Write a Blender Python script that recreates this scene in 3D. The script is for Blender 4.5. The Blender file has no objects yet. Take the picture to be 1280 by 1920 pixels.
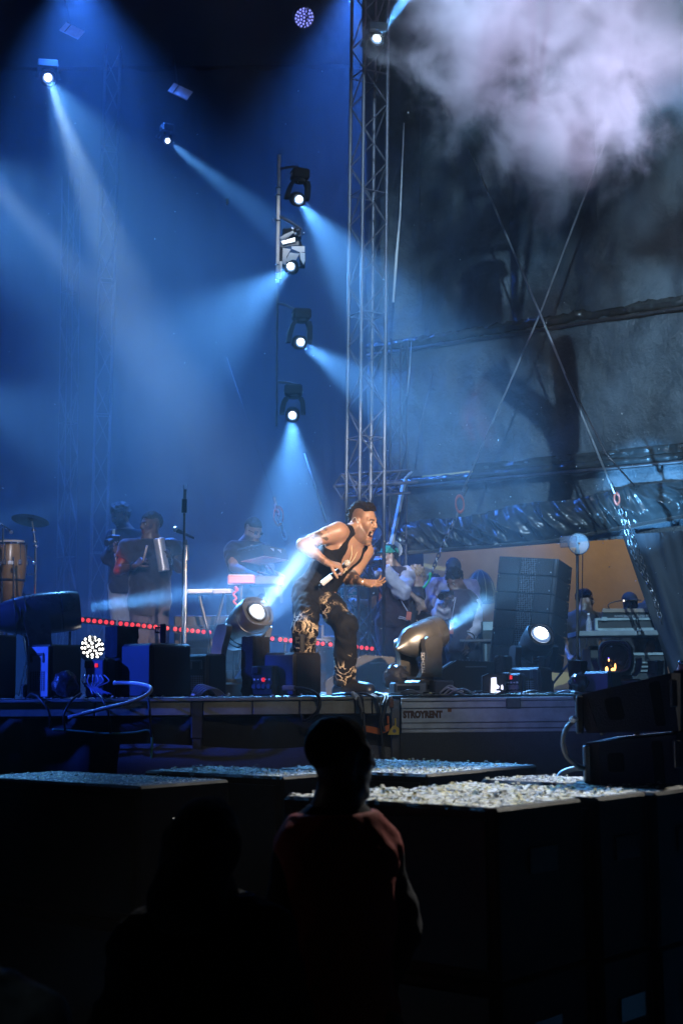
import bpy, math, random
import numpy as np
from mathutils import Vector, Matrix, noise as mnoise
random.seed(7); RNG = np.random.default_rng(11)
scene = bpy.context.scene; col = scene.collection
R = math.radians

# ------------------------------------------------------------------ camera
STAGE = 1.55                       # height of the stage floor above the ground
EYE = Vector((0.0, 0.0, STAGE + 0.055))
FPX = 50.0 / 24.0 * 1280.0         # focal length in pixels of a 1280 x 1920 picture
HORIZON = 1290.0
PITCH = math.atan((HORIZON - 960.0) / FPX); ROLL = R(-0.55)
cam_data = bpy.data.cameras.new('camera'); cam = bpy.data.objects.new('camera', cam_data); col.objects.link(cam)
cam_data.sensor_fit = 'HORIZONTAL'; cam_data.sensor_width = 24.0; cam_data.lens = 50.0
cam_data.clip_start = 0.05; cam_data.clip_end = 400.0
CAM_ROT = Matrix.Rotation(R(90) + PITCH, 3, 'X') @ Matrix.Rotation(ROLL, 3, 'Z')
cam.matrix_world = Matrix.Translation(EYE) @ CAM_ROT.to_4x4()
cam_data.dof.use_dof = True; cam_data.dof.focus_distance = 10.1; cam_data.dof.aperture_fstop = 3.2
scene.camera = cam

# ------------------------------------------------------------------ night sky, exposure
world = bpy.data.worlds.new('World'); scene.world = world; world.use_nodes = True
wn = world.node_tree.nodes; wl = world.node_tree.links; wn.clear()
wsky = wn.new('ShaderNodeTexSky'); wsky.sky_type = 'NISHITA'; wsky.sun_disc = False
wsky.sun_elevation = R(-6.0); wsky.sun_rotation = R(200.0)
wbg = wn.new('ShaderNodeBackground'); wbg.inputs['Strength'].default_value = 0.05
wout = wn.new('ShaderNodeOutputWorld')
wl.new(wsky.outputs[0], wbg.inputs[0]); wl.new(wbg.outputs[0], wout.inputs[0])
scene.view_settings.view_transform = 'Standard'; scene.view_settings.look = 'None'
scene.view_settings.exposure = 0.0; scene.view_settings.gamma = 1.0
scene.view_settings.use_curve_mapping = False
scene.cycles.use_denoising = True; scene.cycles.max_bounces = 6; scene.cycles.volume_bounces = 1
scene.cycles.diffuse_bounces = 2; scene.cycles.glossy_bounces = 2; scene.cycles.transmission_bounces = 6
scene.cycles.transparent_max_bounces = 8; scene.cycles.volume_step_rate = 1.0; scene.cycles.volume_max_steps = 256
scene.cycles.sample_clamp_indirect = 0.0; scene.cycles.caustics_reflective = False; scene.cycles.caustics_refractive = False

# ------------------------------------------------------------------ placing helpers
def ray(px, py):
    v = CAM_ROT @ Vector(((px - 640.0) / FPX, (960.0 - py) / FPX, -1.0))
    return v / v.y
def W(px, py, d):                  # the point at depth d (metres in front of the camera) seen at px, py
    return EYE + ray(px, py) * d
def F(px, d, z=STAGE):             # the point at height z, depth d, below/above px
    py = HORIZON
    for _ in range(6):
        p = W(px, py, d); py += (p.z - z) * FPX / d
    return Vector((p.x, d, z))
def S(d): return FPX / d           # pixels per metre at depth d

# ------------------------------------------------------------------ lamps
def spot(name, p, target, power, angle, color=(1, 1, 1), blend=0.5, size=0.05):
    l = bpy.data.lights.new(name, 'SPOT'); l.energy = power; l.color = color
    l.spot_size = R(angle); l.spot_blend = blend; l.shadow_soft_size = size
    o = bpy.data.objects.new(name, l); col.objects.link(o)
    o.location = p; o.rotation_euler = (Vector(target) - Vector(p)).to_track_quat('-Z', 'Y').to_euler()
    return o
BLUE = (0.03, 0.16, 0.85); SKYB = (0.11, 0.41, 1.0); DEEP = (0.02, 0.09, 1.0); ICE = (0.42, 0.70, 1.0)
WARM = (1.0, 0.74, 0.54)
HAZE_DENSITY = 0.0012; FOG_DENSITY = 0.0085
# lamps of the rig in view: lens pixel, depth, aim pixel and depth, power, cone, colour, blend
BEAMS = [
 ('beam_rig_left', (90, 146), 17.0, (400, 700), 12.0, 6765, 26, SKYB, 1.0),
 ('beam_rig_left_core', (90, 146), 17.0, (175, 380), 15.4, 19691, 10, ICE, 0.9),
 ('beam_rig_small', (313, 263), 17.0, (520, 425), 14.5, 17600, 7.0, SKYB, 0.7),
 ('beam_rig_top', (705, 75), 12.6, (765, -20), 12.3, 16000, 11.0, SKYB, 0.6),
 ('beam_pole_a', (562, 376), 13.0, (700, 560), 11.6, 9450, 24, SKYB, 0.8),
 ('beam_pole_b', (545, 501), 13.0, (330, 680), 10.6, 8160, 24, SKYB, 0.9),
 ('beam_pole_c', (564, 643), 13.0, (700, 735), 11.8, 9000, 20, SKYB, 0.8),
 ('beam_pole_d', (548, 781), 13.0, (546, 1010), 11.6, 9000, 30, SKYB, 0.8),
 ('beam_floor_main', (481, 1153), 9.78, (592, 1008), 9.46, 1500, 15, ICE, 0.75),
 ('beam_floor_left', (150, 1142), 9.98, (540, 1085), 10.7, 9000, 12, SKYB, 0.8),
 ('beam_floor_right', (836, 1178), 9.9, (915, 1125), 10.6, 6000, 13, (0.16, 0.5, 1.0), 0.9),
 ('beam_floor_far', (1010, 1190), 9.9, (1040, 1080), 10.1, 6000, 14, (0.16, 0.5, 1.0), 0.9),
 # lamps hung beyond the left edge of the picture
 ('beam_wing_a', (-120, 280), 15.5, (230, 520), 12.6, 5445, 30, SKYB, 1.0),
 ('beam_wing_b', (-110, 395), 15.5, (120, 520), 12.0, 4536, 20, SKYB, 0.9),
 ('beam_wing_c', (-130, 720), 14.5, (100, 800), 12.0, 4000, 18, SKYB, 0.9),
 ('beam_wing_d', (-200, 1010), 14.0, (400, 900), 16.0, 9000, 12, SKYB, 0.9),
]
for n, (px, py), d, (tx, ty), td, pw, ang, c, bl in BEAMS:
    a, b = W(px, py, d), W(tx, ty, td)
    spot(n, a + (b - a).normalized() * 0.05, b, pw, ang, c, bl, 0.04)
# washes on the roof grid (out of frame above) that colour the air over the stage
spot('wash_roof_a', (-3.2, 16.5, 10.4), (-2.4, 17.0, 1.5), 7800, 84, BLUE, 0.9, 0.15)
spot('wash_roof_b', (0.2, 17.0, 10.4), (-0.2, 17.4, 1.5), 6400, 84, BLUE, 0.9, 0.15)
spot('wash_roof_c', (-6.5, 17.5, 10.4), (-4.0, 17.0, 1.5), 6400, 84, BLUE, 0.9, 0.15)
# lamps and added fills out of frame, over the audience and at the sides
spot('follow_spot', (5.2, -5.0, 5.6), W(655, 1070, 10), 24000, 6.8, WARM, 0.6, 0.05)
FRONT_LAMP = Vector((0.6, -2.0, 9.6))
spot('front_spot', FRONT_LAMP, W(1150, 670, 14.6), 10500, 25, (0.44, 0.72, 1.0), 0.35, 0.02)
spot('back_white', (3.5, 11.5, 7.0), (0.35, 6.2, 1.2), 5000, 17, (1.0, 0.97, 0.88), 0.6, 0.1)
spot('back_singer', (-3.6, 13.4, 6.8), W(620, 1040, 10), 9000, 8, (0.42, 0.68, 1.0), 0.6, 0.08)
spot('blue_side', (-6.8, 8.2, 4.0), F(150, 9.6, 1.72), 3200, 14, DEEP, 0.7, 0.1)
spot('blue_right', (-1.0, 6.2, 2.6), F(1120, 9.6, 1.7), 110, 26, (0.12, 0.10, 1.0), 0.8, 0.1)
spot('edge_front', (2.6, 2.0, 4.5), F(930, 9.2, 1.45), 90, 13, (0.55, 0.72, 1.0), 0.8, 0.05)
spot('front_pole', (-1.6, -2.0, 9.6), W(530, 430, 13.0), 6500, 3.0, (0.92, 0.96, 1.0), 0.7, 0.03)
spot('pit_vest_fill', (-3.2, 4.9, 3.4), W(545, 1545, 4.6), 3.5, 13, (1.0, 0.9, 0.88), 0.8, 0.05)  # added fill for the left shoulder of the vest, no source known
spot('pit_low_fill', (-2.4, 1.6, 2.8), W(70, 1900, 3.3), 5, 12, (0.8, 0.92, 1.0), 0.8, 0.05)  # added fill to bring out the denim shoulder
spot('pit_hood_fill', (-2.6, 5.6, 3.6), W(385, 1540, 4.15), 5, 7, (0.7, 0.85, 1.0), 0.9, 0.05)  # added dim fill for the top of the hood
spot('pit_blue_fill', (-2.6, 3.0, 2.4), W(1165, 1360, 6.2), 40, 8.5, (0.14, 0.18, 1.0), 0.8, 0.1)  # added deep blue fill so the pit speaker sides show
spot('edge_left_fill', (0.6, 2.5, 4.6), F(620, 9.2, 1.47), 170, 22, (1.0, 0.93, 0.72), 0.9, 0.05)  # added fill standing in for follow spot spill on the edge beam
spot('band_fill', (-1.5, -3.0, 7.5), W(165, 1060, 13.0), 6000, 6.5, (0.85, 0.85, 1.0), 0.8, 0.05)  # added soft front fill on percussionist and conga
spot('tower_front', (-1.0, -2.5, 9.0), W(700, 890, 13.6), 14000, 3.6, (0.9, 0.96, 1.0), 0.8, 0.03)
spot('crew_fill', (2.2, -3.0, 7.5), W(785, 1115, 14.9), 1900, 5.6, (0.78, 0.70, 1.0), 0.8, 0.05)  # added lavender fill for the crew group
spot('keys_fill', (-1.0, -3.0, 7.0), W(470, 1040, 13.3), 3800, 2.4, (0.9, 0.85, 1.0), 0.8, 0.05)  # added fill to lift the keyboard player
spot('tent_lamp', (4.4, 17.2, 4.6), (3.4, 18.3, 2.4), 64, 150, (1.0, 0.72, 0.25), 0.8, 0.2)
spot('tent_lamp_far', (2.4, 17.4, 4.6), (2.0, 18.3, 2.4), 32, 150, (1.0, 0.72, 0.25), 0.8, 0.2)
spot('red_side', (-3.8, 12.4, 2.0), W(222, 1052, 13.3), 520, 7, (1.0, 0.03, 0.02), 0.5, 0.05)
spot('smoke_light', W(1750, 520, 9.2), W(1010, 40, 11.6), 2300, 34, (0.74, 0.66, 1.0), 0.9, 0.2)
spot('smoke_light_left', W(640, -360, 10.4), W(980, 120, 11.6), 430, 44, (0.50, 0.62, 1.0), 0.9, 0.2)

# ------------------------------------------------------------------ materials
MATS = {}
def mat(name, c=(0.5, 0.5, 0.5), rough=0.5, metal=0.0, var=0.25, scale=6.0, bump=0.0, bscale=60.0, emit=None, estr=0.0,
        alpha=1.0, spec=0.5, coat=0.0, trans=0.0, c2=None, sheen=0.0):
    if name in MATS: return MATS[name]
    m = bpy.data.materials.new(name); m.use_nodes = True; nt = m.node_tree; N = nt.nodes; L = nt.links
    b = N['Principled BSDF']
    b.inputs['Roughness'].default_value = rough; b.inputs['Metallic'].default_value = metal
    b.inputs['Specular IOR Level'].default_value = spec; b.inputs['Coat Weight'].default_value = coat
    b.inputs['Alpha'].default_value = alpha; b.inputs['Transmission Weight'].default_value = trans
    b.inputs['Sheen Weight'].default_value = sheen
    tc = N.new('ShaderNodeTexCoord')
    if var > 0 or c2:
        nz = N.new('ShaderNodeTexNoise'); nz.inputs['Scale'].default_value = scale; nz.inputs['Detail'].default_value = 6.0
        nz.inputs['Roughness'].default_value = 0.65
        rp = N.new('ShaderNodeValToRGB')
        k = c2 if c2 else tuple(max(0.0, x * (1.0 - var)) for x in c)
        rp.color_ramp.elements[0].position = 0.32; rp.color_ramp.elements[0].color = (*k, 1)
        rp.color_ramp.elements[1].position = 0.68; rp.color_ramp.elements[1].color = (*[x * (1 + var * 0.5) for x in c], 1)
        L.new(tc.outputs['Object'], nz.inputs['Vector']); L.new(nz.outputs['Fac'], rp.inputs['Fac']); L.new(rp.outputs['Color'], b.inputs['Base Color'])
        mr = N.new('ShaderNodeMapRange'); mr.inputs['To Min'].default_value = max(0.02, rough * 0.75); mr.inputs['To Max'].default_value = min(1.0, rough * 1.25)
        L.new(nz.outputs['Fac'], mr.inputs['Value']); L.new(mr.outputs['Result'], b.inputs['Roughness'])
    else:
        b.inputs['Base Color'].default_value = (*c, 1)
    if bump > 0:
        n2 = N.new('ShaderNodeTexNoise'); n2.inputs['Scale'].default_value = bscale; n2.inputs['Detail'].default_value = 4.0
        bp = N.new('ShaderNodeBump'); bp.inputs['Strength'].default_value = bump; bp.inputs['Distance'].default_value = 0.01
        L.new(tc.outputs['Object'], n2.inputs['Vector']); L.new(n2.outputs['Fac'], bp.inputs['Height']); L.new(bp.outputs['Normal'], b.inputs['Normal'])
    if emit:
        b.inputs['Emission Color'].default_value = (*emit, 1); b.inputs['Emission Strength'].default_value = estr; m.cycles.emission_sampling = 'NONE'
    MATS[name] = m; return m

M_BLACK = mat('black_powder_coat', (0.022, 0.022, 0.025), 0.42, bump=0.15, bscale=220)
M_BLACKP = mat('black_plastic', (0.018, 0.018, 0.02), 0.33, scale=14)
M_CASE = mat('black_painted_wood', (0.016, 0.016, 0.02), 0.55, bump=0.35, bscale=160)
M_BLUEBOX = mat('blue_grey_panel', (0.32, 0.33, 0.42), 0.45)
M_FOAM = mat('black_foam', (0.018, 0.018, 0.02), 0.95, bump=1.0, bscale=120)
M_CLOTH = mat('black_stage_cloth', (0.020, 0.021, 0.022), 0.95, bump=0.5, bscale=400, sheen=0.3)
M_FELT = mat('dark_felt', (0.035, 0.037, 0.038), 1.0, bump=0.9, bscale=260, sheen=0.6)
M_ALU = mat('aluminium', (0.62, 0.63, 0.66), 0.34, 1.0, var=0.2, scale=18)
M_ALUD = mat('weathered_aluminium', (0.42, 0.45, 0.48), 0.5, 0.65, var=0.35, scale=5, bump=0.1)
M_STEEL = mat('chromed_steel', (0.75, 0.76, 0.78), 0.18, 1.0, var=0.15)
M_DSTEEL = mat('dark_steel', (0.14, 0.14, 0.15), 0.38, 0.9, var=0.3)
M_GUN = mat('gunmetal_housing', (0.26, 0.25, 0.23), 0.34, 0.75, var=0.2, scale=9)
M_RUBBER = mat('cable_rubber', (0.02, 0.02, 0.022), 0.42)
M_WHITE = mat('white_plastic', (0.75, 0.75, 0.76), 0.4, var=0.1)
M_RED = mat('red_switch', (0.6, 0.02, 0.02), 0.35, emit=(1, 0.03, 0.03), estr=0.8)
M_LED = mat('red_led', (0.3, 0.02, 0.02), 0.35, var=0, emit=(1.0, 0.05, 0.06), estr=1.1)
M_LENS = mat('lit_lens', (0.8, 0.9, 1.0), 0.1, var=0, emit=(0.86, 0.95, 1.0), estr=14.0)
M_LENSB = mat('lit_lens_dim', (0.8, 0.9, 1.0), 0.1, var=0, emit=(0.65, 0.85, 1.0), estr=2.0)
M_LEDW = mat('white_led', (0.8, 0.8, 0.8), 0.2, var=0, emit=(1.0, 0.97, 0.9), estr=5.0)
M_LEDB = mat('violet_led', (0.5, 0.5, 0.9), 0.2, var=0, emit=(0.30, 0.33, 1.0), estr=1.3)
M_GLASS = mat('clear_plastic', (0.7, 0.75, 0.8), 0.12, var=0, alpha=0.25)
M_ORANGE = mat('orange_strap', (0.75, 0.17, 0.02), 0.6)
M_YELLOW = mat('yellow_bracket', (0.7, 0.5, 0.06), 0.5)
M_GREENC = mat('green_sling', (0.02, 0.45, 0.16), 0.6)
M_WOODD = mat('wood_shell', (0.34, 0.2, 0.09), 0.3, scale=3, coat=0.4)

# ------------------------------------------------------------------ mesh builder
class MB:
    def __init__(s): s.v = []; s.f = []
    def add(s, vs, fs):
        o = len(s.v); s.v.extend([Vector(p) for p in vs]); s.f.extend([tuple(i + o for i in f) for f in fs]); return s
    def box(s, c, size, rot=None, b=0.004):
        hx, hy, hz = [x / 2 for x in size]; b = min(b, hx * 0.45, hy * 0.45, hz * 0.45)
        M = rot if rot is not None else Matrix.Identity(3); c = Vector(c); vs = []; idx = {}
        for sx in (-1, 1):
            for sy in (-1, 1):
                for sz in (-1, 1):
                    for k in range(3):
                        p = [sx * hx, sy * hy, sz * hz]; sg = (sx, sy, sz)
                        for j in range(3):
                            if j != k: p[j] -= sg[j] * b
                        idx[(sx, sy, sz, k)] = len(vs); vs.append(c + M @ Vector(p))
        fs = []
        def quad(a, n):
            ctr = sum((vs[i] - c for i in a), Vector()) / len(a)
            nn = (vs[a[1]] - vs[a[0]]).cross(vs[a[2]] - vs[a[1]])
            fs.append(tuple(a) if nn.dot(ctr) > 0 else tuple(reversed(a)))
        for k in range(3):
            i, j = [q for q in range(3) if q != k]
            for sg in (-1, 1):
                a = []
                for (u, w) in ((-1, -1), (1, -1), (1, 1), (-1, 1)):
                    q = [0, 0, 0]; q[k] = sg; q[i] = u; q[j] = w; a.append(idx[(*q, k)])
                quad(a, None)
            for u in (-1, 1):
                for w in (-1, 1):
                    q1 = [0, 0, 0]; q1[i] = u; q1[j] = w; a = []
                    for (sk, kk) in ((-1, i), (-1, j), (1, j), (1, i)):
                        q = list(q1); q[k] = sk; a.append(idx[(*q, kk)])
                    quad(a, None)
        for sx in (-1, 1):
            for sy in (-1, 1):
                for sz in (-1, 1): quad([idx[(sx, sy, sz, k)] for k in range(3)], None)
        return s.add(vs, fs)
    def lathe(s, o, d, prof, n=20, up=None, sq=(1, 1), power=2.0, cap=True):
        o = Vector(o); d = Vector(d).normalized()
        u = Vector(up) if up is not None else (Vector((0, 0, 1)) if abs(d.z) < 0.9 else Vector((1, 0, 0)))
        x = u.cross(d).normalized(); y = d.cross(x).normalized(); vs = []; fs = []
        for (t, r) in prof:
            for k in range(n):
                a = 2 * math.pi * k / n; ca, sa = math.cos(a), math.sin(a)
                e = 2.0 / power
                cx = math.copysign(abs(ca) ** e, ca); cy = math.copysign(abs(sa) ** e, sa)
                vs.append(o + d * t + x * (cx * r * sq[0]) + y * (cy * r * sq[1]))
        m = len(prof)
        for i in range(m - 1):
            for k in range(n):
                k2 = (k + 1) % n
                fs.append((i * n + k, i * n + k2, (i + 1) * n + k2, (i + 1) * n + k))
        if cap:
            fs.append(tuple(reversed(range(n)))); fs.append(tuple((m - 1) * n + k for k in range(n)))
        return s.add(vs, fs)
    def cyl(s, a, b, r, n=12, r2=None):
        a, b = Vector(a), Vector(b); L = (b - a).length
        return s.lathe(a, b - a, [(0, r), (L, r if r2 is None else r2)], n)
    def ball(s, c, r, n=14, sc=(1, 1, 1)):
        c = Vector(c); m = max(5, n // 2); vs = []; fs = []
        for i in range(m + 1):
            t = math.pi * i / m
            for k in range(n):
                a = 2 * math.pi * k / n
                vs.append(c + Vector((math.sin(t) * math.cos(a) * r * sc[0], math.sin(t) * math.sin(a) * r * sc[1], math.cos(t) * r * sc[2])))
        for i in range(m):
            for k in range(n):
                k2 = (k + 1) % n; fs.append((i * n + k, (i + 1) * n + k, (i + 1) * n + k2, i * n + k2))
        return s.add(vs, fs)
    def tube(s, pts, r, n=8, smooth=0):
        P = [Vector(p) for p in pts]
        if smooth: P = spline(P, smooth)
        rings = []; vs = []; fs = []; up = None
        for i, p in enumerate(P):
            t = (P[min(i + 1, len(P) - 1)] - P[max(i - 1, 0)])
            t = t.normalized() if t.length > 1e-9 else Vector((0, 0, 1))
            if up is None: up = Vector((0, 0, 1)) if abs(t.z) < 0.9 else Vector((1, 0, 0))
            x = up.cross(t); x = x.normalized() if x.length > 1e-6 else Vector((1, 0, 0)); y = t.cross(x).normalized(); up = y
            rr = r[min(i, len(r) - 1)] if isinstance(r, (list, tuple)) else r
            for k in range(n):
                a = 2 * math.pi * k / n; vs.append(p + x * math.cos(a) * rr + y * math.sin(a) * rr)
        for i in range(len(P) - 1):
            for k in range(n):
                k2 = (k + 1) % n; fs.append((i * n + k, i * n + k2, (i + 1) * n + k2, (i + 1) * n + k))
        fs.append(tuple(reversed(range(n)))); fs.append(tuple((len(P) - 1) * n + k for k in range(n)))
        return s.add(vs, fs)
    def prism(s, poly, ext):           # planar polygon (list of points) pushed along ext
        e = Vector(ext); n = len(poly); P = [Vector(p) for p in poly]
        nn = Vector()
        for i in range(n): nn += P[i].cross(P[(i + 1) % n])
        if nn.dot(e) > 0: P.reverse()
        vs = P + [p + e for p in P]
        fs = [tuple(range(n)), tuple(reversed(range(n, 2 * n)))]
        for i in range(n):
            j = (i + 1) % n; fs.append((j, i, i + n, j + n))
        return s.add(vs, fs)
    def quad(s, a, b, c, d): return s.add([a, b, c, d], [(0, 1, 2, 3)])
    def grid(s, P):                    # P[i][j] points
        m, n = len(P), len(P[0]); vs = [p for row in P for p in row]
        return s.add(vs, [(i * n + j, i * n + j + 1, (i + 1) * n + j + 1, (i + 1) * n + j) for i in range(m - 1) for j in range(n - 1)])
    def torus(s, c, nrm, Rr, r, n=24, m=8, sc=(1, 1)):
        nrm = Vector(nrm).normalized(); u = Vector((0, 0, 1)) if abs(nrm.z) < 0.9 else Vector((1, 0, 0))
        x = u.cross(nrm).normalized(); y = nrm.cross(x); vs = []; fs = []; c = Vector(c)
        for i in range(n):
            a = 2 * math.pi * i / n; e = x * math.cos(a) * sc[0] + y * math.sin(a) * sc[1]
            for k in range(m):
                b = 2 * math.pi * k / m; vs.append(c + e * (Rr + r * math.cos(b)) + nrm * r * math.sin(b))
        for i in range(n):
            for k in range(m):
                fs.append((i * m + k, ((i + 1) % n) * m + k, ((i + 1) % n) * m + (k + 1) % m, i * m + (k + 1) % m))
        return s.add(vs, fs)
    def build(s, name, m, parent=None, sharp=35, **tags):
        off = wpos(parent) if parent is not None else Vector()
        me = bpy.data.meshes.new(name)
        me.from_pydata([tuple(p - off) for p in s.v], [], s.f)
        return link_mesh(name, me, m, parent, sharp, **tags)
WPOS = {}
def wpos(o): return WPOS.get(o.name, Vector())
def link_mesh(name, me, m, parent=None, sharp=35, **tags):
    me.polygons.foreach_set('use_smooth', [True] * len(me.polygons))
    if sharp: me.set_sharp_from_angle(angle=R(sharp))
    if m is not None: me.materials.append(m)
    o = bpy.data.objects.new(name, me); col.objects.link(o)
    if parent is not None: o.parent = parent; WPOS[o.name] = wpos(parent)
    for k, v in tags.items(): o[k] = v
    return o
def spline(P, k=6):
    out = []; n = len(P)
    for i in range(n - 1):
        a, b, c, d = P[max(i - 1, 0)], P[i], P[i + 1], P[min(i + 2, n - 1)]
        for j in range(k):
            t = j / k
            out.append(0.5 * ((2 * b) + (c - a) * t + (2 * a - 5 * b + 4 * c - d) * t * t + (3 * b - a - 3 * c + d) * t ** 3))
    out.append(P[-1]); return out
def thing(name, label, cat, loc, group=None):
    o = bpy.data.objects.new(name, None); col.objects.link(o); o.location = loc; o.empty_display_size = 0.1
    o['label'] = label; o['category'] = cat
    if group: o['group'] = group
    WPOS[o.name] = Vector(loc); return o
def tag(o, label, cat, group=None, kind=None):
    o['label'] = label; o['category'] = cat
    if group: o['group'] = group
    if kind: o['kind'] = kind
    return o
def structure(o): o['kind'] = 'structure'; return o
def copy_tree(o, parent=None):
    c = o.copy(); col.objects.link(c)
    if parent is not None: c.parent = parent
    for ch in list(o.children): copy_tree(ch, c)
    return c
def rotz(a): return Matrix.Rotation(a, 3, 'Z')
def text(name, body, size, loc, rot, m, parent, offset=0.0, extrude=0.001, align='LEFT', sx=1.0):
    cu = bpy.data.curves.new(name, 'FONT'); cu.body = body; cu.size = size; cu.offset = offset; cu.extrude = extrude; cu.align_x = align
    cu.resolution_u = 3; tmp = bpy.data.objects.new(name, cu); col.objects.link(tmp); bpy.context.view_layer.update()
    me = bpy.data.meshes.new_from_object(tmp.evaluated_get(bpy.context.evaluated_depsgraph_get())); bpy.data.objects.remove(tmp)
    me.materials.clear(); me.materials.append(m); o = bpy.data.objects.new(name, me); col.objects.link(o)
    M4 = Matrix.Translation(Vector(loc) - wpos(parent)) @ rot.to_4x4() @ Matrix.Diagonal((sx, 1, 1, 1))
    o.parent = parent; o.matrix_local = M4
    return o
FACE_CAM = Matrix.Rotation(R(90), 3, 'X')      # text standing up, read from the audience
# ================================================================== SETTING
def sheet(name, x0, x1, y0, y1, z, m, nx=2, ny=2):
    b = MB(); b.grid([[Vector((x0 + (x1 - x0) * i / (nx - 1), y0 + (y1 - y0) * j / (ny - 1), z)) for j in range(ny)] for i in range(nx)])
    return b.build(name, m)
M_GROUND = mat('trampled_asphalt', (0.035, 0.034, 0.033), 0.9, bump=0.6, bscale=30)
M_DECK = mat('stage_deck_plywood', (0.030, 0.028, 0.027), 0.38, bump=0.2, bscale=40, scale=4)
M_DRAPE = mat('black_drape', (0.012, 0.012, 0.016), 0.95, bump=0.3, bscale=30)
structure(sheet('ground', -19, 19, -9.5, 23.5, 0.0, M_GROUND))
STG_F = 9.25
b = MB(); b.box((0, STG_F + 6.4, STAGE - 0.05), (24, 12.6, 0.098), b=0.003); structure(b.build('stage_floor', M_DECK))
def pleated(name, a, c, z0, z1, m, amp=0.06, waves=40, n=220, seed=1):
    rg = random.Random(seed); a, c = Vector(a), Vector(c); e = (c - a).normalized(); nn = Vector((e.y, -e.x, 0)); P = []
    ph = [rg.uniform(0, 6.28) for _ in range(4)]
    for i in range(n):
        t = i / (n - 1); w = amp * (math.sin(t * waves * 6.28 + ph[0]) + 0.6 * math.sin(t * waves * 3.7 + ph[1]) + 0.4 * math.sin(t * waves * 11 + ph[2]))
        p = a.lerp(c, t) + nn * w; P.append([Vector((p.x, p.y, z)) for z in (z0, (z0 + z1) / 2, z1)])
    b = MB(); b.grid(P); return b.build(name, m, sharp=0)
o = pleated('back_drape', (-13, 21.6, 0), (13, 21.6, 0), 0.02, 11.4, M_DRAPE, 0.05, 30); tag(o, 'tall black pleated drape closing the back of the stage', 'drape')
o = pleated('side_drape', (-9.5, 21.0, 0), (-9.5, 9.6, 0), STAGE + 0.01, 11.4, M_DRAPE, 0.05, 16); tag(o, 'black drape hanging along the far left wing of the stage', 'drape')
b = MB(); b.box((0, 15.6, 11.62), (26, 12.4, 0.12)); structure(b.build('stage_roof', M_DRAPE))

# ------------------------------------------------------------------ stage edge: aluminium beams, legs, black cloth
edge = thing('stage_edge_beam', 'long weathered aluminium beam trimming the stage edge left of the gap', 'stage edge', (-2.5, STG_F, STAGE))
def xat(px, d=STG_F): return F(px, d).x
M_ALUW = mat('weathered_beige_aluminium', (0.34, 0.33, 0.30), 0.55, 0.35, var=0.4, scale=4, bump=0.2, bscale=25)
def beam_panel(parent, x0, x1, zt, zb, m, name='panel'):
    bb = MB(); bb.box(((x0 + x1) / 2, STG_F + 0.02, (zt + zb) / 2), (x1 - x0, 0.04, zt - zb), b=0.004)
    return bb.build(name, m, parent)
for (p0, p1) in ((-330, -12), (-8, 176), (179, 357), (381, 472), (474, 560), (562, 664), (666, 696), (698, 731)):
    x0, x1 = xat(p0), xat(p1)
    beam_panel(edge, x0, x1, STAGE - 0.022, STAGE - 0.112, M_ALUW)
bb = MB(); bb.box(((xat(-330) + xat(735)) / 2, STG_F + 0.01, STAGE - 0.012), (xat(735) - xat(-330), 0.06, 0.018), b=0.003); bb.build('top_lip', M_ALUW, edge)
bb = MB(); bb.box((xat(369), STG_F + 0.03, STAGE - 0.14), (0.075, 0.06, 0.24), b=0.005); bb.build('leg_socket', M_DSTEEL, edge)
bb = MB(); bb.box((xat(369), STG_F + 0.03, (STAGE - 0.26) / 2), (0.06, 0.06, STAGE - 0.262), b=0.005); bb.build('leg', M_DSTEEL, edge)
edge2 = thing('stage_edge_girder', 'deep aluminium girder stencilled STROYRENT along the stage edge on the right', 'stage edge', (1.0, STG_F, STAGE))
xr0, xr1 = xat(751), xat(1330)
for i, (zt, zb, dy) in enumerate(((0.0, 0.022, 0.0), (0.024, 0.066, 0.012), (0.069, 0.158, 0.0), (0.161, 0.196, 0.008), (0.198, 0.222, 0.0))):
    bb = MB(); bb.box(((xr0 + xr1) / 2, STG_F - 0.02 + dy, STAGE - 0.014 - (zt + zb) / 2), (xr1 - xr0, 0.05, zb - zt), b=0.003)
    bb.build('flange' if i in (0, 4) else 'web_panel', M_ALUD, edge2)
bb = MB(); bb.box((xat(960), STG_F - 0.048, STAGE - 0.052), (0.092, 0.03, 0.066), b=0.004); bb.build('locking_pocket', M_DSTEEL, edge2)
M_STENCIL = mat('stencil_paint', (0.10, 0.045, 0.025), 0.8, var=0.4, scale=20)
text('stencil_lettering', 'STROYRENT', 0.058, (xat(754.5), STG_F - 0.0465, STAGE - 0.139), FACE_CAM, M_STENCIL, edge2, offset=0.0045, extrude=0.0006, sx=0.77)
M_RUST = mat('rust_stain', (0.22, 0.09, 0.03), 0.85, var=0.5, scale=30)
bb = MB(); bb.box((xat(841), STG_F - 0.0462, STAGE - 0.094), (0.024, 0.002, 0.022), b=0.0005); bb.build('rust_patch', M_RUST, edge2)
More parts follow.
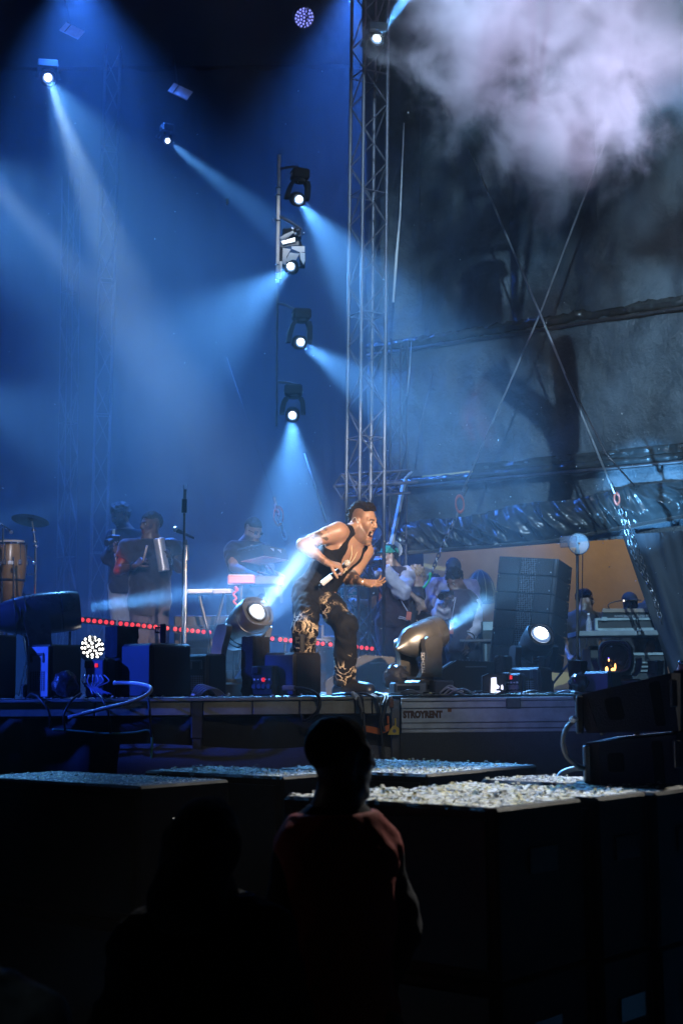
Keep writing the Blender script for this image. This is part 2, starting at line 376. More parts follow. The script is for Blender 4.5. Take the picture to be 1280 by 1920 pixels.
# corner post, ratchet strap and yellow bracket in the gap between the two beams
post = thing('corner_post', 'dark steel corner post between the two stage edge beams', 'post', (xat(741), STG_F + 0.05, 0))
bb = MB(); bb.box((xat(741), STG_F + 0.06, STAGE / 2 - 0.01), (0.06, 0.06, STAGE - 0.03), b=0.006); bb.build('upright', M_DSTEEL, post)
bb = MB(); bb.box((xat(733), STG_F - 0.012, STAGE - 0.045), (0.03, 0.03, 0.06), b=0.006); bb.build('end_cap', mat('rusty_steel', (0.25, 0.10, 0.04), 0.8, 0.2, var=0.5, scale=15), post)
strap = thing('ratchet_strap', 'orange ratchet strap pulled tight under the stage edge', 'strap', (xat(705), STG_F + 0.02, STAGE - 0.2))
bb = MB(); P = [W(x, y, STG_F + 0.03) for x, y in ((680, 1366), (695, 1368), (712, 1372), (722, 1368), (730, 1364))]
for i in range(4):
    a, c = P[i], P[i + 1]; h = Vector((0, 0, 0.02)); bb.add([a - h, c - h, c + h, a + h, a - h + Vector((0, .006, 0)), c - h + Vector((0, .006, 0)), c + h + Vector((0, .006, 0)), a + h + Vector((0, .006, 0))], [(0, 1, 2, 3), (7, 6, 5, 4), (0, 4, 5, 1), (3, 2, 6, 7)])
bb.build('webbing', M_ORANGE, strap)
bb = MB(); bb.box(W(727, 1350, STG_F + 0.02), (0.014, 0.012, 0.05)); bb.build('ratchet_handle', M_ORANGE, strap)
brk = thing('yellow_bracket', 'small yellow steel bracket clamped beside the orange strap', 'bracket', W(739, 1372, STG_F - 0.02))
bb = MB(); bb.prism([W(x, y, STG_F - 0.03) for x, y in ((727, 1378), (748, 1378), (748, 1366), (742, 1361), (737, 1361), (731, 1368))], (0, 0.03, 0)); bb.build('plate', M_YELLOW, brk)
bb = MB(); bb.cyl(W(741, 1361, STG_F - 0.015), W(741, 1347, STG_F - 0.015), 0.005); bb.build('pin', M_YELLOW, brk)
bb = MB(); bb.cyl(W(739, 1371, STG_F - 0.034), W(739, 1371, STG_F - 0.026), 0.012, 10); bb.build('bolt', M_DSTEEL, brk)
# black cloth hung under the stage
o = pleated('stage_skirt', (-7.0, STG_F + 0.12, 0), (xat(745), STG_F + 0.12, 0), 0.02, STAGE - 0.125, M_CLOTH, 0.02, 18, 160, 3); tag(o, 'black cloth skirt hung under the left part of the stage', 'stage skirt')
rg = random.Random(5); P = []
for i in range(90):
    t = i / 89; x = xat(748) + (7.0 - xat(748)) * t; col_ = []
    for j in range(14):
        s_ = j / 13; z = STAGE - 0.235 - s_ * (STAGE - 0.26)
        y = STG_F - 0.05 + 0.045 * math.sin(x * 2.1 + s_ * 2.2) * s_ + 0.03 * math.sin(x * 5.3 - s_ * 5) * s_ + 0.10 * math.exp(-((s_ - 0.12) / 0.07) ** 2) * math.sin(min(1, t * 3) * 1.57) * -1
        col_.append(Vector((x, y, z)))
    P.append(col_)
bb = MB(); bb.grid(P); o = bb.build('felt_skirt', M_FELT, sharp=0); tag(o, 'thick dark felt sagging under the STROYRENT girder', 'stage skirt')
rl = MB(); P = []
for i in range(40):
    t = i / 39; row = []
    for j in range(20):
        a = math.pi * (j / 19)
        y = STG_F + 0.02 - 0.16 * math.sin(a) * (0.9 + 0.1 * math.sin(t * 9)); zz = STAGE - 0.31 - (0.55 * j / 19) + 0.02 * math.sin(t * 7 + 1)
        drop = 0.05 * (1 - min(1.0, (1 - t) * 4.0)) ** 2
        row.append(Vector((xat(690) - 1.6 + (xat(740) - xat(690) + 1.6) * t, y + drop * 2, zz - drop)))
    P.append(row)
rl.grid(P); o = rl.build('rolled_felt', M_FELT, sharp=0); tag(o, 'rounded roll of dark felt under the stage below the hanging cables', 'felt roll')

# ------------------------------------------------------------------ subwoofer stacks in the pit, strewn with paper
M_SUB = mat('subwoofer_paint', (0.009, 0.009, 0.012), 0.75, bump=0.4, bscale=180)
M_TOPDUST = mat('dusty_subwoofer_top', (0.10, 0.10, 0.11), 0.7, scale=12)
SUB_TOP = EYE.z - 0.42
LA = Vector((-0.753, 0.658, 0)); LB = Vector((0.658, 0.753, 0))
def sub_corner(px, py):
    r = ray(px, py); return EYE + r * ((SUB_TOP - EYE.z) / r.z)
PAPER = [mat('white_paper', (0.66, 0.66, 0.62), 0.8, var=0.25), mat('cream_paper', (0.58, 0.52, 0.28), 0.8, var=0.2), mat('grey_wet_paper', (0.28, 0.29, 0.28), 0.7, var=0.3)]
def scraps(name, label, quad_fn, n, size, seed, cat='confetti', lift=0.0015, curl=0.07, bare=0.0):
    rg = np.random.default_rng(seed); vs = []; fs = []; mi = []
    for i in range(n):
        p = quad_fn(rg.random(), rg.random())
        if bare > 0 and mnoise.noise(Vector((p[0] * 5.5, p[1] * 5.5, seed))) + 0.5 * mnoise.noise(Vector((p[0] * 17, p[1] * 17, seed))) < rg.uniform(-0.9, bare - 0.35): continue
        s_ = size * rg.uniform(0.5, 1.5); a = rg.uniform(0, 6.28); tl = rg.normal(0, curl); h = lift + abs(rg.normal(0, 0.5)) * s_ * (0.45 if i % 12 == 0 else 0.07)
        ex = Vector((math.cos(a), math.sin(a), 0)); ey = Vector((-math.sin(a) * math.cos(tl), math.cos(a) * math.cos(tl), math.sin(tl))); up = Vector((0, 0, 1))
        k = len(vs); w = rg.uniform(0.3, 0.8)
        hh = abs(math.sin(tl)) * s_ * w * 0.5 + h
        c = Vector(p) + up * hh
        cu = s_ * rg.uniform(0.0, 0.5 if i % 12 == 0 else 0.09)
        for (u, v, q) in ((-.5, -.5, 0), (0, -.5, 1), (.5, -.5, 0.2), (.5, .5, 0), (0, .5, 1), (-.5, .5, .3)):
            vs.append(tuple(c + ex * (u * s_) + ey * (v * s_ * w) + up * (cu * q)))
        fs += [(k, k + 1, k + 4, k + 5), (k + 1, k + 2, k + 3, k + 4)]; m_ = int(rg.choice([0, 0, 0, 1, 1, 2])); mi += [m_, m_]
    me = bpy.data.meshes.new(name); me.from_pydata(vs, [], fs)
    for m_ in PAPER: me.materials.append(m_)
    me.polygons.foreach_set('material_index', mi)
    o = bpy.data.objects.new(name, me); col.objects.link(o); o['kind'] = 'stuff'; o['label'] = label; o['category'] = cat
    return o
def sub_stack(px, py, la, lb, where, n, seed, paper=True, size=0.035):
    c = sub_corner(px, py); mid = c + LA * la / 2 + LB * lb / 2; mid.z = 0; ang = math.atan2(LA.y, LA.x); M = rotz(ang)
    for lev, (z0, z1) in enumerate(((0.0, 0.59), (0.595, SUB_TOP))):
        t = thing('subwoofer', ('upper' if lev else 'lower') + ' black subwoofer of the stack ' + where, 'subwoofer', (mid.x, mid.y, z0), 'subwoofers stacked in the pit')
        bb = MB(); bb.box((mid.x, mid.y, (z0 + z1) / 2), (la, lb, z1 - z0), M, 0.012); bb.build('cabinet', M_SUB, t)
        bb = MB()
        bb.box(mid - LB * (lb / 2 + 0.006) + Vector((0, 0, (z0 + z1) / 2)), (la - 0.08, 0.012, z1 - z0 - 0.08), M, 0.003); bb.build('grille', M_BLACKP, t)
        bb = MB(); e = -LA * (la / 2 + 0.004)
        bb.box(mid + e + Vector((0, 0, (z0 + z1) / 2 + 0.1)), (0.008, 0.18, 0.09), M, 0.003); bb.build('handle', M_BLACKP, t)
    bb = MB()
    if paper:
        scraps('confetti', 'torn white and cream paper strewn over the subwoofer ' + where,
               lambda u, v: Vector((c.x, c.y, SUB_TOP)) + LA * la * (0.03 + 0.94 * u) + LB * lb * (0.02 + 0.96 * v), int(n * 3.6), size * 0.48, seed, bare=0.6)
    return c
sub_stack(930, 1517, 1.02, 0.56, 'nearest the standing man on his right', 1500, 1, size=0.045)
sub_stack(1120, 1497, 0.92, 0.40, 'in front of the tilted loudspeakers', 1000, 2, size=0.042)
sub_stack(1228, 1487, 0.52, 0.50, 'that carries the tilted loudspeakers', 60, 3)
sub_stack(1095, 1471, 0.55, 0.40, 'behind the white cables', 220, 4)
sub_stack(530, 1457.5, 1.0, 0.45, 'left of the standing man', 900, 5)
sub_stack(800, 1453, 1.0, 0.50, 'behind the head of the standing man', 900, 6)
sub_stack(905, 1443, 1.15, 0.50, 'farthest back below the felt skirt', 700, 7)
sub_stack(262, 1475, 1.30, 0.55, 'at the left edge of the pit', 620, 8, size=0.024)

# ------------------------------------------------------------------ tarpaulin wall on the right
WALL0 = Vector((0.6, 16.0, 0)); WE = Vector((0.852, -0.523, 0)); WN = Vector((-0.523, -0.852, 0))
def wallp(t, z, off=0.0): return WALL0 + WE * t + WN * off + Vector((0, 0, z))
def wall_t(px, py):                # where the ray through px, py meets the wall: (t, z)
    r = ray(px, py); k = (WALL0 - EYE).dot(WN) / r.dot(WN); p = EYE + r * k
    return (p - WALL0).dot(WE), p.z
m = bpy.data.materials.new('tarpaulin'); m.use_nodes = True; nt = m.node_tree; N = nt.nodes; L = nt.links; bs = N['Principled BSDF']
tc = N.new('ShaderNodeTexCoord'); nz = N.new('ShaderNodeTexNoise'); nz.inputs['Scale'].default_value = 2.2; nz.inputs['Detail'].default_value = 8
rp = N.new('ShaderNodeValToRGB'); rp.color_ramp.elements[0].color = (0.030, 0.044, 0.054, 1); rp.color_ramp.elements[1].color = (0.10, 0.135, 0.165, 1)
rp.color_ramp.elements[0].position = 0.3; rp.color_ramp.elements[1].position = 0.75
L.new(tc.outputs['Object'], nz.inputs['Vector']); L.new(nz.outputs['Fac'], rp.inputs['Fac']); L.new(rp.outputs['Color'], bs.inputs['Base Color'])
n2 = N.new('ShaderNodeTexNoise'); n2.inputs['Scale'].default_value = 3.6; n2.inputs['Detail'].default_value = 10; n2.inputs['Roughness'].default_value = 0.68; n2.inputs['Distortion'].default_value = 0.1
mp = N.new('ShaderNodeMapping'); mp.inputs['Scale'].default_value = (1.2, 1.2, 1.0)
bp = N.new('ShaderNodeBump'); bp.inputs['Strength'].default_value = 0.8; bp.inputs['Distance'].default_value = 0.055
L.new(tc.outputs['Object'], mp.inputs['Vector']); L.new(mp.outputs[0], n2.inputs['Vector']); L.new(n2.outputs['Fac'], bp.inputs['Height']); L.new(bp.outputs[0], bs.inputs['Normal'])
bs.inputs['Roughness'].default_value = 0.38; M_TARP = m
M_PVC = mat('glossy_black_pvc', (0.035, 0.042, 0.045), 0.24, bump=0.25, bscale=18, scale=3)
tarp = thing('tarpaulin_wall', 'tall dark green tarpaulin wall closing the right side of the stage', 'tarpaulin', WALL0 + Vector((0, 0, STAGE)))
def fbm(x, y, z=0.0): return mnoise.fractal(Vector((x, y, z)), 1.0, 2.0, 5)
def tarp_sheet(name, t0, t1, z0, z1, amp, nt_, nz_, fx, fz, seed, m, off=0.0, belly=0.0, slope=0.0):
    P = []
    for i in range(nt_):
        t = t0 + (t1 - t0) * i / (nt_ - 1); row = []
        for j in range(nz_):
            s_ = j / (nz_ - 1); z = z0 + (z1 - z0) * s_
            d = off + amp * fbm(t * fx + z * slope, z * fz, seed) + belly * math.sin(math.pi * s_)
            row.append(wallp(t, z, d))
        P.append(row)
    bb = MB(); bb.grid(P); return bb.build(name, m, tarp, sharp=0)
z_r1 = EYE.z + 3.9; z_r2 = EYE.z + 2.345
tarp_sheet('sheet', -0.32, 1.52, z_r1 + 0.02, 11.2, 0.09, 60, 90, 1.2, 0.7, 1.0, M_TARP)
tarp_sheet('sheet', 1.50, 6.2, z_r1 + 0.02, 11.2, 0.12, 110, 110, 1.3, 0.9, 7.0, M_TARP, 0.012)
tarp_sheet('sheet', -0.32, 1.72, z_r2 + 0.02, z_r1 - 0.02, 0.05, 60, 50, 1.0, 0.8, 3.0, M_TARP, 0, 0.05)
tarp_sheet('sheet', 1.70, 6.2, z_r2 + 0.02, z_r1 - 0.02, 0.06, 100, 50, 1.1, 1.0, 4.0, M_TARP, 0.012, 0.05)
tarp_sheet('lower_sheet', -0.32, 6.2, EYE.z + 1.5, z_r2 - 0.02, 0.05, 140, 30, 1.8, 0.6, 9.0, M_TARP, -0.03, -0.06)
def crumple(name, t0, t1, z, r, seed, m, amp=0.5):
    P = []; n = int((t1 - t0) * 60)
    for i in range(n):
        t = t0 + (t1 - t0) * i / (n - 1); row = []
        for k in range(11):
            a = 2 * math.pi * k / 10
            rr = r * (1 + amp * fbm(t * 9, math.cos(a) * 1.5 + seed, math.sin(a) * 1.5))
            row.append(wallp(t, z + math.sin(a) * rr, 0.03 + math.cos(a) * rr))
        P.append(row)
    bb = MB(); bb.grid(P); return bb.build(name, m, tarp, sharp=0)
crumple('rail_sleeve', -0.3, 6.2, z_r1, 0.055, 2.0, M_PVC, 0.55)
crumple('rail_sleeve', -0.3, 6.2, z_r2 - 0.05, 0.04, 5.0, M_PVC, 0.35)
bb = MB(); bb.cyl(wallp(-0.3, z_r1 - 0.085, 0.06), wallp(6.2, z_r1 - 0.085, 0.06), 0.022, 10); bb.build('rail_pipe', M_DSTEEL, tarp)
bb = MB(); bb.cyl(wallp(-0.3, z_r2 - 0.11, 0.06), wallp(6.2, z_r2 - 0.11, 0.06), 0.022, 10); bb.build('rail_pipe', M_DSTEEL, tarp)
# puckered hem just above the lower rail
def puckers(name, t0, t1, ztop, zbot, amp, freq, slant, seed, m, off, n_t, n_z, sag=lambda t: 0.0, grow=0.0):
    P = []
    for i in range(n_t):
        t = t0 + (t1 - t0) * i / (n_t - 1); row = []
        for j in range(n_z):
            s_ = j / (n_z - 1); zt, zb = ztop(t), zbot(t); z = zt + (zb - zt) * s_
            q = t * freq + slant * s_ + 0.7 * mnoise.noise(Vector((t * 2.0, s_ * 1.5, seed)))
            rdg = 1.0 - abs(2.0 * (q - math.floor(q)) - 1.0); rdg = rdg ** 2.0
            q2 = t * freq * 2.3 + slant * 1.6 * s_ + 3 * mnoise.noise(Vector((t * 1.1, s_, seed + 4)))
            rd2 = 1.0 - abs(2.0 * (q2 - math.floor(q2)) - 1.0)
            var = 0.35 + 0.65 * abs(mnoise.noise(Vector((t * 1.3, 0, seed + 9)))) * 2
            env = math.sin(math.pi * min(1.0, 0.08 + s_ * 0.92)) ** 0.6
            d = off + grow * math.sin(math.pi * s_) + amp * var * env * (rdg + 0.35 * rd2 - 0.6) + 0.03 * fbm(t * 3, s_ * 2, seed)
            row.append(wallp(t, z - sag(t), d))
        P.append(row)
    bb = MB(); bb.grid(P); return bb.build(name, m, tarp, sharp=0)
puckers('puckered_hem', 1.0, 6.2, lambda t: z_r2 + 0.085, lambda t: z_r2 - 0.02, 0.03, 5.5, 0.8, 3, M_PVC, 0.03, 300, 7)
def sk_top(t): return EYE.z + 1.80 + 0.075 * t + 0.02 * math.sin(t * 5)
def sk_bot(t): return EYE.z + 1.50 + 0.012 * t + (0.10 * max(0, t - 1.9) if t > 1.9 else 0)
puckers('gathered_skirt', 0.12, 6.2, sk_top, sk_bot, 0.15, 4.3, -1.5, 11, M_PVC, 0.07, 560, 30, grow=0.10)
bb = MB(); bb.tube([wallp(t, sk_bot(t) - 0.012, 0.07) for t in [0.12 + i * 0.12 for i in range(50)]], 0.022, 8); bb.build('bottom_hem', M_CLOTH, tarp)
# seams
for tt in (0.42, 1.52, 2.55, 3.6):
    bb = MB(); bb.tube([wallp(tt + 0.01 * math.sin(z), z, 0.035 + 0.03 * math.sin(z * 2)) for z in np.linspace(z_r2 + 0.05, 11, 40)], 0.006, 5); bb.build('seam', M_TARP, tarp)
# the loose flap at the far right
M_FLAP = mat('grey_canvas_flap', (0.032, 0.040, 0.052), 0.8, bump=0.3, bscale=30, scale=2)
P = []
for i in range(26):
    s_ = i / 25; row = []
    yl = 1003 + (1275 - 1003) * s_; xl = 1166 + 94 * s_
    for j in range(24):
        q = j / 23; x = xl + (1420 - xl) * q
        dd = 14.15 - 0.5 * q + 0.10 * math.sin(q * 17 + s_ * 2.5) * (0.4 + s_) + 0.05 * math.sin(q * 37 - s_ * 4)
        row.append(W(x, yl - 18 * q * (1 - s_), dd))
    P.append(row)
bb = MB(); bb.grid(P); o = bb.build('canvas_flap', M_FLAP, sharp=0); tag(o, 'grey canvas flap hanging slantwise below the tarpaulin at the far right', 'canvas flap')
# tan tent wall behind
M_TENT = mat('tan_tent_canvas', (0.50, 0.34, 0.11), 0.9, bump=0.25, bscale=12, scale=1.6, var=0.18)
o = pleated('tent_wall', (1.05, 18.3, 0), (9.5, 18.3, 0), STAGE + 0.01, 5.6, M_TENT, 0.03, 5, 160, 8); tag(o, 'tan canvas tent wall lit warm behind the loudspeaker stack', 'tent wall')

# ------------------------------------------------------------------ trusses and rigging
ROD = {}
def rod(name, a, c, r, m, parent, n=8):
    k = (m.name, n)
    if k not in ROD:
        q = MB(); q.lathe((0, 0, 0), (0, 0, 1), [(0, 1), (1, 1)], n); tmp = q.build('rod', m); ROD[k] = tmp.data; bpy.data.objects.remove(tmp)
    a, c = Vector(a), Vector(c); o = bpy.data.objects.new(name, ROD[k]); col.objects.link(o)
    o.parent = parent; o.matrix_local = Matrix.Translation(a - wpos(parent)) @ (c - a).to_track_quat('Z', 'Y').to_matrix().to_4x4() @ Matrix.Diagonal((r, r, (c - a).length, 1))
    return o
def truss(name, label, base, top, side, cell, ang, m, r=0.024, group=None, cross=True):
    base, top = Vector(base), Vector(top); ax = (top - base).normalized(); L_ = (top - base).length
    ref = Vector((1, 0, 0)) if abs(ax.x) < 0.9 else Vector((0, 1, 0))
    y = ax.cross(ref).normalized(); x = y.cross(ax); q = Matrix.Rotation(ang, 3, ax); x, y = q @ x, q @ y
    t = thing(name, label, 'truss', base, group); h = side / 2
    cs = [x * h + y * h, x * -h + y * h, x * -h - y * h, x * h - y * h]
    for c in cs: rod('chord', base + c, top + c, r, m, t, 10)
    n = int(L_ / cell)
    for f in range(4):
        a, c = cs[f], cs[(f + 1) % 4]
        for i in range(n):
            z0, z1 = i * cell, (i + 1) * cell
            if (i + f) % 2: a2, c2 = c, a
            else: a2, c2 = a, c
            rod('brace', base + a2 + ax * z0, base + c2 + ax * z1, r * 0.42, m, t, 6)
            if i % 4 == 0: rod('rung', base + a + ax * z0, base + c + ax * z0, r * 0.42, m, t, 6)
    return t
M_TRUSS = mat('truss_aluminium', (0.12, 0.12, 0.15), 0.5, 0.35, var=0.25, scale=8)
tb = F(681, 13.3)
truss('truss_tower', 'tall aluminium truss tower rising behind the singer', tb, W(694, -60, 13.3), 0.262, 0.30, R(28), M_TRUSS, 0.017)
truss('truss_tower', 'thin dark truss leg beside the tarpaulin behind the main tower', F(737, 15.7), W(742, 640, 15.7), 0.2, 0.3, R(20), mat('dull_dark_steel', (0.05, 0.05, 0.06), 0.6, 0.3), 0.012)
truss('horizontal_truss', 'short bright horizontal truss bolted to the tower behind the singer', W(640, 912, 13.9), W(768, 903, 14.5), 0.16, 0.2, R(45), M_TRUSS, 0.016)
truss('rear_truss_leg', 'faint rear truss leg at the back left of the stage', F(178, 20.2), W(212, 90, 20.2), 0.22, 0.5, R(15), M_DSTEEL, 0.012)
truss('rear_truss_leg', 'fainter rear truss leg nearest the left edge of the picture', F(122, 20.8), W(134, 330, 20.8), 0.2, 0.5, R(40), M_DSTEEL, 0.009)
# unseen blockers added out of frame so front_spot throws lamp shadows on the tarpaulin
def front_pos(px, py, k=0.46):
    t_, z_ = wall_t(px, py); return FRONT_LAMP.lerp(wallp(t_, z_), k)
fr_ = thing('shadow_bar_blocker', 'unseen bar and can shape added to cast shadows on the tarpaulin', 'shadow blocker', front_pos(966, 640))
bb = MB(); bb.tube([front_pos(966, 200), front_pos(964, 660)], 0.020, 8); bb.build('bar', M_DSTEEL, fr_)
bb = MB(); bb.tube([front_pos(1008, 330), front_pos(968, 640)], 0.014, 8); bb.build('brace', M_DSTEEL, fr_)
for (x, y, hgt) in ((905, 495, 1), (915, 385, 0)):
    bb = MB(); bb.tube([front_pos(965, y - 28), front_pos(x, y - 22), front_pos(x - 40, y - 20)], 0.018, 8); bb.build('blocker_arm', M_DSTEEL, fr_)
    c = front_pos(x - 2, y + 70 * hgt); e = front_pos(x + 3, y + 8)
    bb = MB(); bb.lathe(e, (c - e) if hgt else (front_pos(x + 25, y + 25) - e), [(0, 0.10), (0.06, 0.13), (0.07, 0.09), (0.30 if hgt else 0.12, 0.12)], 16); bb.build('can_blocker', M_BLACK, fr_)
yk = thing('yoke_blocker', 'unseen curved shape added to cast a yoke shadow on the tarpaulin', 'lamp', front_pos(1050, 900))  # second added blocker, curved for the lower shadow
bb = MB(); bb.tube([front_pos(x, y) for x, y in ((925, 690), (965, 740), (1010, 775), (1040, 805), (1056, 860), (1050, 930))], [0.07, 0.07, 0.05, 0.055, 0.07, 0.06], 10, 4); bb.build('arm', M_BLACK, yk)
bb = MB(); bb.tube([front_pos(x, y) for x, y in ((1050, 640), (1062, 740), (1064, 850))], [0.05, 0.06, 0.06], 10, 4); bb.build('post', M_BLACK, yk)
# props of the side wall by the tower
t = thing('wall_strut', 'flat grey metal strut leaning beside the truss tower', 'strut', W(735, 1030, 15.2))
bb = MB(); a, c = W(732, 1030, 15.2), W(758, 900, 15.5); bb.tube([a, c], 0.03, 6); bb.build('upper_bar', M_ALUD, t)
bb = MB(); bb.tube([W(758, 898, 15.5), W(772, 884, 15.5)], 0.014, 8); bb.build('stub', M_ALUD, t)

# ------------------------------------------------------------------ air
hb = MB(); hb.box((0, 7.2, 5.9), (39.4, 35.0, 13.8), b=0.001)
m = bpy.data.materials.new('haze_air'); m.use_nodes = True; nt = m.node_tree; nt.nodes.clear()
vo = nt.nodes.new('ShaderNodeVolumePrincipled'); vo.inputs['Color'].default_value = (0.95, 0.97, 1.0, 1); vo.inputs['Density'].default_value = HAZE_DENSITY
vo.inputs['Anisotropy'].default_value = 0.2; oo = nt.nodes.new('ShaderNodeOutputMaterial'); nt.links.new(vo.outputs[0], oo.inputs['Volume'])
hz = hb.build('haze', m); hz['kind'] = 'stuff'; hz['label'] = 'thin stage haze filling the air over stage and pit'; hz['category'] = 'haze'
fb = MB(); fb.box((-4.0, 15.05, 6.3), (10.8, 12.7, 10.4), b=0.001); mf = m.copy(); mf.name = 'stage_fog_air'; mf.node_tree.nodes['Principled Volume'].inputs['Density'].default_value = FOG_DENSITY
mf.node_tree.nodes['Principled Volume'].inputs['Anisotropy'].default_value = 0.25
fg = fb.build('stage_fog', mf); fg['kind'] = 'stuff'; fg['label'] = 'fog hanging over the stage in which the lamp beams show'; fg['category'] = 'fog'
def smoke(name, label, centre, half, blobs, dens, nscale, seed, color=(0.93, 0.93, 0.96), thr=0.0, contrast=1.0, step=None):
    m = bpy.data.materials.new(name + '_volume'); m.use_nodes = True; nt = m.node_tree; N = nt.nodes; L = nt.links; N.clear()
    tc = N.new('ShaderNodeTexCoord'); out = N.new('ShaderNodeOutputMaterial'); v = N.new('ShaderNodeVolumePrincipled')
    v.inputs['Color'].default_value = (*color, 1); v.inputs['Anisotropy'].default_value = 0.1
    def math_(op, a, b_=None, c_=None):
        n = N.new('ShaderNodeMath'); n.operation = op
        for i, q in enumerate((a, b_, c_)):
            if q is None: continue
            if isinstance(q, (int, float)): n.inputs[i].default_value = q
            else: L.new(q, n.inputs[i])
        return n.outputs[0]
    nz = N.new('ShaderNodeTexNoise'); nz.inputs['Scale'].default_value = nscale; nz.inputs['Detail'].default_value = 7; nz.inputs['Roughness'].default_value = 0.64; nz.inputs['Distortion'].default_value = 0.7
    mp = N.new('ShaderNodeMapping'); mp.inputs['Location'].default_value = (seed, seed * 1.7, seed * 0.3); L.new(tc.outputs['Object'], mp.inputs['Vector']); L.new(mp.outputs[0], nz.inputs['Vector'])
    acc = None
    for (bx, by, bz, br) in blobs:
        vd = N.new('ShaderNodeVectorMath'); vd.operation = 'DISTANCE'; vd.inputs[1].default_value = (bx, by, bz); L.new(tc.outputs['Object'], vd.inputs[0])
        f = math_('SUBTRACT', 1.0, math_('DIVIDE', vd.outputs['Value'], br))
        acc = f if acc is None else math_('SMOOTH_MAX', acc, f, 0.25)
    nn = math_('MULTIPLY', math_('SUBTRACT', nz.outputs['Fac'], 0.5), 2.6 * contrast)
    d = math_('MAXIMUM', math_('SUBTRACT', math_('ADD', math_('MULTIPLY', acc, 1.05), nn), thr), 0.0)
    d = math_('MINIMUM', math_('POWER', d, 1.4), 1.6)
    L.new(math_('MULTIPLY', d, dens), v.inputs['Density']); L.new(v.outputs[0], out.inputs['Volume'])
    bb = MB(); bb.box((0, 0, 0), [2 * h for h in half], b=0.001)
    o = bb.build(name, m); o.location = centre; o['kind'] = 'stuff'; o['label'] = label; o['category'] = 'smoke'
    return o
sc_ = W(1010, 120, 11.6)
smoke('smoke_cloud', 'billowing lavender smoke cloud in front of the tarpaulin', sc_, (1.85, 0.8, 1.6),
      [(0.05, 0, 0.75, 1.15), (-0.40, 0, 0.35, 0.85), (0.50, 0, 0.25, 0.85), (0.05, 0, -0.35, 0.72), (0.95, 0, 0.55, 0.8), (-0.75, 0, 0.95, 0.7), (0.12, 0, -0.75, 0.55), (0.62, 0, -0.45, 0.55), (0.02, 0, -1.05, 0.36), (1.2, 0, 0.0, 0.5), (-0.55, 0, -0.1, 0.5)], 3.0, 2.0, 3.0, thr=0.04, contrast=1.7)
smoke('smoke_puff', 'thin pale smoke wisp beside the violet lamp', W(625, 60, 13.2), (0.42, 0.35, 0.6),
      [(0.0, 0, 0.1, 0.42), (0.08, 0, -0.25, 0.28)], 1.1, 4.0, 9.0, thr=0.25)

def drift(label, a_, c_, r_, dens, over):
    a_, c_ = Vector(a_), Vector(c_); d_ = (c_ - a_).normalized(); L_ = (c_ - a_).length
    bb = MB(); bb.lathe((a_ + c_) / 2, d_, [((L_ / 2 + over) * math.sin(q), r_ * max(0.01, math.cos(q))) for q in np.linspace(-1.57, 1.57, 17)], 24, cap=False)
    mm = mf.copy(); mm.name = 'fog_drift_air'; mm.node_tree.nodes['Principled Volume'].inputs['Density'].default_value = dens
    o = bb.build('fog_drift', mm); o['kind'] = 'stuff'; o['label'] = label; o['category'] = 'fog'
drift('denser drift of fog in the beam between the bright lamp and the singer', W(466, 1170, 9.84), W(588, 1016, 9.47), 0.16, 0.32, 0.06)
drift('denser fog where the top lamp of the tower shoots into the smoke', W(708, 70, 12.57), W(765, -20, 12.3), 0.16, 0.16, 0.1)
drift('soft drift of fog in the low beam crossing before the percussionist', W(140, 1141, 9.98), W(540, 1086, 10.7), 0.36, 0.05, 0.35)
drift('faint drift of fog in the short beam of the gunmetal lamp', W(820, 1186, 9.92), W(905, 1131, 10.5), 0.2, 0.10, 0.1)
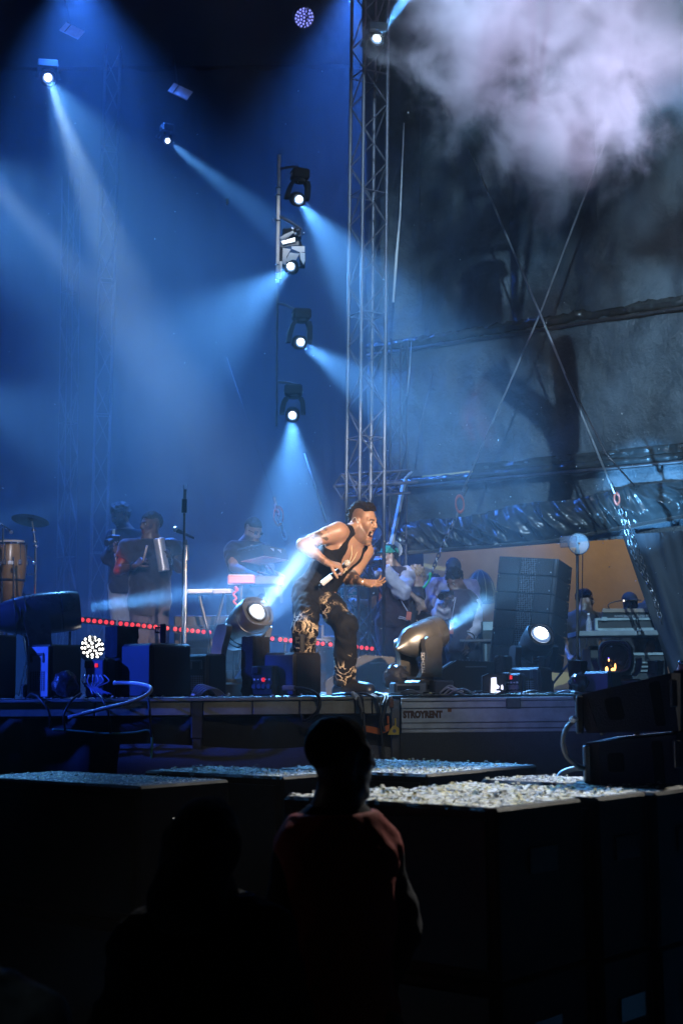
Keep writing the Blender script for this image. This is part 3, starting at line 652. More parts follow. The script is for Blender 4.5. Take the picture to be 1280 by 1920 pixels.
# ================================================================== LAMPS AND STAGE GEAR
XR = lambda a: Matrix.Rotation(a, 3, 'X')
def aim_frame(d):                  # 3x3 with local Y along d, Z up-ish
    d = Vector(d).normalized(); x = d.cross(Vector((0, 0, 1)))
    x = x.normalized() if x.length > 1e-4 else Vector((1, 0, 0))
    z = x.cross(d); return Matrix((x, d, z)).transposed()
def mover(label, foot, head, d, L_, r, mh=None, hang=None, lens=0.8, lens_m=None, base=True, tail=0.25, power=2.6, arm_w=0.1, group=None, one_arm=False, mb=None):
    """moving head lamp: base, yoke arms, head with bezel and lens; foot = where it stands or hangs, head = pivot"""
    mh = mh or M_BLACK; mb = mb or mh; foot, head = Vector(foot), Vector(head); d = Vector(d).normalized()
    t = thing('moving_head_lamp', label, 'stage lamp', foot, group)
    sgn = -1 if hang else 1; pan = Vector((d.x, d.y, 0)); pan = pan.normalized() if pan.length > 0.05 else Vector((0, -1, 0))
    side = Vector((-pan.y, pan.x, 0))
    if base:
        bb = MB(); M = Matrix((side, pan, Vector((0, 0, 1)))).transposed()
        bb.box(foot + Vector((0, 0, sgn * 0.05)), (2.5 * r, 2.1 * r, 0.10), M, 0.014); bs_ = bb.build('base', mb, t)
        bb = MB()
        for q in (-1, 1): bb.box(foot + side * (q * 1.26 * r) + Vector((0, 0, sgn * 0.055)), (0.012, r * 1.1, 0.03), M, 0.004)
        bb.build('handle', M_RUBBER, bs_)
        bb = MB(); bb.cyl(foot + Vector((0, 0, sgn * 0.10)), foot + Vector((0, 0, sgn * 0.125)), r * 0.8, 20); bb.build('turntable', mb, t)
    for q in ((-1,) if one_arm else (-1, 1)):
        bb = MB(); c = side * (q * (r + 0.03)); up = Vector((0, 0, 1))
        z0 = foot + c * 0.85 + up * (sgn * (0.12 if base else 0.0)); z1 = head + c
        w = arm_w; P = []
        for (k, ww, in_) in ((0, 1.25, 0.82), (0.25, 1.0, 1.0), (0.6, 0.9, 1.04), (0.85, 1.05, 1.04), (1.0, 0.95, 1.03), (1.12, 0.55, 1.02)):
            m_ = z0.lerp(z1, min(k, 1.0)) + up * (sgn * max(0, k - 1) * 0.9 * w)
            cc = m_ - c + c * in_
            ring = []
            for (a, b_) in ((-1, -1), (-1, 1), (1, 1), (1, -1), ):
                ring.append(cc + pan * (a * w * ww * 0.5) + side * (b_ * 0.022))
            P.append(ring + [ring[0]])
        bb.grid(P); bb.add(P[-1][:4], [(0, 1, 2, 3)]); bb.build('yoke_arm', mb, t, sharp=50)
    prof = [(-0.5, 0.02), (-0.5, tail * 0.9), (-0.47, tail), (-0.32, (tail + 1) * 0.52), (-0.15, 0.92), (0.08, 1.0), (0.28, 1.0), (0.285, 0.975), (0.295, 0.975), (0.30, 1.0), (0.42, 0.98), (0.5, 0.90), (0.5, 0.80), (0.44, 0.76), (0.43, 0.02)]
    bb = MB(); bb.lathe(head, d, [(a * L_, b_ * r) for a, b_ in prof], 30, power=power); hd = bb.build('head', mh, t, sharp=40)
    F3 = aim_frame(d)
    bb = MB()
    for k in () if tail < 0.2 else (-0.22, -0.16, -0.10): bb.torus(head + d * (k * L_), d, r * (1.0 if k > -0.14 else 0.93), r * 0.035, 30, 6)
    if tail >= 0.2: bb.build('cooling_fin', M_BLACKP, hd)
    bb = MB(); bb.torus(head + d * (0.47 * L_), d, r * lens * 0.98, r * 0.07, 28, 8); bb.build('bezel', M_BLACKP, hd)
    bb = MB(); P = [(0.0, 0.002), (0.0, r * lens)]
    bb.lathe(head + d * (0.452 * L_), d, [(0, r * lens), (0.012, r * lens * 0.8), (0.018, r * lens * 0.35), (0.019, 0.001)], 28, cap=False); ln_ = bb.build('lens', mat('lens_glass_ring', (0.55, 0.65, 0.8), 0.12, var=0, emit=(0.35, 0.6, 1.0), estr=0.30) if not lens_m else lens_m, hd)
    if not lens_m: bb = MB(); bb.lathe(head + d * (0.456 * L_) + Vector((0, 0, r * lens * 0.12)), d, [(0.014, r * lens * 0.64), (0.026, r * lens * 0.5), (0.030, r * lens * 0.2), (0.031, 0.001)], 24, cap=False); bb.build('lit_core', M_LENS, hd)
    return t
def lampdir(px, py, d, tx, ty, td): return (W(tx, ty, td) - W(px, py, d)).normalized()

# floor lamps on the stage edge
dr = lampdir(60, 1150, 9.9, 540, 1105, 10.4)
mover('big dark moving head lamp at the far left aiming right across the stage', F(82, 9.95), W(64, 1152, 9.95), dr, 0.62, 0.145, mat('violet_black_housing', (0.05, 0.045, 0.06), 0.28, coat=0.3), tail=0.45, lens_m=M_LENSB, arm_w=0.17)
dr = Vector((0.50, -0.72, 0.50)).normalized()
mover('bright moving head lamp throwing a white beam up at the singer', F(432, 9.98), W(458, 1176, 9.95), dr, 0.42, 0.128, M_GUN, tail=0.55, lens=0.54, arm_w=0.16)
dr = (W(835, 1184, 9.86) - W(748, 1222, 9.62)).normalized()
mover('gunmetal moving head lamp tilted away from the singer to the right', F(788, 9.7), W(783, 1200, 9.72), dr, 0.40, 0.115, M_GUN, tail=0.12, lens_m=M_LENSB, arm_w=0.15, power=2.3)
text('maker_mark', 'MYTHOS', 0.034, W(796.5, 1262, 9.53), FACE_CAM @ Matrix.Rotation(R(90), 3, 'Z'), M_WHITE, bpy.data.objects['moving_head_lamp.002'], extrude=0.0004)
dr = Vector((0.22, -0.80, 0.55)).normalized()
mover('black moving head lamp with a blue white lens in front of the loudspeaker stack', F(995, 10.0), W(1001, 1214, 10.0), dr, 0.32, 0.105, M_BLACK, tail=0.6, lens=0.72, arm_w=0.12)
M_FIRE = mat('amber_lens', (0.5, 0.3, 0.1), 0.15, var=0, emit=(1.0, 0.42, 0.10), estr=0.25)
t5 = mover('dark moving head lamp with amber glints in its lens at the right', F(1160, 10.4), W(1155, 1236, 10.4), Vector((-0.25, -1, 0.12)), 0.30, 0.125, M_BLACK, tail=0.6, lens=0.8, lens_m=mat('dark_lens', (0.02, 0.02, 0.025), 0.06, var=0), arm_w=0.1, power=3.5)
M_AMBER = mat('amber_glint_glow', (0.8, 0.4, 0.1), 0.3, var=0, emit=(1.0, 0.45, 0.12), estr=4.0)  # warm reflections in the lens, put in as glowing spots
hd5 = [c for c in t5.children if c.name.startswith('head')][0]
bb = MB()
for (x, y, sx, sy) in ((1137, 1255, 3.0, 5.0), (1149, 1256, 4.2, 3.6), (1153, 1250, 1.5, 6), (1141, 1238, 1.6, 2.6)):
    bb.ball(W(x, y, 10.19), 1.0, 8, (sx / S(10.2), 0.006, sy / S(10.2)))
bb.build('painted_glint', M_AMBER, hd5)

# lamps hung on the pole
pole = thing('lamp_pole', 'slim bright vertical pole carrying four moving head lamps', 'pole', W(521, 780, 13.05))
bb = MB(); bb.tube([W(523, 290, 13.05), W(521.5, 420, 13.05), W(520, 530, 13.05)], 0.017, 10); bb.build('upper_tube', mat('front_lit_sheet_metal', (0.72, 0.72, 0.74), 0.35, 0.3, var=0.15), pole)  # front light on the upper pole is put into this near-white metal
bb = MB(); bb.tube([W(520, 530, 13.05), W(518, 800, 13.05)], 0.010, 8); bb.build('lower_tube', M_DSTEEL, pole)
bb = MB(); bb.tube([W(526.5, 490, 13.02), W(525, 522, 13.02)], 0.014, 8); bb.build('safety_sleeve', M_WHITE, pole)
for y in (352, 366, 414, 497, 512, 524):
    bb = MB(); bb.torus(W(521, y, 13.05), (0, 0, 1), 0.022, 0.007, 14, 6); bb.build('collar', M_STEEL, pole)
bb = MB(); bb.tube([W(513, 416, 13.0), W(511.5, 411, 13.0), W(515, 409, 13.0), W(520, 414, 13.0)], 0.006, 6); bb.build('hook', M_STEEL, pole)
for (y, x2, y2) in ((318, 560, 312), (404, 566, 430), (568, 552, 580), (716, 560, 722)):
    bb = MB(); bb.tube([W(521, y, 13.05), W((521 + x2) / 2, (y + y2) / 2 - 2, 13.05), W(x2, y2, 13.05)], 0.013, 8); bb.build('bracket', M_DSTEEL, pole)
hung = [('topmost', (560, 374), (720, 560, 12.0), 318), ('second from the top, below the white shutters,', (545, 500), (330, 680, 9.4), 430), ('third from the top', (563, 642), (700, 735, 11.7), 580), ('lowest', (548, 779), (547, 1010, 11.5), 722)]
for nm, (x, y), (ax, ay, ad), yf in hung:
    dd = (W(ax, ay, ad) - W(x, y, 13.0)).normalized(); dd = (dd * 0.8 + Vector((0, -0.75, 0))).normalized()
    mover('moving head lamp ' + nm + ' on the bright vertical pole', W(x + 2, yf, 13.05), W(x, y, 13.0) - dd * 0.09, dd, 0.20, 0.066, mat('matte_black', (0.007, 0.007, 0.008), 0.8, spec=0.15), hang=True, tail=0.6, lens=0.74, arm_w=0.07)
    
# white barn doors, clamp and bracket over the second lamp
sh = thing('barn_doors', 'white metal barn doors clamped on the pole above the second lamp', 'barn doors', W(548, 465, 12.95))
def flat(pts, d, th, name, m, par):
    bb = MB(); bb.prism([W(x, y, d + dd_) for (x, y, dd_) in pts], (0, th, 0)); return bb.build(name, m, par)
M_SHEET = mat('front_lit_sheet_metal', (0.72, 0.72, 0.74), 0.35, 0.3, var=0.15)
flat([(530, 464, 0), (545, 467, -.02), (537, 480, -.02), (536, 496, 0), (529, 494, 0)], 12.9, 0.004, 'door_flap', M_SHEET, sh)
flat([(546, 461, 0), (571, 461, 0), (571, 472, -.02), (562, 472, -.03), (547, 466, 0)], 12.93, 0.004, 'door_flap', M_SHEET, sh)
flat([(562, 472, 0), (571.5, 474, 0), (571.5, 488, 0), (569, 496, -.02), (563, 485, -.02)], 12.9, 0.004, 'door_flap', M_SHEET, sh)
flat([(543, 473, 0), (561, 475, 0), (555, 487, -.02), (548, 486, -.02), (538, 491, 0), (536, 487, 0)], 12.86, 0.004, 'door_flap', M_SHEET, sh)
flat([(527, 455, 0), (560, 452, 0), (560, 458, 0), (527, 463, 0)], 12.94, 0.03, 'shutter_frame', M_BLACK, sh)
flat([(527, 452, 0), (553, 445, 0), (553, 452, 0), (530, 457, 0)], 12.9, 0.02, 'clamp_plate', M_SHEET, sh)
bb = MB(); bb.tube([W(526, 447, 12.92), W(537, 442, 12.92), W(550, 434, 12.92)], [0.016, 0.022, 0.012], 8); bb.build('clamp_jaw', M_SHEET, sh)
for (x, y) in ((549, 428), (558, 430), (553, 437), (569, 436), (561, 441)):
    bb = MB(); bb.ball(W(x, y, 12.92), 0.012, 10, (1.3, 1, 1)); bb.build('wing_bolt', M_STEEL, sh)
# lamps high on the rig
for nm, (x, y), d, (ax, ay, ad), sz in (('glaring moving head lamp high on the rig at the upper left', (90, 146), 17.0, (330, 700, 12.0), 0.075), ('small moving head lamp seen side on left of the pole', (313, 263), 17.0, (520, 425, 14.5), 0.045), ('moving head lamp high on the tower aiming up into the smoke', (705, 75), 12.6, (765, -20, 12.0), 0.055)):
    dd = (W(ax, ay, ad) - W(x, y, d)).normalized()
    if sz > 0.05: dd = (dd + Vector((0, -0.8, 0))).normalized()
    mover(nm, W(x, y - 30, d), W(x, y, d) - dd * 0.10, dd, 0.24, sz * 1.35, M_BLACK, hang=True, tail=0.6, lens=0.74, arm_w=0.06)
for (x, y, a, nm) in ((135, 57, 27, 'at the top left of the rig'), (338, 171, 27, 'above the small lamp'), (768, 55, 38, 'at the edge of the smoke')):
    t = thing('rig_panel', 'pale flat panel hung on the dark rig ' + nm, 'panel', W(x, y, 17.2), 'pale panels on the rig'); M = Matrix.Rotation(R(a), 3, 'Y') @ XR(R(-25))
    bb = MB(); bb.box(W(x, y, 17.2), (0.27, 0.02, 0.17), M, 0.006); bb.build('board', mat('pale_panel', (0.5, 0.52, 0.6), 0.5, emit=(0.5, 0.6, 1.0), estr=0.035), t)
    bb = MB(); bb.box(W(x, y, 17.2) + M @ Vector((-0.06, -0.014, 0)), (0.012, 0.006, 0.17), M, 0.002); bb.build('rib', M_DSTEEL, t)
    bb = MB(); bb.tube([W(x - 5, y - 8, 17.25), W(x - 12, y - 70, 17.3)], 0.008, 6); bb.build('hanger', M_DSTEEL, t)
def led_par(label, c, nrm, r, m, rings, body_m, ledr):
    t = thing('led_par', label, 'stage lamp', c); nrm = Vector(nrm).normalized(); c = Vector(c)
    bb = MB(); bb.lathe(c - nrm * r * 1.3, nrm, [(0, r * 0.55), (r * 0.3, r * 0.95), (r * 1.1, r * 1.04), (r * 1.35, r * 1.04), (r * 1.35, r * 0.97), (r * 1.28, r * 0.96)], 28); bb.build('housing', body_m, t)
    x = nrm.cross(Vector((0, 0, 1))).normalized(); y = x.cross(nrm); me = None
    for k, (n, rr) in enumerate(rings):
        for i in range(n):
            a = 6.283 * i / max(n, 1) + k * 0.3; p = c + x * math.cos(a) * rr * r + y * math.sin(a) * rr * r
            if me is None:
                bb = MB(); bb.ball((0, 0, 0), ledr, 10); tmp = bb.build('led', m, None); me = tmp.data; bpy.data.objects.remove(tmp)
            o = bpy.data.objects.new('led', me); col.objects.link(o); o.parent = t; o.location = p - wpos(t)
    bb = MB(); bb.torus(c - nrm * r * 0.3, x, r * 1.12, r * 0.06, 24, 6); bb.build('yoke', M_BLACK, t)
    return t
led_par('round lamp of violet leds hung at the top of the rig', W(570, 32, 13.4), (0.32, -0.75, -0.62), 0.100, M_LEDB, ((1, 0), (6, 0.34), (11, 0.62), (16, 0.87)), mat('violet_housing', (0.06, 0.06, 0.22), 0.4), 0.0105)
led_par('round lamp of white leds on the stage floor behind the blue box', W(173, 1214, 10.1), (0.45, -0.9, 0.25), 0.083, M_LEDW, ((1, 0), (5, 0.36), (9, 0.66), (13, 0.92)), M_BLACK, 0.0095)

# ------------------------------------------------------------------ boxes on the stage edge
M_VENT = bpy.data.materials.new('vent_holes'); M_VENT.use_nodes = True
nt = M_VENT.node_tree; tc = nt.nodes.new('ShaderNodeTexCoord'); vr = nt.nodes.new('ShaderNodeTexVoronoi'); vr.inputs['Scale'].default_value = 75; vr.inputs['Randomness'].default_value = 0.0
rp = nt.nodes.new('ShaderNodeValToRGB'); rp.color_ramp.elements[0].color = (0.01, 0.01, 0.012, 1); rp.color_ramp.elements[1].color = (0.16, 0.17, 0.24, 1); rp.color_ramp.elements[0].position = 0.42; rp.color_ramp.elements[1].position = 0.48
nt.links.new(tc.outputs['Object'], vr.inputs['Vector']); nt.links.new(vr.outputs['Distance'], rp.inputs['Fac']); nt.links.new(rp.outputs[0], nt.nodes['Principled BSDF'].inputs['Base Color'])
def case(name, label, cat, l, c, r, top, d, yaw, face_m, body_m, detail=True, group=None):
    yw = R(yaw); s_ = S(d); la = (c - l) / s_ / math.cos(yw); lb = (r - c) / s_ / math.sin(yw)
    base = F(c, d); h = max(0.05, W(c, top, d).z - STAGE); u = Vector((-math.cos(yw), math.sin(yw), 0)); v = Vector((math.sin(yw), math.cos(yw), 0)); up = Vector((0, 0, 1))
    mid = base + u * la / 2 + v * lb / 2; M = Matrix((-u, v, up)).transposed()
    t = thing(name, label, cat, mid, group)
    bb = MB(); bb.box(mid + up * (h / 2 + 0.004), (la, lb, h - 0.008), M, 0.012); bb.build('body', body_m, t)
    n_ = -v
    fc = base + u * la / 2 + n_ * 0.005
    bb = MB(); bb.box(fc + up * (h / 2), (la - 0.02, 0.010, h - 0.03), M, 0.004); fp = bb.build('front_panel', face_m, t)
    if detail:
        hc = fc + up * (h * 0.76) + n_ * 0.006
        bb = MB(); bb.box(hc + up * 0.022, (la * 0.58, 0.014, 0.016), M, 0.004); bb.box(hc - u * la * 0.26 - up * 0.008, (0.02, 0.012, 0.05), M, 0.003); bb.box(hc + u * la * 0.26 - up * 0.008, (0.02, 0.012, 0.05), M, 0.003); bb.build('grip', M_DSTEEL, fp)
        bb = MB(); bb.box(fc + up * (h * 0.33) + n_ * 0.0055, (la * 0.66, 0.003, h * 0.36), M, 0.001); bb.build('vent', M_VENT, fp)
    sc__ = base + v * lb / 2 + (-u) * 0.004
    bb = MB(); bb.box(sc__ + up * (h / 2), (0.008, lb - 0.03, h - 0.04), M, 0.003); bb.build('side_panel', body_m, t)
    bb = MB()
    for (q, w_) in ((0.06, 0.06), (0.94, 0.06), (0.06, 0.94), (0.94, 0.94)): bb.cyl(base + u * la * q + v * lb * w_, base + u * la * q + v * lb * w_ + up * 0.012, 0.014, 8)
    bb.build('foot', M_RUBBER, t)
    return t, mid, h
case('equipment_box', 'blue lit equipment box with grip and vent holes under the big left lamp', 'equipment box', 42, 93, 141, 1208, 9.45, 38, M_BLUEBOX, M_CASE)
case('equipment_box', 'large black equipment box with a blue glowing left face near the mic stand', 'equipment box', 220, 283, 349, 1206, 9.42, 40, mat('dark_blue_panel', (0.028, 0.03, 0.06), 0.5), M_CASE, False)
case('equipment_box', 'low dark equipment box between the large black box and the bright lamp', 'equipment box', 348, 388, 421, 1226, 9.65, 38, mat('slate_panel', (0.03, 0.034, 0.04), 0.5), M_CASE)
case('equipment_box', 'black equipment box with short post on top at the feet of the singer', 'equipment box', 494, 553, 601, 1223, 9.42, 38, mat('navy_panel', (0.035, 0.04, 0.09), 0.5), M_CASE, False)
case('equipment_box', 'black equipment box below the blue white lens at the right', 'equipment box', 961, 1012, 1041, 1251, 9.6, 36, mat('slate_panel'), M_CASE)
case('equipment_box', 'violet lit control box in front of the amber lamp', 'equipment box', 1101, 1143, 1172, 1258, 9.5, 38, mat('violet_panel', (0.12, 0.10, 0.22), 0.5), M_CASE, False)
case('floor_speaker', 'black floor speaker cut off by the left edge of the picture', 'loudspeaker', -70, -22, 19, 1190, 9.4, 40, M_BLACKP, M_CASE, False)
def grip_post(x, top, y0, d, w, label, hookx):
    t = thing('grip_post', label, 'post', W(x, y0, d)); a, c = W(x, y0, d), W(x, top, d)
    bb = MB(); bb.box((a + c) / 2, (w, w, (c - a).length), b=0.005); bb.build('upright', M_BLACKP, t)
    bb = MB()
    for q in (0.8, 0.55): bb.box(a.lerp(c, q) + Vector((hookx * w * 0.9, 0, 0)), (w * 0.8, w * 0.7, 0.012), b=0.002)
    bb.box(a.lerp(c, 0.68) + Vector((hookx * w * 1.25, 0, 0)), (0.008, w * 0.7, 0.045), b=0.002); bb.build('clip', M_BLACKP, t)
grip_post(306, 1170, 1206, 9.55, 0.040, 'short black post with a clip on the large black box', -1)
grip_post(566.5, 1190, 1223, 9.52, 0.034, 'short black post with a clip on the box by the singer', -1)
grip_post(1014, 1231, 1251, 9.7, 0.045, 'short dark post on the black box at the right', -1)
def foam(label, l, c, r, top, bot, d, yaw, seed):
    yw = R(yaw); s_ = S(d); la = (c - l) / s_ / math.cos(yw); lb = (r - c) / s_ / math.sin(yw); z1 = W(c, top, d).z; z0 = max(STAGE + 0.001, W(c, bot, d).z) if bot < 1295 else STAGE + 0.001
    u = Vector((-math.cos(yw), math.sin(yw), 0)); v = Vector((math.sin(yw), math.cos(yw), 0)); base = F(c, d, z0); P = []; n = 10
    bb = MB(); M = Matrix((-u, v, Vector((0, 0, 1)))).transposed(); ctr = base + u * la / 2 + v * lb / 2 + Vector((0, 0, (z1 - z0) / 2)); hx, hy, hz = la / 2, lb / 2, (z1 - z0) / 2
    def pt(a, b_, c_):
        q = Vector((a * hx, b_ * hy, c_ * hz)); w = ctr + M @ q; k = mnoise.noise(w * 22 + Vector((seed, 0, 0))) * 0.010 + mnoise.noise(w * 60) * 0.005
        nrm = M @ Vector((a if abs(a) > .99 else 0, b_ if abs(b_) > .99 else 0, c_ if abs(c_) > .99 else 0))
        return w + nrm * (k - 0.006)
    T = np.linspace(-1, 1, 12)
    for (f, fl) in ((lambda p, q: pt(p, -1, q), 0), (lambda p, q: pt(p, 1, q), 1), (lambda p, q: pt(1, p, q), 0), (lambda p, q: pt(-1, p, q), 1), (lambda p, q: pt(p, q, 1), 0), (lambda p, q: pt(p, q, -1), 1)):
        bb.grid([[f(p, q) for q in (T if fl else T[::-1])] for p in T])
    o = bb.build('foam_block', M_FOAM, sharp=0); tag(o, label, 'foam block', 'rough foam blocks'); return o
case('cable_drum_box', 'narrow black box under the square foam block', 'equipment box', 196, 222, 256, 1234, 9.62, 40, M_CASE, M_CASE, False)
foam('square dark foam block resting behind the large black box', 190, 219, 256, 1172, 1234, 9.62, 42, 1)
foam('tall dark foam block beside the bright lamp', 449, 474, 506, 1192, 1300, 9.6, 42, 2)
foam('tall dark foam block left of the blue white lens', 928, 946, 966, 1228, 1300, 9.75, 42, 3)
foam('tall dark foam block left of the amber lamp', 1068, 1090, 1107, 1237, 1300, 9.75, 42, 4)
foam('dark foam block with a lit left edge behind the tilted loudspeaker', 1217, 1234, 1252, 1238, 1300, 10.2, 42, 5)
def distro(label, l, c, r, top, d, red, face_m):
    t, mid, h = case('power_distributor', label, 'power box', l, c, r, top, d, 28, face_m, M_CASE, False)
    s_ = S(d); yw = R(28); u = Vector((-math.cos(yw), math.sin(yw), 0)); n_ = Vector((-math.sin(yw), -math.cos(yw), 0)); base = F(c, d); la = (c - l) / s_ / math.cos(yw)
    def at(a, b_): return base + u * la * (1 - a) + Vector((0, 0, h * b_)) + n_ * 0.013
    M = Matrix((-u, -n_, Vector((0, 0, 1)))).transposed()
    bb = MB(); bb.box(at(*red), (0.022, 0.012, 0.026), M, 0.004); bb.build('red_switch', M_RED, t)
    me = None
    for i in range(4):
        bb = MB(); bb.cyl(at(0.16 + 0.22 * i, 0.34), at(0.16 + 0.22 * i, 0.34) + n_ * 0.016, 0.016, 12); bb.build('socket', M_DSTEEL, t)
    for i in range(5):
        bb = MB(); bb.box(at(0.14 + 0.17 * i, 0.56), (0.014, 0.003, 0.008 if i % 2 else 0.012), M, 0.001); bb.build('marking', M_WHITE, t)
    bb = MB(); bb.box(at(0.22, 0.86), (0.05, 0.03, 0.05), M, 0.005); bb.build('breaker_cover', M_BLACKP, t)
distro('blue power distributor with a red switch beside the white led lamp', 156, 196, 212, 1234, 9.5, (0.62, 0.82), mat('blue_panel', (0.08, 0.09, 0.2), 0.4))
distro('dark power distributor with a red switch beside the tall foam block', 472, 514, 530, 1248, 9.44, (0.55, 0.55), M_BLACKP)
distro('dark power distributor with a red switch at the right of the stage edge', 946, 977, 988, 1262, 9.46, (0.45, 0.80), M_BLACKP)
t = thing('label_board', 'small white label board given its own glow with a dark cutout on the stage edge', 'board', F(930, 9.42))
bb = MB(); bb.prism([W(x, y, 9.40) for x, y in ((920, 1300), (921, 1271), (930, 1270), (931, 1283), (936, 1287), (934, 1293), (938, 1297), (926, 1302))], (0, 0.02, 0)); bb.build('glowing_label', mat('label_glow', (0.8, 0.8, 0.85), 0.5, var=0, emit=(0.8, 0.82, 1.0), estr=1.3), t)  # lamp light on the label is put in as its own glow
bb = MB(); bb.prism([W(x, y, 9.43) for x, y in ((904, 1303), (904, 1268), (916, 1263), (948, 1266), (948, 1303))], (0, 0.06, 0)); bb.build('case', M_BLACKP, t)
bb = MB(); bb.ball(W(941, 1290, 9.40), 0.012, 10, (0.7, 0.6, 1.8)); bb.build('knob', mat('label_glow'), t)
# plastic covered device and lamp base
def lump(name, label, cat, c, sc, m, seed, amp=0.3, n=26):
    bb = MB(); bb.ball((0, 0, 0), 1.0, n); c = Vector(c)
    bb.v = [c + Vector((p.x * sc[0], p.y * sc[1], p.z * sc[2])) * (1 + amp * mnoise.noise(p * 2.3 + Vector((seed, 0, 0))) + amp * 0.5 * abs(mnoise.noise(p * 6 + Vector((seed, 0, 0))))) for p in bb.v]
    for p in bb.v: p.z = max(p.z, STAGE + 0.003)
    o = bb.build(name, m, sharp=0); tag(o, label, cat); return o
M_BAG = mat('crumpled_plastic_bag', (0.03, 0.032, 0.04), 0.12, bump=0.8, bscale=25)
lump('bagged_device', 'device wrapped in a glossy crumpled plastic bag left of the gunmetal lamp', 'bag', W(744, 1270, 9.8), (0.095, 0.08, 0.085), M_BAG, 2)
lump('cable_heap', 'bundled cable heap in front of the blue lit box', 'cable heap', W(122, 1284, 9.35), (0.08, 0.05, 0.08), mat('cable_heap_rubber', (0.03, 0.03, 0.045), 0.3, bump=1, bscale=40), 5)
lump('bagged_socket', 'pair of plastic wrapped plugs with pink glints at the right', 'bag', W(1085, 1280, 9.5), (0.06, 0.05, 0.06), M_BAG, 8)
t = thing('lamp_ballast', 'flat lamp ballast box at the foot of the gunmetal lamp', 'ballast', F(790, 9.55))
bb = MB(); bb.box(F(765, 9.5) + Vector((0, 0, 0.045)), (0.22, 0.2, 0.085), rotz(R(8)), 0.012); bb.build('housing', M_GUN, t)
bb = MB(); bb.box(F(766, 9.39) + Vector((0, 0, 0.05)), (0.15, 0.016, 0.03), rotz(R(8)), 0.006); bb.build('handle_slot', M_BLACKP, t)
bb = MB(); bb.box(F(826, 9.55) + Vector((0, 0, 0.05)), (0.14, 0.16, 0.10), rotz(R(14)), 0.012); bb.build('connector_box', M_DSTEEL, t)
# wedge monitors
def wedge(label, l, r, top, d, kx, deep):
    s_ = S(d); t = thing('wedge_monitor', label, 'stage monitor', F((l + r) / 2, d)); x0, x1 = F(l, d).x, F(r, d).x; h = W(l, top, d).z - STAGE; k = x0 + (x1 - x0) * kx
    prof = [Vector((x0, d, STAGE + 0.002)), Vector((x0 - 0.01, d, STAGE + 0.10)), Vector((k, d, STAGE + h)), Vector((x1, d, STAGE + h * 0.93)), Vector((x1, d, STAGE + 0.002))]
    bb = MB(); bb.prism(prof, (0, deep, 0)); bb.build('cabinet', M_BLACKP, t, sharp=20)
    bb = MB(); a, c = prof[1], prof[2]; nn = Vector((-(c - a).z, 0, (c - a).x)).normalized()
    q = [a.lerp(c, 0.06) + Vector((0, 0.03, 0)), a.lerp(c, 0.94) + Vector((0, 0.03, 0)), a.lerp(c, 0.94) + Vector((0, deep - 0.03, 0)), a.lerp(c, 0.06) + Vector((0, deep - 0.03, 0))]
    bb.prism([p + nn * 0.002 for p in q], nn * 0.006); bb.build('grille', M_BLACK, t)
    bb = MB(); bb.box(Vector((k + (x1 - k) * 0.45, d - 0.004, STAGE + h * 0.80)), ((x1 - k) * 0.5, 0.008, 0.012), b=0.002); bb.build('handle', M_DSTEEL, t)
    me = None
    for i in range(12):
        bb = MB(); bb.ball(Vector((k + 0.02 + (x1 - k - 0.04) * i / 11, d + 0.012, STAGE + h * (1 - 0.07 * (i / 11)) + 0.003)), 0.005, 6); bb.build('stud', M_DSTEEL, t)
wedge('wedge monitor just behind the right foot of the singer', 612, 741, 1229, 10.9, 0.54, 0.5)
wedge('wedge monitor between the gunmetal lamp and the foam block', 800, 936, 1239, 10.6, 0.42, 0.5)

# ------------------------------------------------------------------ loudspeakers
def mesh_front(name, scale, lo, hi):
    m = bpy.data.materials.new(name); m.use_nodes = True; nt = m.node_tree; b_ = nt.nodes['Principled BSDF']; b_.inputs['Roughness'].default_value = 0.4; b_.inputs['Metallic'].default_value = 0.3
    tc = nt.nodes.new('ShaderNodeTexCoord'); m1 = nt.nodes.new('ShaderNodeMapping'); m1.inputs['Rotation'].default_value = (0, 0, R(24)); m2 = nt.nodes.new('ShaderNodeMapping'); m2.inputs['Scale'].default_value = (1, 0, 1.15)
    vr = nt.nodes.new('ShaderNodeTexVoronoi'); vr.inputs['Scale'].default_value = scale; vr.inputs['Randomness'].default_value = 0.25
    rp = nt.nodes.new('ShaderNodeValToRGB'); rp.color_ramp.elements[0].color = (*lo, 1); rp.color_ramp.elements[1].color = (*hi, 1); rp.color_ramp.elements[0].position = 0.30; rp.color_ramp.elements[1].position = 0.5
    for p, q in ((tc.outputs['Object'], m1.inputs[0]), (m1.outputs[0], m2.inputs[0]), (m2.outputs[0], vr.inputs['Vector']), (vr.outputs['Distance'], rp.inputs['Fac']), (rp.outputs[0], b_.inputs['Base Color'])): nt.links.new(p, q)
    return m
M_MESH = mesh_front('speaker_mesh', 46, (0.008, 0.008, 0.009), (0.15, 0.165, 0.19)); M_MESHF = mesh_front('speaker_mesh_fine', 95, (0.02, 0.02, 0.022), (0.085, 0.095, 0.11))
SPK = mat('speaker_paint', (0.05, 0.056, 0.066), 0.45, bump=0.3, bscale=200)
words_ = ('topmost', 'second from the top', 'third from the top', 'fourth from the top', 'fifth from the top', 'bottom')
ym = rotz(R(-24)) @ XR(R(-5)) @ Matrix.Rotation(R(5.5), 3, 'Y'); top_ = W(939, 1043, 13.0)
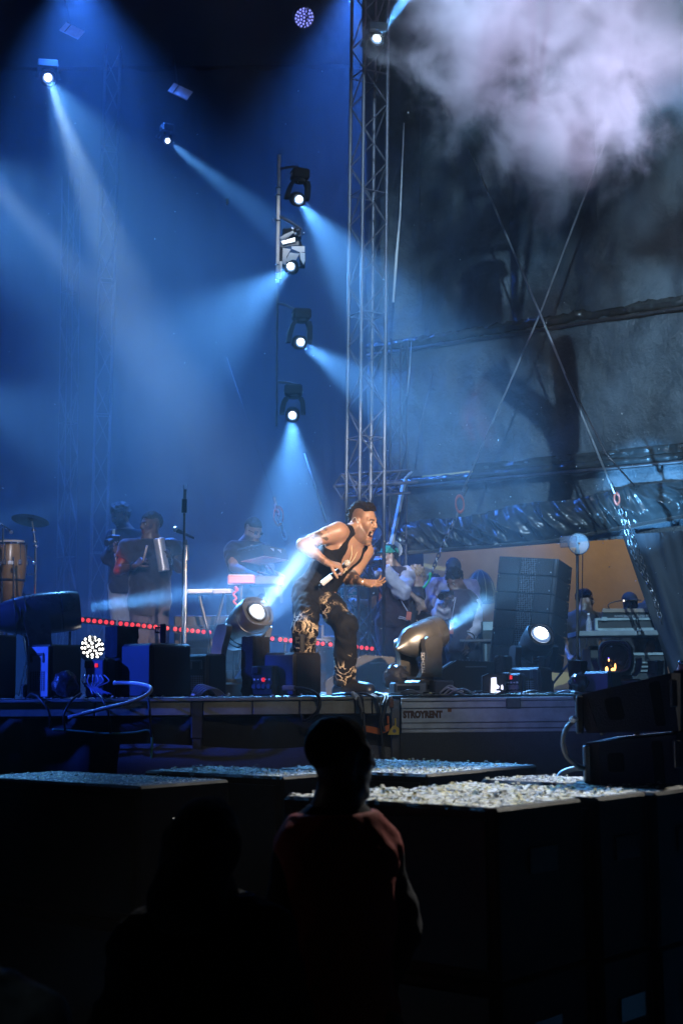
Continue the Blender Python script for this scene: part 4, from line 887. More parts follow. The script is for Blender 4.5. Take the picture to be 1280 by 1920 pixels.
for i in range(6):
    w_, h_, dp = 0.545, 0.164, 0.46; M = ym
    ctr = top_ + M @ Vector((w_ / 2, dp / 2, -h_ / 2 - i * (h_ + 0.002))); t = thing('line_array_cabinet', words_[i] + ' cabinet of the mesh fronted loudspeaker stack on the stage', 'loudspeaker', ctr - Vector((0, 0, h_ / 2)), 'stacked line array cabinets')
    bb = MB(); prof = [Vector((-w_ / 2, -dp / 2, h_ / 2)), Vector((-w_ / 2, dp / 2, h_ / 2 - 0.006)), Vector((-w_ / 2, dp / 2, -h_ / 2 + 0.006)), Vector((-w_ / 2, -dp / 2, -h_ / 2))]
    bb.prism([ctr + M @ p for p in prof], M @ Vector((w_, 0, 0))); bb.build('cabinet', SPK, t)
    for (a, c, mm, nm) in ((-0.5, -0.14, M_MESHF, 'side_grille'), (-0.135, 0.135, M_MESH, 'centre_grille'), (0.14, 0.43, M_MESHF, 'side_grille')):
        bb = MB(); bb.box(ctr + M @ Vector(((a + c) / 2 * w_, -dp / 2 - 0.008, 0)), ((c - a) * w_ - 0.004, 0.014, h_ - 0.012), M, 0.003); bb.build(nm, mm, t)
    bb = MB(); bb.box(ctr + M @ Vector((0.465 * w_, -dp / 2 - 0.010, 0)), (0.03, 0.02, h_ - 0.006), M, 0.004); bb.build('corner_rail', M_DSTEEL, t)
    bb = MB(); bb.box(ctr + M @ Vector((-0.505 * w_, -dp / 2 - 0.004, 0)), (0.016, 0.03, h_ - 0.006), M, 0.004); bb.build('corner_rail', M_DSTEEL, t)
    bb = MB(); q = ctr + M @ Vector((0.38 * w_, -dp / 2 - 0.017, -0.05)); bb.prism([q, q + M @ Vector((0.014, 0, 0)), q + M @ Vector((0.007, 0, 0.014))], M @ Vector((0, 0.002, 0))); bb.build('badge', M_ALU, t)
    for z in (-0.04, 0.04):
        bb = MB(); bb.box(ctr + M @ Vector((w_ / 2 + 0.006, dp / 2 - 0.06, z)), (0.012, 0.05, 0.02), M, 0.003); bb.build('rigging_pin', M_DSTEEL, t)
# tilted cabinets in the pit, seen from the side
M_PIT = mat('pit_speaker_paint', (0.045, 0.046, 0.065), 0.5, bump=0.35, bscale=170)
M_PITL = mat('pit_speaker_front', (0.075, 0.06, 0.075), 0.5, bump=0.3, bscale=170)
def pit_speaker(label, tl, tr, br, bl, d, vertical, handle, thick=0.75):
    q = [W(*tl, d), W(*tr, d + 0.05), W(*br, d + 0.05), W(*bl, d)]; t = thing('pit_loudspeaker', label, 'loudspeaker', (q[2] + q[3]) / 2, 'tilted loudspeakers in the pit')
    ex = Vector((0.35, 0.93, 0)) * thick
    bb = MB(); bb.prism(q, ex); bb.build('cabinet', M_PIT, t, sharp=20)
    def uv(u, v, o=0.006): return q[0].lerp(q[1], u).lerp(q[3].lerp(q[2], u), v) - ex.normalized() * o
    bb = MB(); bb.prism([uv(0.0, 0.0), uv(0.13, 0.0), uv(0.13, 1.0), uv(0.0, 1.0)], ex.normalized() * 0.006); bb.build('front_baffle', M_PITL, t)
    def rr(u0, u1, v0, v1, name, m_, o=0.004):
        pts = []; ru, rv = (u1 - u0) * 0.2, (v1 - v0) * (0.2 if u1 - u0 < .3 and v1 - v0 < 0.7 else 0.08)
        for (cu, cv, a0) in ((u1 - ru, v0 + rv, -90), (u1 - ru, v1 - rv, 0), (u0 + ru, v1 - rv, 90), (u0 + ru, v0 + rv, 180)):
            for k in range(4): a = R(a0 + 30 * k); pts.append(uv(cu + ru * math.cos(a), cv + rv * math.sin(a), o))
        bb = MB(); bb.prism(pts, ex.normalized() * 0.003); return bb.build(name, m_, t)
    M_HOLE = mat('handle_recess', (0.003, 0.003, 0.004), 0.9, var=0)
    rr(*handle, 'handle_recess', M_HOLE); rr(*vertical, 'side_port', M_HOLE)
    bb = MB()
    for u in (0.12, 0.5): bb.cyl(uv(u, 1.0, -0.1), uv(u, 1.08, -0.1), 0.012, 8)
    bb.build('rigging_pin', M_DSTEEL, t)
    bb = MB(); bb.box(uv(1.0, 0.35, 0.02), (0.03, 0.03, 0.12), b=0.006); bb.build('corner_bracket', M_DSTEEL, t)
    bb = MB(); bb.box(uv(0.0, 0.5, 0.012), (0.03, 0.04, 0.16), b=0.006); bb.build('rigging_plate', M_DSTEEL, t)
pit_speaker('upper dark loudspeaker tilted up in the pit at the right edge', (1074, 1306), (1258, 1262), (1272, 1371), (1100, 1375), 6.15, (0.76, 0.87, 0.08, 0.9), (0.28, 0.45, 0.22, 0.72))
pit_speaker('lower dark loudspeaker below the tilted one in the pit at the right edge', (1100, 1393), (1266, 1378), (1276, 1480), (1103, 1474), 6.15, (0.72, 0.84, 0.08, 0.93), (0.22, 0.40, 0.27, 0.68))
pit_speaker('dark loudspeaker behind the tilted ones leaving the picture at the right', (1262, 1258), (1420, 1235), (1420, 1470), (1270, 1476), 6.5, (0.5, 0.6, 0.1, 0.9), (0.2, 0.3, 0.3, 0.6))

# ------------------------------------------------------------------ red led bars across the stage
pts_l = Vector(W(112, 1158, 12.0)); pts_r = Vector(W(704, 1217, 13.1)); nb = 6
ledme = None
for k in range(nb):
    a, c = pts_l.lerp(pts_r, k / nb + 0.004), pts_l.lerp(pts_r, (k + 1) / nb - 0.004)
    t = thing('led_bar', ('red led bar at the left end of the row', 'second red led bar from the left, below the percussionist', 'red led bar behind the microphone stand', 'red led bar below the keyboards', 'red led bar behind the legs of the singer', 'red led bar at the right end of the row')[k], 'led bar', (a + c) / 2, 'red led bars across the stage')
    bb = MB(); ax = (c - a).normalized(); M = Matrix((ax, Vector((0, 1, 0)), ax.cross(Vector((0, 1, 0))))).transposed()
    bb.box((a + c) / 2 + Vector((0, 0.035, 0)), ((c - a).length, 0.05, 0.06), M, 0.006); bb.build('housing', M_BLACK, t)
    bb = MB()
    for q in (0.15, 0.85): p = a.lerp(c, q); bb.tube([p + Vector((0, 0.04, -0.03)), Vector((p.x, p.y + 0.04, STAGE + 0.002))], 0.012, 6)
    bb.build('support_leg', M_BLACK, t)
    if ledme is None:
        bb = MB(); bb.lathe((0, 0, 0), (0, -1, 0), [(0, 0.019), (0.008, 0.017), (0.012, 0.008), (0.013, 0.001)], 12, cap=False); o = bb.build('red_led', M_LED); ledme = o.data; bpy.data.objects.remove(o)
    n = 9
    for i in range(n):
        o = bpy.data.objects.new('red_led', ledme); col.objects.link(o); o.parent = t; o.location = a.lerp(c, (i + 0.5) / n) + Vector((0, 0.008, 0)) - wpos(t)

# ------------------------------------------------------------------ microphone stands
def mic_stand(label, x, y0, y1, d, lean=0.0, r=0.011):
    base = F(x - lean, d); t = thing('microphone_stand', label, 'microphone stand', base); top = W(x, y0, d); mid = base.lerp(top, 0.72)
    bb = MB(); bb.lathe(base, (0, 0, 1), [(0, 0.14), (0.012, 0.14), (0.022, 0.10), (0.03, 0.02)], 24); bb.build('round_base', M_DSTEEL, t)
    bb = MB(); bb.cyl(base + Vector((0, 0, .03)), mid, r * 1.35, 12); bb.build('lower_tube', M_STEEL, t)
    bb = MB(); bb.cyl(mid, top, r * 0.9, 12); bb.build('upper_tube', M_STEEL, t)
    return t, base, top
t, bs_, tp = mic_stand('tall chrome microphone stand with an empty clip beside the percussionist', 346, 926, 0, 10.6, 4)
bb = MB(); bb.cyl(W(345, 962, 10.6), W(345.5, 936, 10.6), 0.022, 12); bb.build('grip_sleeve', M_BLACKP, t)
bb = MB(); bb.cyl(W(346, 936, 10.6), W(347, 918, 10.6), 0.013, 10); bb.build('clip_stem', M_STEEL, t)
bb = MB(); bb.tube([W(343.5, 909, 10.6), W(344, 915, 10.6), W(347, 919, 10.6), W(350.5, 915, 10.6), W(351, 908, 10.6)], 0.006, 8, 4); bb.build('clip', M_DSTEEL, t)
t, bs_, tp = mic_stand('second chrome stand holding a microphone behind the empty stand', 349, 1012, 0, 12.2, 4, 0.012)
bb = MB(); bb.cyl(W(349, 1050, 12.2), W(349, 1022, 12.2), 0.026, 12); bb.build('grip_sleeve', M_ALU, t)
mic = thing('microphone', 'silver headed microphone clipped to the second stand', 'microphone', W(345, 1001, 12.15))
bb = MB(); bb.lathe(W(331, 994, 12.15), W(362, 1008, 12.15) - W(331, 994, 12.15), [(0, 0.022), (0.03, 0.019), (0.10, 0.014), (0.17, 0.011)], 14); bb.build('handle', M_BLACKP, mic)
bb = MB(); bb.ball(W(329.5, 993, 12.15), 0.026, 14); bb.build('grille_head', M_ALU, mic)
t, bs_, tp = mic_stand('thin straight stand between the legs of the singer', 588, 1120, 0, 11.3, 0, 0.009)

# ------------------------------------------------------------------ percussion at the far left
def conga(label, x, yt, yb, d, r, m):
    top = W(x, yt, d); base = Vector((top.x, top.y, W(x, yb, d).z)); H = top.z - base.z; t = thing('conga_drum', label, 'conga drum', base)
    bb = MB(); bb.lathe(base, (0, 0, 1), [(0, r * 0.62), (0.02, r * 0.66), (H * 0.3, r * 0.88), (H * 0.58, r * 1.12), (H * 0.74, r * 1.14), (H * 0.9, r * 1.04), (H * 0.985, r * 0.95)], 28); bb.build('shell', m, t)
    bb = MB(); bb.torus(top - Vector((0, 0, 0.03)), (0, 0, 1), r * 1.04, 0.012, 28, 8); bb.build('rim', M_STEEL, t)
    bb = MB(); bb.lathe(top - Vector((0, 0, 0.03)), (0, 0, 1), [(0, r * 0.99), (0.028, r * 0.96), (0.032, r * 0.4)], 28); bb.build('drum_skin', mat('calf_skin', (0.6, 0.52, 0.4), 0.7), t)
    for i in range(6):
        a = 6.283 * i / 6 + 0.3; p = top + Vector((math.cos(a) * r * 1.12, math.sin(a) * r * 1.12, -0.03))
        bb = MB(); bb.tube([p, p + Vector((0.002, 0, -0.16))], 0.006, 6); bb.box(p + Vector((0, 0, -0.17)), (0.03, 0.03, 0.05)); bb.build('tuning_lug', M_STEEL, t)
    bb = MB(); bb.torus(base + Vector((0, 0, H * 0.45)), (0, 0, 1), r * 1.04, 0.01, 28, 6); bb.build('hoop', M_DSTEEL, t)
    bb = MB()
    for i in range(3):
        a = 6.283 * i / 3 + 0.5; p = base + Vector((math.cos(a) * r * .6, math.sin(a) * r * .6, 0.1)); bb.tube([p, Vector((p.x + math.cos(a) * 0.15, p.y + math.sin(a) * 0.15, STAGE + 0.004))], 0.011, 6)
    bb.build('stand_leg', M_STEEL, t)
conga('pale wooden conga drum at the left edge behind the big lamp', 22, 1014, 1150, 12.6, 0.118, M_WOODD)
conga('conga drum mostly beyond the left edge of the picture', -32, 1012, 1150, 12.3, 0.125, M_WOODD)
t = thing('cymbal_stand', 'chrome cymbal stand with boom clamps beside the conga', 'cymbal stand', F(66, 12.9))
bb = MB(); bb.cyl(F(64, 12.9), W(67, 1022, 12.9), 0.011, 10); bb.build('lower_tube', M_STEEL, t)
bb = MB(); bb.cyl(W(67, 1022, 12.9), W(60, 978, 12.9), 0.008, 10); bb.build('boom', M_STEEL, t)
for (x, y) in ((67, 1024), (66, 1016), (63, 995), (64, 1056)):
    bb = MB(); bb.ball(W(x, y, 12.88), 0.02, 10, (1.4, 1, 0.8)); bb.build('clamp', M_STEEL, t)
bb = MB(); bb.tube([W(67, 1055, 12.9), W(55, 1045, 12.8), W(42, 1034, 12.7)], 0.007, 6); bb.tube([W(66, 1077, 12.9), W(50, 1078, 12.8)], 0.009, 6); bb.build('arm', M_STEEL, t)
bb = MB()
for a in (0.3, 2.4, 4.5): bb.tube([W(65, 1180, 12.9), F(65, 12.9) + Vector((math.cos(a) * 0.25, math.sin(a) * 0.25, 0.01))], 0.009, 6)
bb.build('leg', M_STEEL, t)
cy = thing('cymbal', 'thin cymbal tipped at the top of the chrome stand', 'cymbal', W(57, 974, 12.9))
bb = MB(); bb.lathe(W(57, 974, 12.9), (0.10, 0.25, 1), [(-0.012, 0.172), (0.0, 0.10), (0.006, 0.04), (0.018, 0.028), (0.02, 0.004)], 32, cap=False); bb.build('plate', mat('bronze', (0.55, 0.40, 0.18), 0.25, 0.95), cy)
bb = MB(); bb.cyl(W(57, 973, 12.9), W(56.5, 965, 12.9), 0.007, 8); bb.build('wing_nut', M_STEEL, cy)
t = thing('drum_microphone', 'boom microphone leaning over the conga at the left edge', 'microphone', W(10, 990, 12.5))
bb = MB(); bb.tube([W(-20, 980, 12.4), W(2, 982, 12.5), W(21, 997, 12.5)], 0.008, 8); bb.build('boom', M_STEEL, t)
bb = MB(); bb.ball(W(21, 998, 12.5), 0.018, 10); bb.build('capsule', M_ALU, t)
bb = MB(); bb.tube([W(6, 990, 12.5), W(4, 1080, 12.5), F(4, 12.5)], 0.009, 8); bb.build('stand_tube', M_STEEL, t)
t = thing('drum_hardware_stand', 'chrome stand with small white clamp before the conga', 'stand', F(26, 12.3))
bb = MB(); bb.tube([F(26, 12.3), W(25, 1044, 12.3)], 0.008, 8); bb.build('tube', M_STEEL, t)
bb = MB(); bb.box(W(20, 1055, 12.3), (0.05, 0.03, 0.03), rotz(0.2)); bb.build('clamp', M_WHITE, t)

# ------------------------------------------------------------------ keyboards
def slab(name, pts, ext, m, par):
    bb = MB(); bb.prism(pts, ext); return bb.build(name, m, par)
M_KB = mat('keyboard_shell', (0.03, 0.03, 0.035), 0.35)
M_PINK = mat('red_enamel', (0.62, 0.16, 0.15), 0.35, var=0.15)
kb = thing('tilted_keyboard', 'dark keyboard tilted on its stand with a red and white underside', 'keyboard', W(505, 1052, 12.4))
D_ = [W(452, 1053, 12.5), W(495, 1043, 12.2), W(541, 1051, 12.6), W(487, 1060, 12.9)]; up_ = Vector((-0.03, 0.05, 0.105))
slab('shell', [p + Vector((0, 0, 0.004)) for p in D_], up_, M_KB, kb)
slab('underside', D_, Vector((0, 0, 0.003)), mat('red_white_underside', (0.75, 0.28, 0.25), 0.4, c2=(0.8, 0.7, 0.68), scale=3), kb)
for (x, y) in ((509, 1033), (523, 1035)):
    bb = MB(); bb.box(W(x, y, 12.28 + (x - 495) * 0.0085), (0.055, 0.012, 0.045), rotz(0.9), 0.003); bb.build('display', mat('display_glass', (0.45, 0.5, 0.6), 0.2, var=0.1), kb)
for i in range(5):
    bb = MB(); bb.ball(D_[0].lerp(D_[1], 0.15 + 0.17 * i) + up_ * 0.8 + Vector((0, -0.01, 0)), 0.009, 8); bb.build('knob', M_STEEL, kb)
bb = MB(); bb.tube([D_[0] + up_ * 1.04, D_[1] + up_ * 1.04, D_[2] + up_ * 1.04], 0.006, 6); bb.build('edge_trim', M_STEEL, kb)
bb = MB(); bb.tube([W(500, 1060, 12.5), W(522, 1082, 12.5), W(528, 1130, 12.5)], 0.014, 8); bb.tube([W(482, 1072, 12.5), W(512, 1082, 12.5)], 0.012, 8); bb.build('stand_arm', M_STEEL, kb)
rk = thing('red_keyboard', 'red keyboard on a stand in front of the keyboard player', 'keyboard', W(452, 1096, 12.5))
bb = MB(); bb.box(W(452, 1087, 12.4), (0.235, 0.16, 0.078), rotz(R(6)), 0.008); bb.build('shell', M_PINK, rk)
bb = MB(); bb.box(W(452, 1079, 12.36), (0.21, 0.10, 0.006), rotz(R(6)), 0.001); bb.build('key_bed', M_WHITE, rk)
bb = MB(); bb.tube([W(452, 1096, 12.45), W(450, 1180, 12.45), F(450, 12.45)], 0.016, 8); bb.tube([F(438, 12.4), F(468, 12.5)], 0.014, 8); bb.build('stand_leg', M_DSTEEL, rk)
bb = MB(); bb.box(W(500, 1090, 12.6), (0.30, 0.3, 0.08), rotz(R(4)), 0.008); bb.build('amplifier', M_KB, rk)
fl = MB(); fl.tube([W(x, y, 12.3) for x, y in ((440, 1100), (444, 1107), (437, 1114), (443, 1122), (438, 1128), (446, 1136))], [0.012, 0.016, 0.014, 0.02, 0.016, 0.010], 8, 4)
o = fl.build('flame_ornament', mat('red_flame_ornament', (0.7, 0.10, 0.08), 0.4), sharp=0); tag(o, 'red flame shaped ornament hanging below the red keyboard', 'cable')  # flame shaped ornament, built as a curled tube
wk = thing('white_keyboard', 'slim white keyboard on a stand left of the red keyboard', 'keyboard', W(395, 1112, 12.6))
bb = MB(); bb.box(W(395, 1110, 12.5), (0.40, 0.26, 0.034), rotz(R(-3)), 0.006); bb.build('shell', M_WHITE, wk)
bb = MB(); bb.box(W(417, 1109, 12.34), (0.16, 0.03, 0.038), rotz(R(-3)), 0.004); bb.build('end_block', mat('lilac_plastic', (0.6, 0.58, 0.66), 0.4), wk)
bb = MB(); bb.tube([W(372, 1113, 12.5), F(420, 12.5)], 0.014, 8); bb.tube([W(420, 1113, 12.5), F(372, 12.5)], 0.014, 8); bb.build('stand_leg', M_DSTEEL, wk)
t = thing('equipment_rack', 'dark equipment rack behind the low box below the white keyboard', 'rack', F(400, 12.9))
bb = MB(); bb.box(F(395, 12.9) + Vector((0, 0, 0.36)), (0.62, 0.4, 0.70), b=0.01); bb.build('cabinet', M_CASE, t)
for z in (0.15, 0.35, 0.55): bb = MB(); bb.box(F(395, 12.68) + Vector((0, 0, z)), (0.56, 0.02, 0.14), b=0.004); bb.build('rack_unit', M_KB, t)
t = thing('monitor_rack', 'pale framed rack of small monitors behind the legs of the singer', 'rack', F(612, 13.9))
M_PALE = mat('pale_frame', (0.62, 0.64, 0.68), 0.4, 0.2)
for (x0, x1, y0, y1, nm) in ((574, 652, 1198, 1205, 'shelf'), (588, 593, 1172, 1198, 'upright'), (602, 607, 1172, 1198, 'upright'), (604, 650, 1193, 1197, 'shelf')):
    bb = MB(); a, c = W(x0, y0, 13.8), W(x1, y1, 13.8); bb.box((a + c) / 2, (abs(c.x - a.x), 0.1, abs(c.z - a.z)), b=0.003); bb.build(nm, M_PALE, t)
bb = MB(); bb.box(W(637, 1181, 13.85), (0.10, 0.06, 0.11), b=0.004); bb.build('monitor', mat('monitor_glass', (0.3, 0.34, 0.42), 0.15, emit=(0.5, 0.65, 1), estr=0.12), t)
bb = MB(); bb.tube([W(x, y, 13.8) for x, y in ((592, 1140), (600, 1146), (608, 1144), (616, 1152))], 0.012, 8, 4); bb.build('cable_bundle', M_PALE, t)
bb = MB(); bb.box((F(612, 14.05) + Vector((0, 0, 0.26))), (0.42, 0.3, 0.52), b=0.01); bb.build('cabinet', M_CASE, t)

# ------------------------------------------------------------------ desk and cases at the right rear
M_TEAL = mat('case_edge_aluminium', (0.32, 0.42, 0.44), 0.4, 0.5)
M_CASEB = mat('flight_case_laminate', (0.02, 0.03, 0.034), 0.5)
dsk = thing('mixing_desk', 'mixing desk in an open flight case at the right rear of the stage', 'mixing desk', W(1180, 1186, 14.4))
def pbox(par, name, x0, x1, y0, y1, d, dep, m, bev=0.006):
    a, c = W(x0, y0, d), W(x1, y1, d); bb = MB(); bb.box((a + c) / 2 + Vector((0, dep / 2, 0)), (abs(c.x - a.x), dep, abs(c.z - a.z)), b=bev); return bb.build(name, m, par)
pbox(dsk, 'case_body', 1120, 1252, 1162, 1180, 14.3, 0.5, M_CASEB); pbox(dsk, 'edge_rail', 1117, 1254, 1159, 1162.5, 14.28, 0.05, M_TEAL, 0.003); pbox(dsk, 'edge_rail', 1117, 1254, 1178, 1182, 14.28, 0.05, M_TEAL, 0.003)
pbox(dsk, 'corner', 1115, 1121, 1160, 1182, 14.27, 0.06, M_TEAL, 0.003)
flat([(1132, 1142, 0), (1243, 1142, 0), (1247, 1159, -.08), (1127, 1159, -.08)], 14.42, 0.10, 'console', M_CASEB, dsk)
flat([(1130, 1141, 0), (1244, 1141, 0), (1246, 1148, -.03), (1129, 1148, -.03)], 14.40, 0.02, 'meter_bridge', mat('tan_edge', (0.25, 0.2, 0.14), 0.5), dsk)
pbox(dsk, 'latch', 1128, 1138, 1157, 1164, 14.26, 0.02, M_TEAL, 0.002); pbox(dsk, 'latch', 1236, 1247, 1157, 1164, 14.26, 0.02, M_TEAL, 0.002)
text('case_lettering', 'WWW.BACKGROUND-RENTAL.COM', 0.030, W(1151, 1157.5, 14.29), FACE_CAM, mat('pale_print', (0.45, 0.5, 0.52), 0.6), dsk, extrude=0.0004)
tbl = thing('folding_table', 'folding table with metal legs under the mixing desk', 'table', F(1180, 14.6))
pbox(tbl, 'top', 1084, 1272, 1183, 1191, 14.2, 0.7, mat('pale_table', (0.2, 0.25, 0.27), 0.5)); pbox(tbl, 'leg', 1086, 1089, 1196, 1300, 14.25, 0.04, M_TEAL, 0.003); pbox(tbl, 'leg', 1255, 1258, 1191, 1300, 14.25, 0.04, M_TEAL, 0.003); pbox(tbl, 'leg', 1100, 1103, 1191, 1300, 14.8, 0.04, M_TEAL, 0.003)
fc = thing('flight_case', 'dark rack flight case with aluminium edges under the table', 'flight case', F(1210, 14.4))
pbox(fc, 'body', 1180, 1248, 1228, 1300, 14.3, 0.5, M_CASEB); pbox(fc, 'edge_rail', 1178, 1250, 1224, 1228.5, 14.28, 0.05, M_TEAL, 0.003)
for y in (1241, 1249, 1257): pbox(fc, 'rack_unit', 1190, 1240, y, y + 2.6, 14.27, 0.02, M_TEAL, 0.001)
fc = thing('flight_case', 'dark flight case beside the left leg of the table', 'flight case', F(1120, 14.6))
pbox(fc, 'body', 1106, 1170, 1215, 1300, 14.5, 0.5, M_CASEB); pbox(fc, 'edge_rail', 1104, 1172, 1211, 1215, 14.48, 0.05, M_TEAL, 0.003)
fc = thing('flight_case', 'teal edged flight case beside the people at the left of the speaker stack', 'flight case', F(908, 14.2))
pbox(fc, 'body', 903, 925, 1165, 1300, 14.1, 0.4, M_CASEB); pbox(fc, 'edge_rail', 908, 913, 1207, 1240, 14.08, 0.02, M_TEAL, 0.003); pbox(fc, 'label_plate', 905, 924, 1166, 1182, 14.085, 0.012, M_TEAL, 0.002); pbox(fc, 'edge_rail', 862, 925, 1199, 1203, 14.05, 0.05, M_DSTEEL, 0.003)
bt = thing('bottle', 'small clear bottle standing on the folding table', 'bottle', W(1104, 1184, 14.3))
bb = MB(); bb.lathe(W(1104, 1183, 14.3), (0, 0, 1), [(0, 0.03), (0.09, 0.03), (0.13, 0.014), (0.16, 0.012)], 14); bb.build('body', M_GLASS, bt)
bb = MB(); bb.lathe(W(1104, 1183, 14.3) + Vector((0, 0, .16)), (0, 0, 1), [(0, 0.013), (0.018, 0.013)], 12); bb.build('cap', M_WHITE, bt)
lm = thing('desk_lamp', 'gooseneck desk lamp bent over the mixing desk', 'desk lamp', W(1142, 1141, 14.4))
bb = MB(); bb.tube([W(x, y, 14.38) for x, y in ((1142, 1141), (1140, 1134), (1150, 1129), (1170, 1126), (1198, 1125))], 0.006, 8, 5); bb.build('neck', M_BLACK, lm)
bb = MB(); bb.ball(W(1169, 1126.5, 14.36), 0.010, 8); bb.build('bulb', mat('warm_bulb', (0.9, 0.8, 0.7), 0.3, var=0, emit=(1, 0.85, 0.7), estr=2.0), lm)
fe = thing('red_canister', 'red canister standing at the far right edge of the stage', 'canister', F(1278, 10.3))
bb = MB(); bb.lathe(F(1278, 10.3), (0, 0, 1), [(0, 0.05), (0.13, 0.05), (0.17, 0.03), (0.2, 0.02)], 16); bb.build('cylinder', mat('red_paint', (0.45, 0.04, 0.03), 0.35), fe)
bb = MB(); bb.ball(F(1278, 10.3) + Vector((0, 0, 0.21)), 0.024, 10); bb.build('valve', M_STEEL, fe)

# ------------------------------------------------------------------ round clear dishes on stands
M_DISH = mat('clear_acrylic', (0.55, 0.62, 0.68), 0.08, var=0, alpha=0.30)
def dish(label, x, y, r, d, boxed):
    c = W(x, y, d); s_ = r / S(d); t = thing('clear_dish', label, 'dish', F(x, d))
    bb = MB(); bb.lathe(c, (0.1, -1, 0.1), [(0.0, 0.01), (-0.004, s_ * 0.5), (-0.012, s_ * 0.9), (-0.02, s_)], 32, cap=False); bb.build('dish', M_DISH, t)
    bb = MB(); bb.torus(c + Vector((0, 0.02, 0)), (0.1, -1, 0.1), s_, 0.006, 36, 6); bb.build('rim', M_DSTEEL, t)
    bb = MB(); bb.tube([F(x - 3, d), W(x - 3, y - r * 0.7, d + 0.05)], 0.014, 8); bb.build('pole', M_DSTEEL, t)
    bb = MB(); bb.cyl(W(x - 3, y + r + 2, d + 0.05), W(x - 3, y + r - 8, d + 0.05), 0.024, 10); bb.build('clamp', M_DSTEEL, t)
    bb = MB()
    for a in (0.5, 2.6, 4.7): bb.tube([F(x - 3, d) + Vector((0, 0, 0.35)), F(x - 3, d) + Vector((math.cos(a) * 0.3, math.sin(a) * 0.3, 0.01))], 0.011, 6)
    bb.build('leg', M_DSTEEL, t)
    if boxed:
        bb = MB(); bb.box(W(x - 20, y - 3, d + 0.02), (0.16, 0.05, 0.11), b=0.02); bb.build('receiver', mat('smoked_plastic', (0.2, 0.2, 0.26), 0.15, var=0, alpha=0.5), t)
        bb = MB(); bb.tube([W(x + 7, y + r, d), W(x + 5, y + 120, d), W(x - 2, 1200, d)], 0.005, 6, 4); bb.build('cable', M_RUBBER, t)
dish('round clear dish on a stand behind the photographer in the green cap', 737, 1030, 16.5, 15.3, False)
dish('round clear dish with a receiver on a tall black stand right of the speaker stack', 1085, 1019, 20, 13.4, True)
dm = thing('folded_umbrella', 'dark dome of a ribbed umbrella behind the man in the lavender jacket', 'umbrella', W(899, 1110, 16.2))
bb = MB(); bb.lathe(W(899, 1128, 16.2), (0.05, -0.25, 1), [(0, 0.17), (0.10, 0.185), (0.22, 0.15), (0.31, 0.09), (0.36, 0.012)], 10, cap=False); bb.build('canopy', M_CLOTH, dm)
bb = MB()
for i in range(10):
    a = 6.283 * i / 10; c = W(899, 1128, 16.2); bb.tube([c + Vector((math.cos(a) * rr, math.sin(a) * rr - 0.25 * z, z)) for (z, rr) in ((0, 0.172), (0.10, 0.187), (0.22, 0.152), (0.31, 0.09), (0.355, 0.02))], 0.004, 5)
bb.build('rib', mat('tan_rib', (0.3, 0.24, 0.16), 0.6), dm)
bb = MB(); bb.tube([W(899, 1125, 16.2), F(897, 16.2)], 0.012, 6); bb.build('shaft', M_DSTEEL, dm)

# ------------------------------------------------------------------ wires, chains, cables
def wire(label, pts, r, m, smooth=0, name='rigging_wire', cat='wire', group=None):
    bb = MB(); bb.tube([W(*p) for p in pts], r, 6, smooth); o = bb.build(name, m, sharp=0); tag(o, label, cat, group); return o
wire('rigging wire slanting down right across the tarpaulin to a chain', [(880, 280, 14.6), (1012, 588, 13.9), (1150, 922, 13.2)], 0.011, M_ALUD)
wire('rigging wire slanting down left across the tarpaulin to a chain', [(1132, 270, 13.9), (1012, 588, 14.0), (866, 922, 14.2)], 0.011, M_ALUD)
wire('twisted white webbing hanging right of the truss tower', [(757, 230, 14.5), (750, 400, 14.5), (743, 480, 14.5), (737, 566, 14.5)], [0.004, 0.010, 0.016, 0.012], M_WHITE)
wire('short pale webbing lower down right of the truss tower', [(771, 640, 15.2), (767, 700, 15.2), (763, 742, 15.2)], [0.004, 0.009, 0.011], M_ALUD)
wire('faint wire running down from the rig to a shackle left of the singer', [(425, 670, 15.0), (516, 945, 14.2)], 0.0018, M_RUBBER)
wire('thick pale wire slanting down behind the back of the singer', [(570, 850, 13.6), (612, 978, 13.4)], 0.009, M_ALUD)
wire('dark wire slanting down at the far right above the canvas flap', [(1060, 700, 13.6), (1135, 850, 13.3), (1190, 912, 13.2)], 0.008, M_DSTEEL)
wire('thin dark wire hanging down the tarpaulin near the tower', [(812, 700, 15.3), (786, 800, 15.3), (778, 880, 15.3)], 0.005, M_DSTEEL)
LINK = {}
